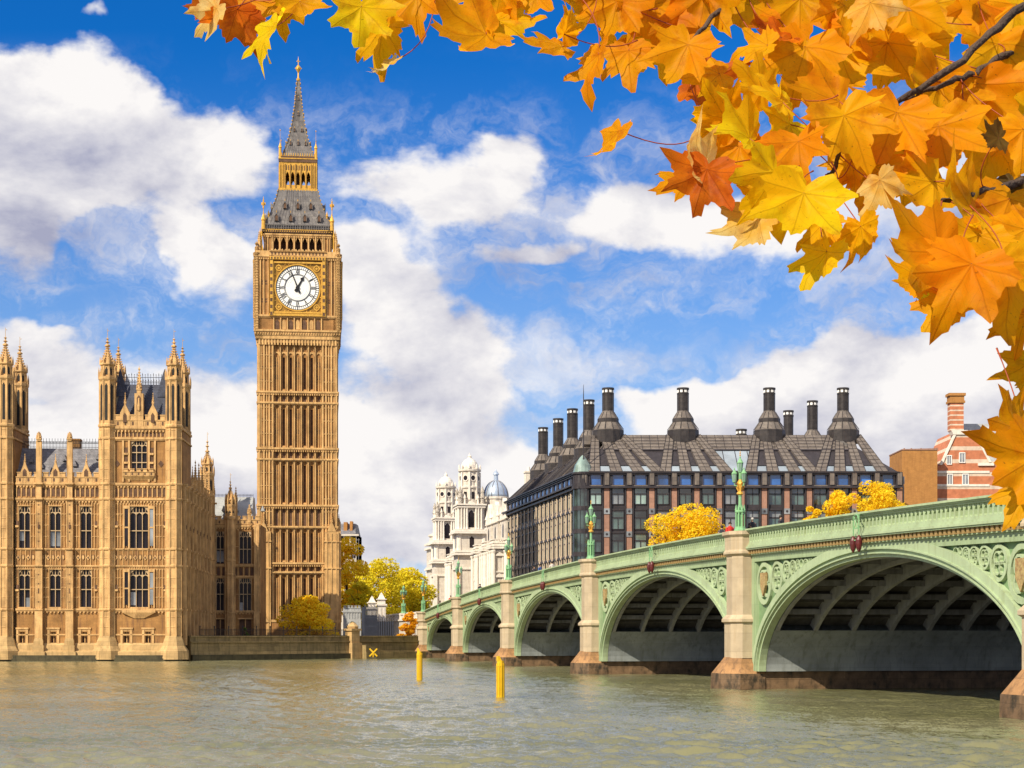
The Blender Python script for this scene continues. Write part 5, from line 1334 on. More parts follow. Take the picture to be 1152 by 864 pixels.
        for (xc, feet) in fans:
            n = len(feet)
            for k, xf in enumerate(feet):
                hw = .95
                tx = xc+(k-(n-1)/2)*(1.45 if front or xc < length-12 else .7)
                quad(m_, xf-hw, xf+hw, tx-.62, tx+.62, 0, 1, .16+.012*k)
                for e in (-.97, 0, .97):        # ribs on each leg
                    a, b = Vector(pt(xf+hw*e, 0, .2+.012*k)), Vector(pt(tx+.62*e, 1, .2+.012*k)); d_.tube([a, b], .045, 4)
                for j in range(1, 10):
                    f = j/10; x_ = xf+(tx-xf)*f; h_ = hw+(.62-hw)*f
                    d_.tube([pt(x_-h_, f, .2+.012*k), pt(x_+h_, f, .2+.012*k)], .03, 4)
            def edge(k, f, sg): return feet[k]+(xc+(k-(n-1)/2)*1.45-feet[k])*f+sg*(.97+(.62-.97)*f)
            for k in range(n-1):                # skylight feet between legs
                if edge(k+1, .15, -1)-edge(k, .15, 1) > .3:
                    s_ = MB(); s_.T = T; quad(s_, edge(k, .02, 1), edge(k+1, .02, -1), edge(k, .15, 1), edge(k+1, .15, -1), .02, .15, .05); sky_.append(s_); d_.tube([pt(edge(k, .16, 1), .16, .1), pt(edge(k+1, .16, -1), .16, .1)], .1, 4)
        # ridge panels between the fans, with dark or glazed valleys below
        x1 -= 0 if front else 3.2; quad(m_, x0-1, x1+1, x0-1, x1+1, .58, 1, .08)
        for j in range(1, 5):
            f = .58+.42*j/5; d_.tube([pt(x0-1, f, .12), pt(x1+1, f, .12)], .045, 4)
        d_.tube([pt(x0-1, .58, .05), pt(x1+1, .58, .05)], .2, 4)
        for x in np.arange(x0, x1, 1.35): d_.tube([pt(x, .6, .11), pt(x, 1, .11)], .035, 4)
        for k in range(len(fans)-1):
            a, b = fans[k][1][-1], fans[k+1][1][0]
            if front and k == 1:
                s_ = MB(); s_.T = T; c0, c1 = fans[k][0]+2.18, fans[k+1][0]-2.18; a, b = a+.95, b-.95
                quad(s_, a+(c0-a)*.03, b+(c1-b)*.03, a+(c0-a)*.56, b+(c1-b)*.56, .03, .56, .05); sky_.append(s_)
                for x in (a-1.0, (a+b)/2, b+1.0): d_.tube([pt(x, .06, .08), pt(x, .56, .08)], .06, 4)
        o = m_.build('roof', M['bronze'], ob); d_.build('roof_rib', M['bronze_dark'], o); [q.build('skylight', M['glass_sky'], o) for q in sky_]
        m = MB(); m.T = T; e_ = 5.5 if front else 9; w_ = 9 if front else 5; m.loft([[pt(xl+e_, 1, .1), pt(xr-(9 if front else 11), 1, .1), (xr-(9 if front else 11), sb+w_, ZR+.1), (xl+e_, sb+w_, ZR+.1)], [(xl+e_, sb+.1, ZR-1), (xr-(9 if front else 11), sb+.1, ZR-1), (xr-(9 if front else 11), sb+w_, ZR-1), (xl+e_, sb+w_, ZR-1)]]); m.build('roof_deck', M['duct'], ob)
    fans = [(5.1, [2.35, 5.9, 9.45, 12.5]), (17.5, [13.7, 17.0, 20.3, 23.5]), (31.8, [27.4, 30.9, 34.4, 37.2]), (44.0, [38.5, 41.6, 44.8, 48.4])]
    roof(FT, W, fans, None, SB, True)
    sf = []
    for c in (62.4, 48.8, 34.6, 23.4): sf.append((L-c, [L-c-5.2+q for q in (0, 3.5, 7.0, 10.4)]))
    sf.append((L-11.6, [L-14, L-10.4, L-6.9, L-3.4]))
    # hip where the two slopes meet over the rounded corner
    m = MB(); c0 = Vector((0, .1, zE)); tf = Vector((5.75, .1+SB, ZR)); q1 = Tside @ Vector((L-10.6, 7.3, ZR)); q0 = Tside @ Vector((L, .1, zE))
    m.face([c0, tf, q1, q0])
    for f in np.arange(.08, 1, .1): m.tube([c0.lerp(tf, f)+Vector((0, 0, .06)), q0.lerp(q1, f)+Vector((0, 0, .06))], .05, 4)
    m.tube([c0+Vector((0, 0, .05)), tf+Vector((0, 0, .05))], .10, 4); m.tube([q0+Vector((0, 0, .05)), q1+Vector((0, 0, .05))], .10, 4)
    m.box(1.0, 8, SB-.6, SB+4, ZR-1.5, ZR-.05)
    m.build('roof_hip', M['bronze'], ob)
    roof(Tside, L, sf, None, 7.2, False)
    # chimneys
    def chimney(x, y, z, top, s=1.0, base=True):
        m = MB()
        if base:
            m.lathe(x, y, [(2.6*s, z-1.2), (2.6*s, z+.9*s), (2.45*s, z+1.0*s), (1.75*s, z+2.2*s), (1.75*s, z+2.85*s), (1.65*s, z+2.9*s), (1.02*s, z+3.9*s), (1.0*s, z+4.1*s)], 12)
        o = m.build('chimney', M['bronze'], ob) if base else None
        m2 = MB()
        if base:
            m2.lathe(x, y, [(2.65*s, z-1.25), (2.65*s, z+.85*s)], 12); m2.lathe(x, y, [(1.80*s, z+2.2*s), (1.80*s, z+2.8*s)], 12)
            for k in range(12):
                a = PI/12+k*PI/6; c, q = math.cos(a), math.sin(a)
                m2.tube([(x+2.62*s*c, y+2.62*s*q, z+1.0*s), (x+1.77*s*c, y+1.77*s*q, z+2.2*s)], .06, 4); m2.tube([(x+1.67*s*c, y+1.67*s*q, z+2.9*s), (x+1.04*s*c, y+1.04*s*q, z+3.9*s)], .05, 4)
        r = .93*s
        m2.lathe(x, y, [(r, z+(3.8*s if base else -3)), (r, top-1.1), (r*1.08, top-1.05), (r*1.08, top-.85), (r*.95, top-.8), (r*.95, top-.35), (r*1.1, top-.3), (r*1.1, top)], 16)
        for zz in np.arange(z+4.4*s, top-1.2, 1.1): m2.lathe(x, y, [(r*1.03, zz), (r*1.03, zz+.08)], 16)
        for k in range(8): a = k*PI/4; m2.cbox(x+r*1.0*math.cos(a), y+r*1.0*math.sin(a), z+4*s, .09, .09, top-z-5*s)
        o2 = m2.build('chimney_duct', M['duct'], o or ob)
        m3 = MB()
        for k in range(8): a = PI/8+k*PI/4; T_ = Matrix.Translation((x, y, 0)) @ Matrix.Rotation(a, 4, 'Z'); m3.T = T_; m3.box(r*.93, r*1.0, -.20, .20, top-.78, top-.38)
        m3.build('chimney_vent', M['white'], o or ob)
    for (xc, _) in fans: chimney(xc, SB+.6, ZR, CH+(HZ-437)*280/F)
    for px, py, D in ((662.5, 450, 293), (644, 460, 304), (628, 471, 318), (611, 481, 331.6)):
        chimney(PX(px, D)-org.x, D-QD, PZ(py, D)-9.4, PZ(py, D), 1.0)
    for px, py, D, b in ((914, 451, 294, 1), (887, 462, 307, 0), (834, 483, 290, 0)):
        chimney(PX(px, D)-org.x, D-QD, PZ(py, D)-(9.0 if b else 5), PZ(py, D), .95, bool(b))
    # rounded glass corner and mast
    m = MB(); m.lathe(.55, 1.25, [(1.55, z0), (1.55, zC-.4)], 16); o = m.build('corner_glass', M['glass_office'], ob)
    m = MB()
    for a, b in rows: m.lathe(.55, 1.25, [(1.62, b+.05), (1.62, b+.75)], 16)
    m.lathe(.55, 1.25, [(1.8, zC-.4), (1.8, zC+.1), (1.6, zC+.1), (1.5, zE-.3), (1.75, zE-.3), (1.75, zE)], 16)
    for k in range(16): a = k*PI/8+.1; m.cbox(.55+1.56*math.cos(a), 1.25+1.56*math.sin(a), z0, .08, .08, zE-z0)
    m.build('corner_frame', M['bronze_dark'], o)
    m = MB(); m.lathe(.55, 1.25, [(1.6, zE), (1.3, zE+1.2), (.5, zE+2.4), (.1, zE+2.8)], 16); m.build('corner_cap', M['glass_green'], o)
    m = MB(); m.lathe(PX(656.5, 270.5)-org.x, .6, [(.10, zE), (.08, qz(445)), (.03, qz(432))], 6); m.build('mast', M['bronze_dark'], ob)
    m = MB(); m.prism([(.3, 1.2), (W-.3, 1.2), (W-.3, 40), (-7, 40)], z0-2, zE-.2)
    m.T = Tside; m.box(.3, L-.3, 1.0, 14, z0-2, zE-.2); m.T = None
    m.loft([[(W-9, 4, zE-1), (W-.2, .3, zE-1), (W-.2, 42, zE-1), (W-9, 42, zE-1)], [(W-9, 8, ZR-.1), (W-8.6, 8, ZR-.1), (W-8.6, 42, ZR-.1), (W-9, 42, ZR-.1)]])
    m.build('core', M['duct'], ob)
    joined('spandrel', (mD, mW), (M['bronze_dark'], M['glass_pale']), ob); mB.build('cladding', M['bronze'], ob); p_front.build('pier', M['pink_pier'], ob); p_side.build('pier', M['pale_pier'], ob); 
    r = rest.build('window', M['glass_office'], ob); r['kind'] = 'stuff'
office()

# ---------------------------------------------------------------- pale baroque building down the street
def baroque():
    D0 = 330.0
    org = Vector((PX(570, D0), D0, 0))
    wb = thing('baroque_building', 'cream stone baroque government building with twin domed towers and blue dome', 'building', org, math.atan2(-.983, .182))
    # local x grows towards the camera along the street front, y runs into the block
    mw, mt, md = MB(), MB(), MB()
    def dz(py, D): return CH+(HZ-py)*D/F
    Dm = 370.0
    zc1, zc2 = dz(623, Dm), dz(598, Dm)
    rows = [(6.5, 9.3), (11.2, 14.4), (15.8, 18.6)]
    WN = []
    def front(x0, x1, z1, pitch, T=None, y=0.0, rows=rows):
        for m_ in (mw, mt, md): m_.T = T
        n = max(1, int((x1-x0)/pitch)); p = (x1-x0)/n
        hs = [(x0+(k+.5)*p-.55, x0+(k+.5)*p+.55, a, b) for k in range(n) for a, b in rows if b < z1-.6]
        mw.holed(x0, x1, 2.5, z1, hs, y, .5)
        for a, b, c, d in hs:
            m = MB(); m.T = T; m.box(a, b, y+.35, y+.4, c, d); o = m.build('window', M['glass'], wb)
            m = MB(); m.T = T; m.box((a+b)/2-.05, (a+b)/2+.05, y+.28, y+.37, c, d); m.box(a, b, y+.28, y+.37, (c+d)/2-.05, (c+d)/2+.05); m.build('window_frame', M['white'], o)
            mt.box(a-.25, b+.25, y-.3, y+.02, d+.2, d+.45); mt.xz([(a-.3, d+.45), (b+.3, d+.45), ((a+b)/2, d+1.0)], y-.28, y+.02); mt.box(a-.2, a, y-.12, y+.02, c, d+.2); mt.box(b, b+.2, y-.12, y+.02, c, d+.2); mt.box(a-.3, b+.3, y-.25, y+.02, c-.25, c)
        for k in range(n+1):
            x = x0+k*p; mt.lathe(x, y-.2, [(.42, 10), (.38, 10.4), (.34, z1-1.6), (.48, z1-1.2), (.48, z1-1.0)], 8)
        for z, d in ((5.6, .25), (10.0, .35), (z1-1.0, .3), (z1-.45, .7), (z1, .55)): mt.box(x0-.05, x1+.05, y-d, y+.02, z-.22, z+.14)
        nb = int((x1-x0)/.6)
        for k in range(nb): mt.box(x0+(k+.3)*(x1-x0)/nb, x0+(k+.7)*(x1-x0)/nb, y-.55, y, z1-.66, z1-.46)
        mt.box(x0, x1, y-.1, y+.3, z1+.14, z1+.3); mt.box(x0, x1, y-.15, y+.35, z1+1.1, z1+1.3)
        for k in range(int((x1-x0)/.45)): mt.lathe(x0+(k+.5)*.45, y+.1, [(.07, z1+.3), (.14, z1+.55), (.08, z1+.9), (.1, z1+1.1)], 6)
        for m_ in (mw, mt, md): m_.T = None
    Lx = 116
    front(-Lx, 0, zc1-.2, 4.6)
    for xb in (-4, -13.5, -24, -54, -66):       # projecting bays step out towards the street
        pr = 2.3 if xb > -30 else 1.8
        mw.box(xb-2.4, xb+2.4, -pr, .1, 2.5, zc1-.3)
        front(-pr, 0, zc1-.2, pr, Matrix.Translation((xb+2.42, 0, 0)) @ Matrix.Rotation(PI/2, 4, 'Z')); front(xb-2.4, xb+2.4, zc1-.2, 2.4, None, -pr-.02)
        mt.box(xb-2.6, xb+2.6, -pr-.2, .2, zc1+.2, zc1+.5)
    # south-east end facing the camera
    TE = Matrix.Rotation(PI/2, 4, 'Z')
    front(0, 26, zc1-.2, 3.2, TE)
    mw.box(-Lx, -.5, .6, 26, 2.5, zc1-.3)
    # attic storey
    front2 = [(-30, -1.0), (-72, -48)]
    for a, b in front2:
        hs = [(a+(k+.5)*3-.5, a+(k+.5)*3+.5, zc1+1.6, zc1+3.6) for k in range(int((b-a)/3))]
        mw.holed(a, b, zc1, zc1+4.6, hs, 1.2, .4); mw.box(a, b, 1.7, 7, zc1, zc1+4.6); mw.face([(b, 1.2, zc1), (b, 7, zc1), (b, 7, zc1+4.6), (b, 1.2, zc1+4.6)])
        for h in hs: md.box(h[0], h[1], 1.5, 1.6, h[2], h[3]); mt.box(h[0]-.2, h[1]+.2, .95, 1.2, h[3], h[3]+.25)
        mt.box(a-.2, b+.3, .7, 1.5, zc1+4.5, zc1+5.0)
        for k in range(int((b-a)/3)+1): mt.lathe(a+k*3, 1.3, [(.3, zc1+5), (.3, zc1+5.6), (.45, zc1+5.7), (.2, zc1+6.2), (.35, zc1+6.6), (0, zc1+7.3)], 8)
    # gabled end pavilion with scrolls and slate roof next to the dark block
    for x in (-5, -14, -22):
        mw.box(x-2.6, x+2.6, .2, 5, zc1, zc1+5.2); mt.xz([(x-3.0, zc1+5.2), (x+3.0, zc1+5.2), (x+2.2, zc1+6.4), (x+1.3, zc1+7.0), (x+.8, zc1+8.6), (x, zc1+9.4), (x-.8, zc1+8.6), (x-1.3, zc1+7.0), (x-2.2, zc1+6.4)], .1, .9)
        md.xz([(x-.5, zc1+1.6), (x+.5, zc1+1.6), (x+.5, zc1+3.8), (x, zc1+4.3), (x-.5, zc1+3.8)], .12, .3); mt.box(x-2.8, x+2.8, -.1, .4, zc1+5.0, zc1+5.4)
        for q in (-2.7, 2.7): mt.lathe(x+q, .3, [(.35, zc1+5.2), (.3, zc1+6.2), (.5, zc1+6.3), (.2, zc1+7.2), (0, zc1+8.4)], 8)
    mr = MB()
    mr.loft([[(-30, 2, zc1+.5), (1.0, 2, zc1+.5), (1.0, 22, zc1+.5), (-30, 22, zc1+.5)], [(-28, 9, zc1+11.5), (-2, 9, zc1+11.5), (-2, 15, zc1+11.5), (-28, 15, zc1+11.5)]])
    mr.loft([[(-72, 4, zc1+4.5), (-48, 4, zc1+4.5), (-48, 14, zc1+4.5), (-72, 14, zc1+4.5)], [(-70, 8, zc1+8), (-50, 8, zc1+8), (-50, 10, zc1+8), (-70, 10, zc1+8)]])
    mr.build('roof', M['slate_blue'], wb)
    for (x, y, h) in ((-6, 5.5, 14.5), (-18, 8, 13.5), (.5, 8, 13)):
        m = MB(); m.box(x-.9, x+.9, y-.7, y+.7, zc1, zc1+h); m.box(x-1.05, x+1.05, y-.85, y+.85, zc1+h, zc1+h+.35); m.lathe(x-.4, y, [(.25, zc1+h+.3), (.2, zc1+h+1.2)], 8); m.lathe(x+.4, y, [(.25, zc1+h+.3), (.2, zc1+h+1.2)], 8); m.build('chimney', M['portland_trim'], wb)
    # towers
    def tower(cx, D, y0=1.6, s=1.0):
        z = lambda py: dz(py, 370)*1.0 if True else 0
        cy = y0+1.6; h = 3.05*s
        mw.box(cx-h, cx+h, cy-h, cy+h, 2.5, z(598))
        for zz, d in ((5.6, .35), (10, .4), (z(640), .3), (z(624), .8), (z(621), .6), (z(600), .9), (z(597.5), .7)):
            mt.box(cx-h-d, cx+h+d, cy-h-d, cy+h+d, zz-.25, zz+.2)
        for a in (-1, 1):
            for b in (-1, 1):
                mt.box(cx+a*h-.45, cx+a*h+.45, cy+b*h-.45, cy+b*h+.45, 2.5, z(640)); mt.lathe(cx+a*(h-.35), cy+b*(h-.35), [(.62, z(620)), (.55, z(602)), (.7, z(600))], 8)
        # belfry with columns and tall opening
        h2 = 2.35*s
        mw.box(cx-h2, cx+h2, cy-h2, cy+h2, z(598), z(569))
        for side in range(4):
            T = Matrix.Translation((cx, cy, 0)) @ Matrix.Rotation(side*PI/2, 4, 'Z')
            for m_ in (mw, mt, md): m_.T = T
            md.xz([(-.62, z(594)), (.62, z(594)), (.62, z(578)), (0, z(574.5)), (-.62, z(578))], -h2-.03, -h2+.1)
            for q in (-2.2, -1.55, -1.0, 1.0, 1.55, 2.2): mt.lathe(q*s, -h2-.35, [(.3, z(596)), (.24, z(594)), (.21, z(574)), (.32, z(572)), (.32, z(571))], 8)
            mt.xz([(-1.4, z(570)), (1.4, z(570)), (0, z(564))], -h2-.75, -h2+.2)
            for q in (-1, 1):
                mt.lathe(q*(h2+.1), -h2-.1, [(.5, z(569)), (.42, z(562)), (.6, z(561)), (.35, z(556)), (.45, z(554)), (0, z(547))], 8)
                mt.lathe(q*(h2-.9), -h2-.2, [(.28, z(569)), (.2, z(563)), (.32, z(561)), (0, z(556))], 8)
            md.xz([(-.5, z(617)), (.5, z(617)), (.5, z(606)), (0, z(604)), (-.5, z(606))], -h-.03, -h+.1)
            for m_ in (mw, mt, md): m_.T = None
        for zz, d in ((z(571), .7), (z(568.5), .9)): mt.box(cx-h2-d, cx+h2+d, cy-h2-d, cy+h2+d, zz-.2, zz+.15)
        mw.lathe(cx, cy, [(2.35*s, z(568)), (2.2*s, z(563)), (2.15*s, z(551)), (2.4*s, z(549.5)), (2.4*s, z(548)), (2.1*s, z(547)), (2.1*s, z(532)), (2.5*s, z(530.5)), (2.5*s, z(528.5)), (2.0*s, z(528)), (1.95*s, z(526))], 16)
        mt.lathe(cx, cy, [(1.9*s, z(526)), (1.85*s, z(523.5)), (1.6*s, z(520.5)), (1.1*s, z(517.5)), (.55*s, z(516)), (.42*s, z(515.5)), (.40*s, z(513.8)), (.5*s, z(513.5)), (.15*s, z(511.5)), (0, z(509))], 16)
        for k in range(8):
            a = k*PI/4+.2; T = Matrix.Translation((cx, cy, 0)) @ Matrix.Rotation(a, 4, 'Z')
            md.T = T; mt.T = T
            md.xz([(.5*math.sin(j*PI/6), z(538.5)-.55*math.cos(j*PI/6)) for j in range(12)], -2.13*s, -1.9*s)
            rg = lambda r: [(r*math.sin(j*PI/6), z(538.5)+r*1.1*math.cos(j*PI/6)) for j in range(13)]
            mt.strip(rg(.5), rg(.68), -2.2*s, -2.0*s)
            md.xz([(-.3, z(562)), (.3, z(562)), (.3, z(554)), (-.3, z(554))], -2.2*s, -1.9*s)
            mt.T = Matrix.Translation((cx, cy, 0)) @ Matrix.Rotation(a+PI/8, 4, 'Z'); mt.box(-.2, .2, -2.45*s, -2.0*s, z(563), z(532)); mt.lathe(0, -2.3*s, [(.25, z(528)), (.2, z(525)), (0, z(522))], 6)
            md.T = mt.T = None
    tower(-41, 370, -2.4); tower(-84, 412, -1.4)
    # far end pavilion
    cx, cy = -110, 3.0; h = 3.6; z = lambda py: dz(py, 436)
    mw.box(cx-h, cx+h, cy-h, cy+h, 2.5, z(616))
    for zz in (z(640), z(617), z(612)): mt.box(cx-h-.6, cx+h+.6, cy-h-.6, cy+h+.6, zz-.3, zz+.2)
    mw.lathe(cx, cy, [(3.4, z(613)), (3.3, z(604)), (3.7, z(603)), (3.7, z(601.5)), (2.8, z(600)), (1.6, z(597)), (.7, z(595)), (0, z(592))], 14)
    # blue ribbed dome behind
    Dd = 372.0
    w = Matrix.Rotation(-wb.rotation_euler.z, 4, 'Z') @ (P(558, 562, Dd)-org)
    dx, dy = w.x, w.y
    zz = lambda py: dz(py, Dd)
    m = MB(); m.lathe(dx, dy, [(2.9, zc1-3), (2.9, zz(563)), (3.1, zz(562)), (3.1, zz(560)), (2.85, zz(559.5))], 16); m.build('dome_drum', M['portland'], wb)
    m = MB(); m.lathe(dx, dy, [(2.75*math.cos(t), zz(560)+(zz(540.5)-zz(560))*math.sin(t)) for t in np.linspace(0, PI/2*.9, 9)], 24); d = m.build('dome', M['dome_lead'], wb, smooth=True)
    m = MB()
    for k in range(12):
        a = k*PI/6; m.tube([(dx+2.8*math.cos(t)*math.cos(a), dy+2.8*math.cos(t)*math.sin(a), zz(560)+(zz(540.5)-zz(560))*math.sin(t)) for t in np.linspace(0, PI/2*.9, 8)], .09, 4)
    m.build('dome_rib', M['slate'], d)
    m = MB(); m.lathe(dx, dy, [(.62, zz(541)), (.5, zz(540)), (.45, zz(534.5)), (.7, zz(534)), (.65, zz(533)), (.4, zz(531)), (.12, zz(529.5)), (0, zz(527))], 10); m.build('dome_lantern', M['dome_lead'], d)
    joined('wall', (mw, mt, md), (M['portland'], M['portland_trim'], M['glass']), wb)
baroque()

# ---------------------------------------------------------------- banded brick house and brown brick block on the right
def brick():
    D = 300.0; s = F/D
    org = Vector((PX(1084, D), D, 0)); X = lambda px: PX(px, D)-org.x; Z = lambda py: CH+(HZ-py)/s
    b = thing('brick_house', 'red brick gabled house with white stone bands and tall striped chimney', 'house', org)
    m = MB()
    pts = [(X(1053), 3), (X(1135), 3), (X(1135), Z(520)), (X(1113), Z(520)), (X(1109), Z(512)), (X(1097), Z(490)), (X(1091), Z(484)), (X(1077), Z(484)), (X(1071), Z(497)), (X(1059), Z(523)), (X(1053), Z(527))]
    hs = [(X(1065.5), X(1070), Z(522), Z(513)), (X(1079.5), X(1085), Z(520), Z(510)), (X(1066), X(1071), Z(545), Z(534)), (X(1083), X(1089), Z(545), Z(534))]
    m.xz(pts, 0, 14); m.build('wall', M['striped'], b)
    for a, c, d, e in hs:
        w = MB(); w.box(a, c, -.05, .05, d, e); o = w.build('window', M['glass_pale'], b)
        w = MB(); w.box(a-.12, a, -.15, .02, d-.1, e+.15); w.box(c, c+.12, -.15, .02, d-.1, e+.15); w.box(a-.12, c+.12, -.16, .02, e, e+.15); w.box(a-.12, c+.12, -.16, .02, d-.12, d); w.box((a+c)/2-.04, (a+c)/2+.04, -.1, 0, d, e); w.build('window_frame', M['white'], o)
    m = MB()                                     # white coping and scrolls up the gable
    g = [(X(1059), Z(523)), (X(1071), Z(497)), (X(1077), Z(484))]
    for (x0, z0), (x1, z1) in zip(g, g[1:]): m.loft([[(x0-.3, -.2, z0), (x0+.12, -.2, z0), (x0+.12, .4, z0), (x0-.3, .4, z0)], [(x1-.3, -.2, z1), (x1+.12, -.2, z1), (x1+.12, .4, z1), (x1-.3, .4, z1)]])
    g = [(X(1113), Z(520)), (X(1097), Z(490)), (X(1091), Z(484))]
    for (x0, z0), (x1, z1) in zip(g, g[1:]): m.loft([[(x0-.12, -.2, z0), (x0+.35, -.2, z0), (x0+.35, .4, z0), (x0-.12, .4, z0)], [(x1-.12, -.2, z1), (x1+.35, -.2, z1), (x1+.35, .4, z1), (x1-.12, .4, z1)]])
    m.loft([[(X(1072), -.25, Z(489)), (X(1095), -.25, Z(489)), (X(1095), 2, Z(489)), (X(1072), 2, Z(489))], [(X(1070), -.3, Z(484)), (X(1088), -.3, Z(484)), (X(1088), 2, Z(484)), (X(1070), 2, Z(484))]])
    for py in (546, 531): m.box(X(1053)-.1, X(1113), -.12, .05, Z(py)-.2, Z(py)+.2)
    m.box(X(1100), X(1118), -.3, .1, Z(524), Z(521)); m.build('stone_trim', M['portland_trim'], b)
    m = MB(); m.box(X(1069.5), X(1084.5), .2, 2.2, Z(484), Z(451)); c = m.build('chimney', M['striped_fine'], b)
    m = MB(); m.box(X(1068), X(1086), 0, 2.4, Z(453), Z(450.5)); m.box(X(1069), X(1085), .1, 2.3, Z(450.5), Z(445)); m.box(X(1067.5), X(1086.5), -.1, 2.5, Z(445), Z(442)); m.build('chimney_cap', M['brown_brick'], c)
    m = MB(); m.loft([[(X(1096), .5, Z(520)), (X(1180), .5, Z(520)), (X(1180), 14, Z(520)), (X(1096), 14, Z(520))], [(X(1088), 6, Z(472)), (X(1172), 6, Z(472)), (X(1172), 8, Z(472)), (X(1088), 8, Z(472))]]); m.build('roof', M['slate_pale'], b)
    m = MB(); m.box(X(1113), X(1180), .3, 13, 3, Z(519)); m.build('wing', M['striped'], b)
    k = thing('brick_block', 'plain windowless brown brick block left of the banded brick house', 'building', (PX(1035, 297), 297, 0))
    s2 = F/297; X2 = lambda px: PX(px, 297)-PX(1035, 297); Z2 = lambda py: CH+(HZ-py)/s2
    m = MB(); m.box(X2(1015), X2(1054.5), 0, 10, 3, Z2(506)); m.build('wall', M['brown_brick'], k)
    m = MB(); m.loft([[(X2(1014.5), -.1, Z2(506.5)), (X2(1055), -.1, Z2(506.5)), (X2(1055), 10.1, Z2(506.5)), (X2(1014.5), 10.1, Z2(506.5))], [(X2(1014.5), -.1, Z2(505.2)), (X2(1055), -.1, Z2(504.2)), (X2(1055), 10.1, Z2(504.2)), (X2(1014.5), 10.1, Z2(505.2))]])
    for q in (1019, 1027, 1038): m.box(X2(q)-.1, X2(q)+.1, 1, 1.3, Z2(506), Z2(503.4))
    m.build('coping', M['pink_pier'], k)
    d = thing('terrace_house', 'dark red brick house beside the right end of the bronze office block', 'house', (PX(1010, 302), 302, 0))
    m = MB(); m.box(-3.5, 1.5, 0, 9, 3, PZ(534, 302)); m.build('wall', M['coat_red'] if False else M['brown_brick'], d)
    m = MB(); m.loft([[(-3.8, -.3, PZ(534, 302)), (1.8, -.3, PZ(534, 302)), (1.8, 9, PZ(534, 302)), (-3.8, 9, PZ(534, 302))], [(-3.5, 3, PZ(524, 302)), (1.5, 3, PZ(524, 302)), (1.5, 5, PZ(524, 302)), (-3.5, 5, PZ(524, 302))]]); m.build('roof', M['slate'], d)
brick()

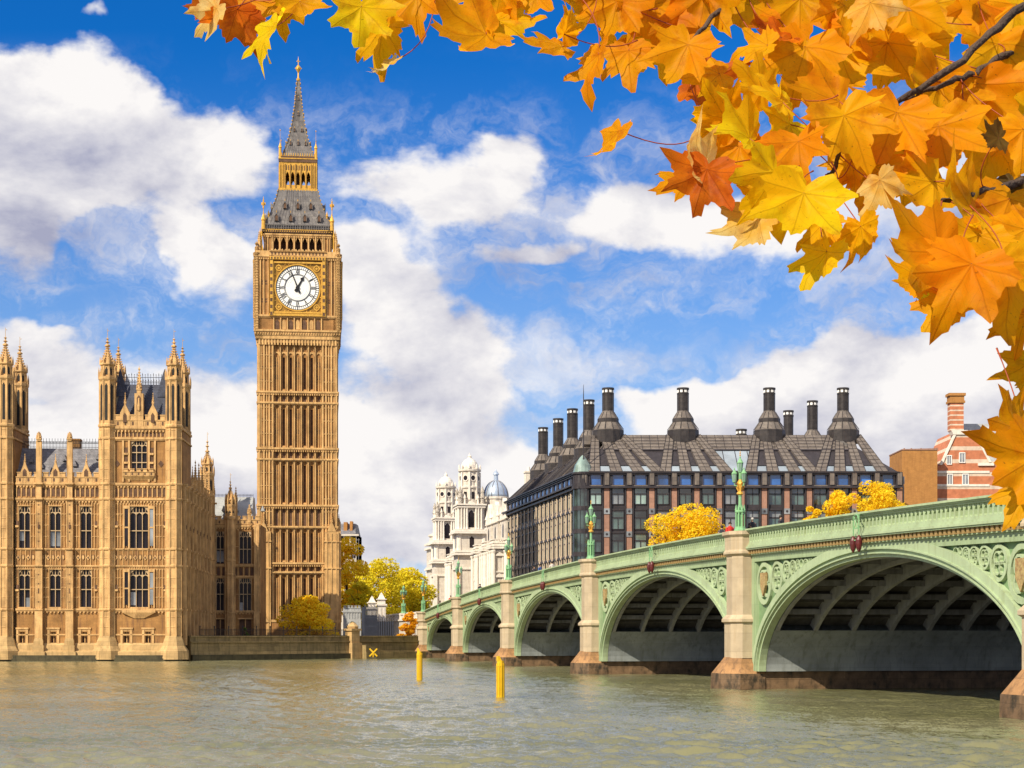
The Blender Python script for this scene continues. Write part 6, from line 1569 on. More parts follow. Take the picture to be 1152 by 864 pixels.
# ---------------------------------------------------------------- river wall, gates, street edge
def riverside():
    a = Vector((-41.2, 216.5, 0)); b = Vector((-12.9-.4, 246.3, 0)); dvec = (b-a); L = dvec.length; ang = math.atan2(dvec.y, dvec.x)
    w = thing('river_wall', 'weathered stone river wall between the palace corner and the bridge', 'river wall', a, ang)
    m = MB(); m.loft([[(0, -.35, -2), (L, -.35, -2), (L, 1.2, -2), (0, 1.2, -2)], [(0, 0, 2.3), (L, 0, 2.3), (L, 1.2, 2.3), (0, 1.2, 2.3)]]); m.build('wall', M['quay'], w)
    m = MB(); m.box(0, L, -.18, 1.25, 2.3, 2.5); m.box(0, L, .1, .55, 2.5, 3.02); m.box(0, L, -.02, .68, 3.02, 3.2); m.build('coping', M['quay'], w)
    m = MB(); m.box(0, L, -.45, 0, -2, .75); m.build('tide_line', M['wet'], w)
    # stone post on the wall and landing steps
    f = L*.68
    m = MB(); m.box(f-.9, f+.9, -.75, .9, -1, 2.2); m.box(f-.75, f+.75, -.5, .8, 2.2, 3.9); m.box(f-.95, f+.95, -.7, 1.0, 3.9, 4.2); m.lathe(f, .15, [(.75, 4.2), (.85, 4.5), (.5, 4.85), (.1, 5.1)], 8); m.build('gate_post', M['stone_plinth'], w)
    m = MB()
    for k in range(6): m.box(f+1.0+k*.9, f+1.9+k*.9, -1.5, -.3, -1, 1.9-k*.25)
    m.box(f+.9, L, -1.7, -1.4, -1, .9); m.build('landing_step', M['quay'], w)
    a2 = BW(0, BWID+1.5, 0); n = BW(0, 1, 0)-BW(0, 0, 0)
    e = thing('embankment_wall', 'granite embankment wall continuing beyond the far side of the bridge', 'river wall', a2, math.atan2(n.y, n.x))
    m = MB(); m.box(0, 300, 0, 1.2, -2, 3.4); m.box(0, 300, -.15, 1.35, 3.4, 3.7); m.build('wall', M['quay'], e)
    # railing on the terrace in front of the return
    r = thing('iron_railing', 'black iron railing along the terrace beneath the receding palace wall', 'railing', a+Vector((.9, 1.6, 0)), ang)
    m = MB(); n_ = 110; LL = L*.62
    for k in range(n_): x = LL*k/n_; m.box(x-.02, x+.02, -.02, .02, 2.9, 4.15)
    m.box(0, LL, -.025, .025, 3.95, 4.0); m.box(0, LL, -.025, .025, 3.2, 3.25)
    for k in range(12): x = LL*k/11; m.lathe(x, 0, [(.06, 2.8), (.06, 4.3), (.1, 4.4), (0, 4.55)], 6)
    m.build('rail', M['iron'], r)
    # approach parapet, cream stone, at the bridge end
    p = thing('approach_parapet', 'cream stone parapet carrying the street down from the bridge end', 'parapet', BW(-1.3, 0, 0), BA)
    z = ztop(0)
    m = MB(); m.box(-60, 0, -.1, .5, GZ-.2, z-1.0); m.build('wall', M['portland'], p)
    m = MB(); m.box(-60, 0, -.3, .6, z-1.2, z-.95); m.box(-60, 0, -.15, .35, z-.22, z-.02); m.box(-60, 0, -.1, .3, z-.95, z-.8)
    for k in range(100): x = -.3-k*.6; m.box(x-.14, x+.14, -.04, .24, z-.81, z-.22)
    for k in range(12): x = -2-k*5; m.box(x-.35, x+.35, -.22, .4, z-1.0, z+.08)
    m.build('balustrade', M['portland_trim'], p)
    # gate screen with arch
    D = 262
    g = thing('gate_screen', 'grey stone screen with an arched gateway right of the clock tower', 'gateway', (PX(396, D), D, 0))
    X = lambda px: PX(px, D)-PX(396, D); Zg = lambda py: PZ(py, D)
    m = MB(); A = [(X(396)+1.05*math.sin(t), Zg(712)+ (Zg(699)-Zg(712))*max(0, math.cos(t))) for t in np.linspace(-PI/2, PI/2, 15)]
    m.strip(A, [(x, Zg(688)) for x, z in A], 0, .8); m.box(X(386), X(396)-1.04, 0, .8, GZ, Zg(688)); m.box(X(396)+1.04, X(406), 0, .8, GZ, Zg(688)); m.build('wall', M['slate_pale'], g)
    m = MB(); m.box(X(385.5), X(406.5), -.12, .9, Zg(689), Zg(687)); battlement(m, m, X(386), X(406), Zg(687), .8, .55, .1); panels(m, X(386)+.1, X(406)-.1, Zg(696), Zg(689), .4, 0); m.build('parapet', M['slate_pale'], g)
    # two gate piers with stepped caps
    for k, (px, top, D, lab) in enumerate(((418.5, 670, 263, 'pale stone gate pier with stepped cap, partly behind the taller one'), (429, 666, 259, 'pale stone gate pier with stepped cap, the taller one nearest the bridge'))):
        t = thing('gate_pier', lab, 'gate pier', (PX(px, D), D, 0), R(12), 'stone gate piers by the street')
        zt = PZ(top, D); m = MB(); m.box(-.62, .62, -.62, .62, GZ, zt-2.1); m.build('shaft', M['portland'], t)
        m = MB(); m.box(-.78, .78, -.78, .78, zt-2.1, zt-1.85); m.box(-.55, .55, -.55, .55, zt-1.85, zt-1.2); m.box(-.72, .72, -.72, .72, zt-1.2, zt-1.05); m.lathe(0, 0, [(.75, zt-1.05), (.3, zt-.4), (.32, zt-.3), (.12, zt-.2), (0, zt)], 4); m.build('cap', M['portland_trim'], t)
        m = MB()
        for sx in (-1, 1): m.box(sx*.3-.16, sx*.3+.16, -.66, -.6, GZ+1.2, zt-2.5)
        m.build('panel', M['portland_trim'], t)
    h = thing('hoarding', 'dark blue grey hoarding and tall gate leaves before the gate piers', 'hoarding', (PX(421, 257), 257, 0))
    D = 257; X = lambda px: PX(px, D)-PX(421, D); Zg = lambda py: PZ(py, D)
    m = MB(); m.box(X(407), X(411), 0, .3, GZ, Zg(683)); m.box(X(424), X(443), 0, .2, GZ, Zg(699)); m.build('panel', M['hoarding'], h)
    m = MB()
    for k in range(22): x = X(410)+(X(425)-X(410))*k/21; m.box(x-.03, x+.03, -.1, -.04, GZ, Zg(680)+(Zg(688)-Zg(680))*(k % 5)/12)
    for py in (705, 695, 687): m.box(X(410), X(425), -.08, -.03, Zg(py), Zg(py)+.1)
    m.box(X(411), X(424), .1, .16, GZ, Zg(692)); m.build('gate_leaf', M['hoarding'], h)
    m = MB()
    for k in range(8): x = X(425)+(X(443)-X(425))*k/7; m.lathe(x, -.05, [(.05, GZ), (.05, Zg(697)), (0, Zg(695))], 6)
    m.build('post', M['iron'], h)
    # far mansion with scaffold behind the first tree
    D = 345; f = thing('stone_mansion', 'grey stone mansion with rooftop dormers behind trees right of clock tower', 'building', (PX(392, D), D, 0))
    X = lambda px: PX(px, D)-PX(392, D); Zg = lambda py: PZ(py, D)
    m = MB(); hs = [(X(q), X(q)+.9, Zg(py), Zg(py)+1.9) for q in (381, 388, 395) for py in (612, 628, 645)]
    m.holed(X(376), X(401), 3, Zg(601), hs, 0, .5); m.box(X(376), X(401), .55, 12, 3, Zg(601)); m.face([(X(401), 0, 3), (X(401), 12, 3), (X(401), 12, Zg(601)), (X(401), 0, Zg(601))]); m.box(X(376)-.4, X(401)+.5, -.5, .1, Zg(603), Zg(601)); m.build('wall', M['portland'], f)
    for (a, b_, c, d) in hs: m = MB(); m.box(a, b_, .4, .45, c, d); m.build('window', M['glass'], f)
    m = MB(); m.loft([[(X(376), 0, Zg(601)), (X(400), 0, Zg(601)), (X(400), 12, Zg(601)), (X(376), 12, Zg(601))], [(X(378), 3, Zg(588)), (X(398.5), 3, Zg(588)), (X(398.5), 9, Zg(588)), (X(378), 9, Zg(588))]]); m.build('roof', M['slate'], f)
    m = MB(); m.box(X(386), X(390), 1, 3, Zg(600), Zg(587)); m.box(X(393), X(396), 1, 3, Zg(600), Zg(586)); m.build('chimney', M['brown_brick'], f)
    m = MB(); 
    for q in (398, 401, 404): m.box(X(q)-.05, X(q)+.05, -1.2, -1.1, 3, Zg(606))
    for py in (608, 616, 625, 634): m.box(X(397), X(405), -1.22, -1.08, Zg(py), Zg(py)+.12)
    m.build('scaffold', M['slate'], f)
riverside()

# ---------------------------------------------------------------- river marks
def river_posts():
    for i, (px, D, top, lab) in enumerate(((472, 124.8, 729, 'yellow river pile standing in the water farther out, left one of two'), (563, 90.0, 738, 'yellow river pile standing nearer in the water, right one of two'))):
        t = thing('river_pile', lab, 'river pile', (PX(px, D), D, 0), R(20*i), 'yellow piles in the river')
        h = PZ(top, D); m = MB()
        r = .19
        m.lathe(0, 0, [(r, -2), (r, h-.25)], 10); m.loft([[(-r, -r*.6, h-.26), (r*.2, -r*.6, h-.26), (r*.2, r*.6, h-.26), (-r, r*.6, h-.26)], [(-r, -r*.5, h), (-r*.4, -r*.5, h), (-r*.4, r*.5, h), (-r, r*.5, h)]])
        for k in range(10): a = k*PI/5+.3; m.cbox(r*math.cos(a), r*math.sin(a), -2, .06, .06, h+1.6)
        m.build('pile', M['yellow_paint'], t)
        m = MB(); m.lathe(0, 0, [(r*1.18, h-.55), (r*1.18, h-.45)], 10); m.lathe(0, 0, [(r*1.12, .02), (r*1.12, .12)], 10); m.build('band', M['yellow_paint'], t)
        m = MB(); m.lathe(0, 0, [(r*1.03, -.5), (r*1.03, .10)], 10); m.build('tide_stain', M['wet'], t)
    D = 233; t = thing('channel_mark', 'yellow cross topped channel mark at the foot of the river wall', 'channel mark', (PX(420, D), D, 0))
    z = PZ(734, D); m = MB(); m.lathe(0, 0, [(.10, -2), (.10, z)], 8); m.build('post', M['yellow_paint'], t)
    for a in (R(45), R(-45)):
        m = MB(); m.T = Matrix.Translation((0, -.05 if a > 0 else .05, z)) @ Matrix.Rotation(a, 4, 'Y'); m.box(-.10, .10, -.04, .04, -.75, .75); m.build('cross_arm', M['yellow_paint'], t)
    m = MB(); m.box(-.5, .5, -.3, .3, -.3, .25); m.build('float', M['wet'], t)
river_posts()
# ---------------------------------------------------------------- trees: tapered trunk, limbs, crown of many leaf faces
def leaf_cloud(blobs, n, size, seed):
    r = np.random.default_rng(seed)
    wts = np.array([b[3]**2.2 for b in blobs]); wts = wts/wts.sum()
    idx = r.choice(len(blobs), n, p=wts); B = np.array(blobs)[idx]
    d = r.normal(size=(n, 3)); d /= np.linalg.norm(d, axis=1)[:, None]
    rad = B[:, 3:4]*(r.uniform(.45, 1, (n, 1))**.5)
    c = B[:, :3]+d*rad*np.array([1, 1, .85])
    nrm = d*.6+r.normal(size=(n, 3))*.7; nrm /= np.linalg.norm(nrm, axis=1)[:, None]
    t = np.cross(nrm, r.normal(size=(n, 3))); t /= np.linalg.norm(t, axis=1)[:, None]
    b = np.cross(nrm, t)
    s = size*r.uniform(.6, 1.35, (n, 1))
    fold = nrm*s*r.uniform(-.25, .25, (n, 1))
    v = np.stack([c-t*s, c-b*s*.55+fold, c+t*s, c+b*s*.55+fold], 1).reshape(-1, 3)
    return v, np.arange(4*n).reshape(-1, 4)
def tree(name, label, cat, base, height, rx, ry, mat, nb=26, n=9000, size=.2, seed=1, crown_low=.3, trunk=.28, group=None, lean=0.0, shape=1.0):
    r = random.Random(seed)
    t = thing(name, label, cat, base, r.uniform(0, 6), group)
    H = height; blobs = []
    z0 = H*crown_low
    for k in range(nb):
        f = (k+.5)/nb; z = z0+(H-z0)*f*.93
        env = math.sin(PI*min(1, .13+f*.82))**(.6 if shape > 0 else .3)*(1-.25*f*max(shape, 0))
        a = r.uniform(0, 2*PI); q = r.uniform(.15, .85)
        br = r.uniform(.20, .36)*min(rx, (H-z0)*.6)
        blobs.append((rx*env*q*math.cos(a), ry*env*q*math.sin(a), z+r.uniform(-.3, .3), br))
    v, f = leaf_cloud(blobs, n, size, seed)
    ex = np.percentile(np.abs(v[:, 0]), 98.5)/rx; ey = np.percentile(np.abs(v[:, 1]), 98.5)/ry; zt_ = np.percentile(v[:, 2], 99.6)
    v[:, 0] /= ex; v[:, 1] /= ey; v[:, 2] = z0*.6+(v[:, 2]-z0*.6)*(H-z0*.6)/(zt_-z0*.6)
    blobs = [(b[0]/ex, b[1]/ey, b[2], b[3]) for b in blobs]
    me = bpy.data.meshes.new('crown'); me.from_pydata(v.tolist(), [], f.tolist()); me.materials.append(M[mat]); me.update()
    o = bpy.data.objects.new('crown', me); col.objects.link(o); o.parent = t
    m = MB(); tr = trunk
    top = (lean, 0, z0+(H-z0)*.7)
    m.tube([(0, 0, -.3), (lean*.2, .05, z0*.6), (lean*.5, -.1, z0+(H-z0)*.3), top], [tr*1.3, tr, tr*.7, tr*.2], 7)
    for b in blobs[::2]:
        f = r.uniform(.35, .75); s = Vector((lean*f*.6, 0, z0*.8+(b[2]-z0*.8)*f)); e = Vector(b[:3])
        m.tube([s, s.lerp(e, .5)+Vector((0, 0, -.15)), e], [tr*.38, tr*.25, tr*.08], 5)
    m.build('trunk', M['bark'], t)
    return t
def trees():
    G = 'yellow autumn trees'
    def put(name, lab, px, base_py, top_py, D, wpx, mat, gz=GZ, **k):
        h = PZ(top_py, D)-gz; rx = wpx*D/F/2
        return tree(name, lab, 'tree', (PX(px, D), D, gz), h, rx, rx*.9, mat, **k)
    put('autumn_tree', 'broad yellow tree behind the bridge before the middle of the bronze block', 766, 0, 571, 262, 96, 'leaf_gold', 4.0, nb=60, n=20000, size=.19, seed=11, crown_low=.3, shape=-1)
    put('autumn_tree', 'yellow tree behind the bridge at the right end of the bronze block', 985, 0, 544, 264, 74, 'leaf_gold', 4.0, nb=46, n=16000, size=.19, seed=12, crown_low=.3, shape=-1)
    put('autumn_tree', 'lower yellow tree left of the one at the block right end', 945, 0, 554, 261, 56, 'leaf_gold', 4.0, nb=34, n=11000, size=.19, seed=13, crown_low=.3, shape=-1)
    put('autumn_tree', 'small yellow tree low over the bridge parapet between two taller ones', 915, 0, 571, 259, 30, 'leaf_gold', 4.0, nb=20, n=5000, size=.18, seed=14, crown_low=.4, shape=-1)
    put('autumn_tree', 'tall slim yellow tree touching the right edge of the clock tower', 390, 0, 606, 290, 56, 'leaf_gold', nb=34, n=9000, size=.2, seed=21, crown_low=.22, shape=.3)
    put('autumn_tree', 'broad rounded yellow green tree between clock tower and white building', 423, 0, 630, 305, 76, 'leaf_lime', nb=40, n=12000, size=.21, seed=22, crown_low=.2)
    put('autumn_tree', 'rounded yellow green tree next to the first bridge pier', 462, 0, 640, 315, 66, 'leaf_lime', nb=34, n=10000, size=.21, seed=23, crown_low=.15)
    put('autumn_tree', 'pale yellow tree partly behind its broad neighbours at the far street', 444, 0, 645, 330, 60, 'leaf_gold', nb=24, n=6000, size=.22, seed=24, crown_low=.2)
    put('autumn_tree', 'thin dull green tree at the foot of the slim yellow tree', 404, 0, 655, 285, 30, 'leaf_lime', nb=20, n=2600, size=.2, seed=25, crown_low=.2)
    t = put('autumn_bush', 'large golden orange bush in front of the clock tower base', 346, 0, 671, 247, 60, 'leaf_gold', 2.6, nb=40, n=11000, size=.15, seed=31, crown_low=.04, trunk=.14); t['category'] = 'bush'
    t = put('autumn_bush', 'small orange bush behind the river wall beside the bridge end', 459, 0, 689, 250, 24, 'leaf_orange', 2.6, nb=22, n=4500, size=.13, seed=32, crown_low=.04, trunk=.1); t['category'] = 'bush'
    t = put('green_shrub', 'small green shrub on the terrace below the palace wing', 276, 0, 706, 243, 7, 'leaf_green', 2.9, nb=10, n=900, size=.11, seed=33, crown_low=.03, trunk=.05); t['category'] = 'shrub'
trees()

# ---------------------------------------------------------------- people on the bridge
def person(label, loc, face, coat, h=1.72, arm=.2, hat=None):
    t = thing('person', label, 'person', loc, face, 'people walking on the bridge')
    k = h/1.75
    J = [((0, 0, .95), .14), ((0, .01, 1.15), .145), ((0, .01, 1.38), .16), ((0, 0, 1.50), .06), ((0, -.02, 1.57), .075), ((0, -.03, 1.66), .098), ((0, -.02, 1.74), .06)]
    E = [(0, 1), (1, 2), (2, 3), (3, 4), (4, 5), (5, 6)]
    for sx in (-1, 1):
        b = len(J)
        J += [((sx*.10, 0, .86), .095), ((sx*.11, -.06*sx, .48), .065), ((sx*.11, .10*sx, .09), .045), ((sx*.115, .10*sx-.16, .04), .04)]
        E += [(0, b), (b, b+1), (b+1, b+2), (b+2, b+3)]
        c = len(J)
        J += [((sx*.19, 0, 1.42), .065), ((sx*.25, .03, 1.16), .05), ((sx*.24, -arm*(1.2 if sx > 0 else .5), 1.02+arm*.4), .038), ((sx*.22, -arm*1.5, .98+arm*.6), .032)]
        E += [(2, c), (c, c+1), (c+1, c+2), (c+2, c+3)]
    me = bpy.data.meshes.new('body'); me.from_pydata([tuple(c*k for c in p) for p, _ in J], E, []); me.materials.append(M['skin'])
    o = bpy.data.objects.new('body', me); col.objects.link(o); o.parent = t
    md = o.modifiers.new('skin', 'SKIN'); md.use_smooth_shade = True
    for i, (_, r) in enumerate(J): me.skin_vertices[0].data[i].radius = (r*k, r*k)
    me.skin_vertices[0].data[0].use_root = True
    o.modifiers.new('sub', 'SUBSURF').levels = 1
    m = MB(); q = lambda pr: [(r*k, z*k) for r, z in pr]
    m.lathe(0, .0, q([(.20, .80), (.19, 1.0), (.19, 1.2), (.215, 1.38), (.15, 1.49), (.08, 1.53)]), 12, sq=.78)
    for sx in (-1, 1): m.tube([tuple(c*k for c in p) for p in ((sx*.19, 0, 1.43), (sx*.25, .03, 1.16), (sx*.24, -arm*(1.2 if sx > 0 else .5), 1.03+arm*.4))], [.085*k, .072*k, .055*k], 8)
    m.build('coat', M[coat], t, smooth=True)
    m = MB()
    for sx in (-1, 1): m.tube([tuple(c*k for c in p) for p in ((sx*.09, 0, .92), (sx*.11, -.06*sx, .48), (sx*.11, .10*sx, .10))], [.12*k, .09*k, .07*k], 8)
    m.build('trousers', M['coat_dark'], t, smooth=True)
    m = MB(); m.lathe(0, .0, q([(.06, 1.60), (.112, 1.66), (.115, 1.71), (.085, 1.77), (.0, 1.80)]), 10); m.build('hair', M[hat or 'hair'], t, smooth=True)
    m = MB()
    for sx in (-1, 1): m.lathe(sx*.035*k, -.105*k, q([(.012, 1.662), (.014, 1.672), (.008, 1.68)]), 6)
    m.lathe(0, -.125*k, q([(.016, 1.625), (.012, 1.645), (.006, 1.665)]), 5); m.build('face', M['hair'], t)
    return t
for i, (px, near_, coat, lab, fc, h, hat) in enumerate((
    (821, 1.0, 'coat_red', 'person in a red coat at the parapet left of the tall pier lamp', 20, 1.76, None), (846, 1.9, 'coat_dark', 'person in dark clothes just right of the tall pier lamp', 200, 1.80, 'coat_pale'), (812, 2.2, 'coat_dark', 'person in a dark coat left of the red coated one', 160, 1.66, None),
    (878, 2.4, 'coat_dark', 'lone dark haired person over the parapet right of the tall pier lamp', 70, 1.66, None), (601, 1.3, 'coat_dark', 'person in black, left one of two together over the third pier', 30, 1.84, None), (607.5, 1.4, 'coat_blue', 'person in blue, right one of two together over the third pier', 60, 1.86, None),
    (621, 1.5, 'coat_pale', 'person in a pale coat between the two pier lamps', 200, 1.8, None), (540, 1.5, 'coat_dark', 'person in a dark coat near the second lamp from the far bank', 30, 1.84, None), (507, 1.4, 'coat_red', 'person in dark red near the far end of the bridge', 20, 1.84, None), (495, 1.6, 'coat_dark', 'person in black close to the end pier lamp', 200, 1.8, None))):
    # solve the place on the deck seen at this column of the photograph
    s = 0.0; near = .42+near_*.12
    for s_ in np.arange(2, 200, .05):
        w = BW(s_, near, 0)
        if 576+F*w.x/w.y >= px: s = s_; break
    person(lab, BW(s, near, ztop(s)-1.02), R(fc), coat, h, .15+.02*(i % 3), hat)

# ---------------------------------------------------------------- the maple branch overhead, near the camera
def maple():
    tones = {'orange': ((.90, .42, .004), (.86, .30, .004)), 'amber': ((.93, .52, .005), (.90, .40, .004)), 'yellow': ((.96, .74, .008), (.94, .58, .006)), 'rust': ((.80, .22, .010), (.58, .12, .008)), 'cream': ((.92, .70, .26), (.90, .52, .06)), 'dark': ((.16, .10, .02), (.12, .07, .015))}
    mats = {}
    for nm, (a, b) in tones.items():
        m = bpy.data.materials.new('maple_leaf_'+nm); m.use_nodes = True; N = NT(m.node_tree); N.n.clear()
        co = N.new('ShaderNodeTexCoord').outputs['Object']; rnd = N.new('ShaderNodeObjectInfo').outputs['Random']
        cv = N.v('ADD', co, N.new('ShaderNodeCombineXYZ', {0: N.m('MULTIPLY', rnd, 9), 1: N.m('MULTIPLY', rnd, 5), 2: rnd}).outputs[0])
        c = N.mix(N.mr(N.noise(cv, 9, 5, .6), .36, .64), a, b)
        sp = N.new('ShaderNodeSeparateXYZ', {0: co}); X_, Y_ = sp.outputs[0], sp.outputs[1]
        ang = N.m('ARCTAN2', X_, Y_); rr = N.v('LENGTH', co)
        dmin = None
        for va in (0, .72, -.72, 1.5, -1.5):
            d = N.m('MULTIPLY', N.m('ABSOLUTE', N.m('SUBTRACT', ang, va)), rr); dmin = d if dmin is None else N.m('MINIMUM', dmin, d)
        vein = N.mr(dmin, .0004, .0015, 1, 0)
        # side veins: chevrons off the main ones
        ch = N.m('FRACT', N.m('MULTIPLY', N.m('SUBTRACT', rr, N.m('MULTIPLY', dmin, 1.2)), 85)); sv = N.m('MULTIPLY', N.mr(ch, .06, .16, .35, 0), N.mr(rr, .01, .02))
        spots = N.mr(N.noise(cv, 190, 2, .5), .67, .76, 0, .5); edge = N.mr(N.noise(cv, 26, 5, .65), .52, .70, 0, .65)
        c = N.mix(N.m('MAXIMUM', N.m('MULTIPLY', vein, .5), N.m('MULTIPLY', sv, .6)), c, tuple(k*.62 for k in b))
        edge = N.m('MAXIMUM', edge, N.m('MULTIPLY', N.mr(N.m('ADD', rr, N.m('MULTIPLY', N.noise(cv, 40, 3), .05)), .105, .125), .6))
        c = N.mix(edge, c, (b[0]*.7, b[1]*.55, b[2])); c = N.mix(spots, c, (.12, .05, .01))
        hv = N.v('MULTIPLY', c, (1, 1, 1))
        h = N.m('ADD', N.m('MULTIPLY', vein, .5), N.m('MULTIPLY', N.noise(cv, 60, 3), .5))
        bp = N.new('ShaderNodeBump', {'Strength': .35, 'Distance': .004, 'Height': h}).outputs[0]
        d = N.new('ShaderNodeBsdfPrincipled', {'Base Color': hv, 'Roughness': .5, 'Specular IOR Level': .12, 'Normal': bp})
        t = N.new('ShaderNodeBsdfTranslucent', {'Color': hv, 'Normal': bp})
        N.l.new(N.new('ShaderNodeMixShader', {0: .66, 1: d.outputs[0], 2: t.outputs[0]}).outputs[0], N.new('ShaderNodeOutputMaterial').inputs[0]); mats[nm] = m
    stalk_m = material('red_leaf_stalk', (.30, .06, .02), .5, .2, 20)
    # outline: radius over angle from the leaf tip, five toothed lobes
    key = [(0, 1.0), (5, .86), (9, .84), (12, .72), (17, .66), (22, .57), (27, .60), (31, .70), (36, .75), (41, .95), (46, .82), (51, .80), (55, .62), (61, .60), (66, .52), (72, .53), (78, .60), (84, .60), (90, .74), (96, .62), (102, .58), (109, .50), (116, .45), (124, .40), (134, .40), (143, .36), (152, .26), (165, .17), (180, .10)]
    ang = [k[0] for k in key]; rad = [k[1] for k in key]
    def leaf_mesh(v, tone):
        r = random.Random(100+v)
        L = .105
        fold, curl, sag, twist = r.uniform(-.1, .8), r.uniform(-1.4, 1.6), r.uniform(-.9, 1.0), r.uniform(-.9, .9)
        cup, roll_ = r.uniform(-1.1, 1.1), r.uniform(-1.0, 1.0)
        jit = [r.uniform(.88, 1.08) for _ in range(80)]; lobe = [r.uniform(.78, 1.12) for _ in range(5)]
        rings = [.25, .5, .75, 1.0]; th = []
        for q in (1, -1):
            seq = ang if q == 1 else ang[-2:0:-1]
            th += [(q*a, np.interp(a, ang, rad)) for a in seq]
        n = len(th)
        V = [(0, 0, 0)]
        def warp(x, y):
            z = fold*.35*abs(x)+curl*(y*y)*3.2*.7+sag*x*x*3+twist*x*y*4
            a_ = abs(math.atan2(x, y)) if (x or y) else 0; rr_ = math.hypot(x, y)
            z += .10*rr_*math.cos(a_*2*PI/.74)*.55+.010*math.sin(x*95+v)*math.cos(y*80+v*2)*rr_/.1
            cu = cup*x*9; x2 = x*math.cos(cu*.5); z += abs(x)*math.sin(abs(cu)*.5)*(1 if cup > 0 else -1)
            tip = max(0, y-.035); z += roll_*tip*tip*14
            return (x2, y, z)
        for q in rings:
            for i, (a, rr) in enumerate(th):
                lb = np.interp(a, [-92, -41, 0, 41, 92], lobe); rr = rr*(lb if rr > .5 else (1+lb)/2)
                R_ = L*(rr*jit[i % 80]*q if q > .6 else (rr*.5+.25)*q/.8*1.0*min(1, rr*1.6)) ; a_ = math.radians(a)
                V.append(warp(R_*math.sin(a_), R_*math.cos(a_)))
        Fc = [(0, 1+(i+1) % n, 1+i) for i in range(n)]
        for k in range(len(rings)-1):
            for i in range(n): Fc.append((1+k*n+i, 1+k*n+(i+1) % n, 1+(k+1)*n+(i+1) % n, 1+(k+1)*n+i))
        me = bpy.data.meshes.new('leaf'); me.from_pydata(V, [], Fc); me.materials.append(mats[tone]); me.polygons.foreach_set('use_smooth', [True]*len(me.polygons)); me.update(); return me
    cache = {}
    mb = thing('maple_branch', 'near maple branch with large orange and yellow autumn leaves hanging into view', 'tree branch', (1.6, 2.6, 1.7))
    base = Vector(mb.location)
    # twigs: main limb from the right, its forks, and a higher bough along the top
    tw = []
    def twig(pts, r0, r1):
        P3 = [P(px, py, D) for px, py, D in pts]
        fine = []
        for a, b in zip(P3, P3[1:]):
            for k in range(6): fine.append(a.lerp(b, k/6)+Vector((random.uniform(-1, 1), random.uniform(-1, 1), random.uniform(-1, 1)))*.003)
        fine.append(P3[-1]); n = len(fine)
        m = MB(); m.tube([p-base for p in fine], [(r0+(r1-r0)*k/(n-1))*random.uniform(.85, 1.2) for k in range(n)], 7); m.build('twig', M['bark'], mb, smooth=True); tw.extend(fine)
    twig([(1500, -130, 2.6), (1300, -60, 2.55), (1140, 12, 2.45), (1086, 66, 2.4), (1008, 116, 2.35), (950, 128, 2.3)], .010, .002)
    twig([(1320, 10, 2.6), (1152, 50, 2.5), (1104, 80, 2.45), (1062, 95, 2.4), (1005, 115, 2.38)], .006, .003)
    twig([(1008, 116, 2.35), (950, 160, 2.3), (938, 190, 2.28), (925, 205, 2.26)], .004, .002)
    twig([(1360, 150, 2.5), (1152, 205, 2.3), (1105, 215, 2.25), (1060, 225, 2.2)], .008, .003)
    twig([(1360, 380, 2.4), (1200, 470, 2.25), (1165, 505, 2.2)], .008, .003)
    twig([(1500, -130, 2.6), (1100, -70, 2.5), (860, -30, 2.45), (690, -18, 2.4), (520, -40, 2.35), (380, -30, 2.35), (260, -35, 2.3)], .012, .003)
    twig([(860, -30, 2.45), (800, 20, 2.4), (757, 70, 2.35)], .006, .002)
    # trunk beyond the right of the frame
    m = MB(); m.tube([(2.6, -.6, -.2), (2.5, -.55, 1.2), (2.3, -.45, 2.6), (2.1, -.3, 4.2)], [.24, .2, .17, .12], 10); q = P(1500, -130, 2.6)-base; m.tube([(2.3, -.45, 2.5), (1.5, -.2, 2.6), tuple(q)], [.09, .05, .024], 8); m.build('trunk', M['bark'], mb, smooth=True)
    def leaf(px, py, D, size, roll, tone, yaw=0, pitch=0, v=0, dirn=None):
        """px,py: where the leaf blade centre hangs; roll: direction of the tip in the picture plane, 0 up, 90 right, 180 down"""
        key_ = (v % 13, tone)
        if key_ not in cache: cache[key_] = leaf_mesh(*key_)
        o = bpy.data.objects.new('leaf', cache[key_]); col.objects.link(o); o.parent = mb
        # leaf local: tip +y, face +z. turn to face the viewer, then roll, then tilt
        Rm = Matrix.Rotation(R(roll), 4, Vector((0, 1, 0))) @ Matrix.Rotation(R(90), 4, 'X') @ Matrix.Rotation(R(yaw), 4, 'Y') @ Matrix.Rotation(R(pitch), 4, 'X')
        sc = size*D/F/(.105*1.5)
        off = Rm @ Vector((0, .03*sc, 0))
        c = P(px, py, D)-base
        o.matrix_basis = Matrix.Translation(c-off) @ Rm @ Matrix.Scale(sc, 4)
        # stalk from the blade base to the nearest twig
        b0 = c-off
        ends = sorted(tw, key=lambda p: (p-base-b0).length)[:12]; e = random.choice(ends)-base
        v1 = e-b0
        if v1.length > .11: e = b0+v1.normalized()*.11+Vector((0, .02, .025)); 
        inv = o.matrix_basis.inverted()
        m = MB(); mid = (b0+e)/2+Vector((random.uniform(-.028, .028), random.uniform(-.01, .02), random.uniform(-.03, .012)))
        pts = [b0.lerp(mid, k/4)*(1-k/8)+mid.lerp(e, k/4)*(k/8) if False else (b0*(1-k/8)**2+mid*2*(k/8)*(1-k/8)+e*(k/8)**2) for k in range(9)]
        m.tube([inv @ p for p in pts], [.0008/sc]*8+[.0013/sc], 5); m.build('stalk', stalk_m, o, smooth=True)
    LV = LEAVES
    for k, a in enumerate(LV): leaf(*a[:6], *(a[6:8] if len(a) > 7 else (random.uniform(-50, 50), random.uniform(-50, 50))), v=k)
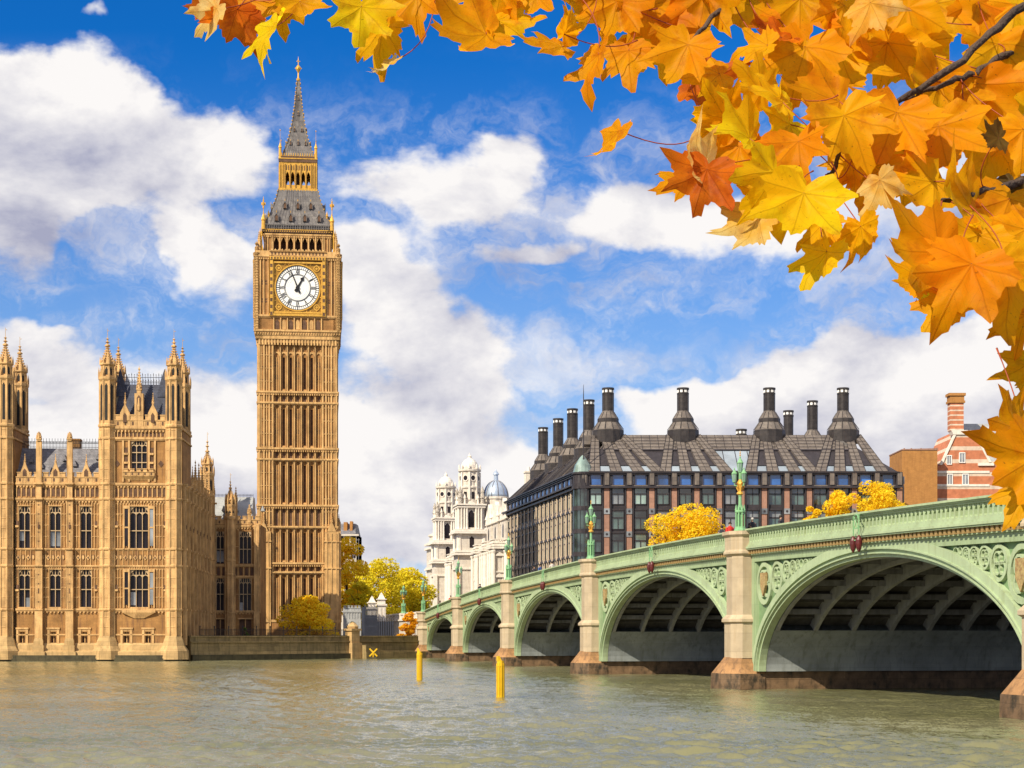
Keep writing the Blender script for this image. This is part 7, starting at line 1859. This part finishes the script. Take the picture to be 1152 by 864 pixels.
    print('leaves', len(LV))
LEAVES = [
 # upper left spray
 (235, 20, 2.3, 70, 235, 'cream', 30, -20), (262, 25, 2.32, 85, 200, 'rust', -25, 10), (285, 12, 2.35, 80, 160, 'orange', 10, 20), (300, 45, 2.25, 95, 205, 'yellow', 62, 5), (340, 12, 2.3, 75, 170, 'amber', -15, 25), (225, 8, 2.36, 60, 250, 'rust', 20, 10), (318, 8, 2.38, 80, 190, 'amber', 15, -20),
 (405, 25, 2.28, 105, 185, 'yellow', -10, 15), (430, 48, 2.33, 90, 190, 'amber', 30, -10), (435, 75, 2.3, 55, 210, 'cream', 60, 20), (470, 12, 2.36, 90, 175, 'orange', 20, 10), (500, 5, 2.4, 70, 160, 'amber', -20, 30),
 (525, 42, 2.3, 125, 245, 'orange', 28, 20), (570, 30, 2.34, 95, 150, 'amber', -20, 35), (560, 8, 2.36, 80, 200, 'amber', 25, -25), (618, 50, 2.32, 80, 255, 'orange', 50, 25), (640, 28, 2.3, 60, 20, 'amber', 60, 10), (600, 5, 2.36, 70, 190, 'orange', 10, 10),
 # top middle
 (690, 20, 2.4, 110, 190, 'orange', 15, 10), (668, 78, 2.3, 95, 190, 'orange', 64, 8), (690, 62, 2.42, 80, 200, 'amber', -20, 20), (708, 70, 2.36, 85, 175, 'orange', 10, 20), (690, 160, 2.25, 78, 202, 'orange', 60, 6), (740, 25, 2.42, 120, 170, 'orange', -10, 15), (765, 68, 2.3, 110, 205, 'orange', 20, 5),
 (790, 15, 2.42, 110, 190, 'orange', 12, -12), (830, 12, 2.44, 100, 160, 'orange', -18, 10), (800, 98, 2.38, 95, 120, 'rust', -10, 20), (795, 85, 2.32, 80, 255, 'amber', 30, 10), (735, 52, 2.44, 90, 215, 'amber', 10, 10), (655, 12, 2.42, 70, 215, 'orange', -15, 20),
 # left of the main cluster
 (865, 40, 2.4, 85, 250, 'rust', 50, 30), (850, 55, 2.36, 75, 280, 'amber', 35, -30), (845, 90, 2.3, 95, 300, 'amber', 25, 20), (870, 110, 2.28, 80, 260, 'yellow', 30, 40), (800, 130, 2.28, 95, 285, 'amber', -25, 20), (830, 150, 2.24, 115, 255, 'yellow', 20, 48), (795, 150, 2.32, 75, 240, 'yellow', -30, 10),
 (782, 185, 2.2, 95, 265, 'cream', 15, 45), (790, 208, 2.18, 105, 195, 'rust', 10, 12), (830, 178, 2.3, 85, 180, 'orange', 30, 20), (762, 205, 2.26, 75, 240, 'orange', 40, 10),
 # bright leaves low centre
 (862, 210, 2.15, 120, 215, 'yellow', -20, 20), (898, 240, 2.1, 135, 195, 'yellow', 8, 12), (845, 260, 2.16, 105, 200, 'cream', 45, 10), (858, 225, 2.2, 85, 225, 'amber', 25, 10), (920, 300, 2.12, 105, 208, 'yellow', 55, 5), (925, 265, 2.18, 80, 190, 'amber', 40, 0), (972, 270, 2.16, 85, 160, 'amber', 55, 10), (900, 175, 2.24, 105, 170, 'orange', 20, 25), (880, 150, 2.3, 110, 230, 'yellow', -15, 35),
 # main mass
 (900, 20, 2.46, 125, 180, 'orange', 10, 10), (945, 25, 2.44, 110, 200, 'amber', -20, 10), (985, 15, 2.4, 80, 150, 'cream', 30, 20), (1010, 30, 2.46, 120, 210, 'amber', 10, -10), (900, 75, 2.42, 130, 195, 'orange', 8, 10), (950, 80, 2.45, 120, 170, 'amber', -12, 12), (995, 70, 2.46, 110, 190, 'amber', 14, -14), (1055, 25, 2.5, 120, 175, 'amber', 10, 8), (1095, 20, 2.5, 110, 200, 'orange', -12, 10), (1140, 25, 2.5, 120, 190, 'amber', 10, 10),
 (925, 120, 2.36, 135, 240, 'orange', 15, 25), (960, 150, 2.26, 130, 160, 'amber', -10, 15), (1000, 150, 2.3, 140, 200, 'orange', 12, 8), (1050, 110, 2.42, 120, 210, 'amber', -15, 15), (1100, 120, 2.44, 130, 180, 'orange', 10, -8), (1140, 110, 2.46, 110, 170, 'amber', 10, 10), (1030, 70, 2.48, 110, 170, 'amber', 15, 10), (1120, 70, 2.48, 120, 190, 'amber', 0, 10),
 (1060, 165, 2.34, 130, 170, 'orange', 10, 10), (1115, 155, 2.2, 48, 265, 'dark', 20, 10), (1110, 175, 2.38, 130, 200, 'amber', -8, 12), (1150, 165, 2.36, 110, 185, 'amber', 12, 10), (985, 200, 2.3, 105, 200, 'orange', 25, 15), (1035, 215, 2.28, 120, 230, 'amber', 10, 20), (1020, 190, 2.36, 110, 185, 'amber', -12, 12), (960, 195, 2.3, 90, 170, 'amber', 50, 10),
 (1080, 235, 2.2, 130, 250, 'amber', 20, 42), (1130, 240, 2.24, 120, 200, 'orange', 10, 25), (995, 215, 2.24, 75, 150, 'cream', 50, 15), (1135, 215, 2.3, 60, 200, 'dark', 30, 10), (1152, 275, 2.2, 110, 190, 'amber', 10, 20),
 (1030, 285, 2.08, 150, 262, 'orange', 12, 14), (1025, 318, 2.12, 90, 240, 'amber', 35, 20), (1080, 320, 2.04, 150, 208, 'orange', 18, 10), (1060, 350, 2.08, 105, 215, 'amber', 45, 8), (1130, 320, 2.06, 150, 180, 'amber', -10, 10), (1045, 345, 2.14, 70, 250, 'yellow', 30, 20), (1150, 370, 2.1, 90, 195, 'orange', 25, 10), (1095, 280, 2.16, 100, 205, 'amber', 10, 10), (1158, 420, 2.1, 75, 190, 'amber', 35, 10),
 # lower right hanging leaves
 (1138, 482, 1.95, 110, 262, 'orange', 25, 42), (1148, 525, 1.9, 135, 235, 'orange', 15, 12), (1150, 560, 1.92, 95, 205, 'amber', 40, 5),
]
maple()
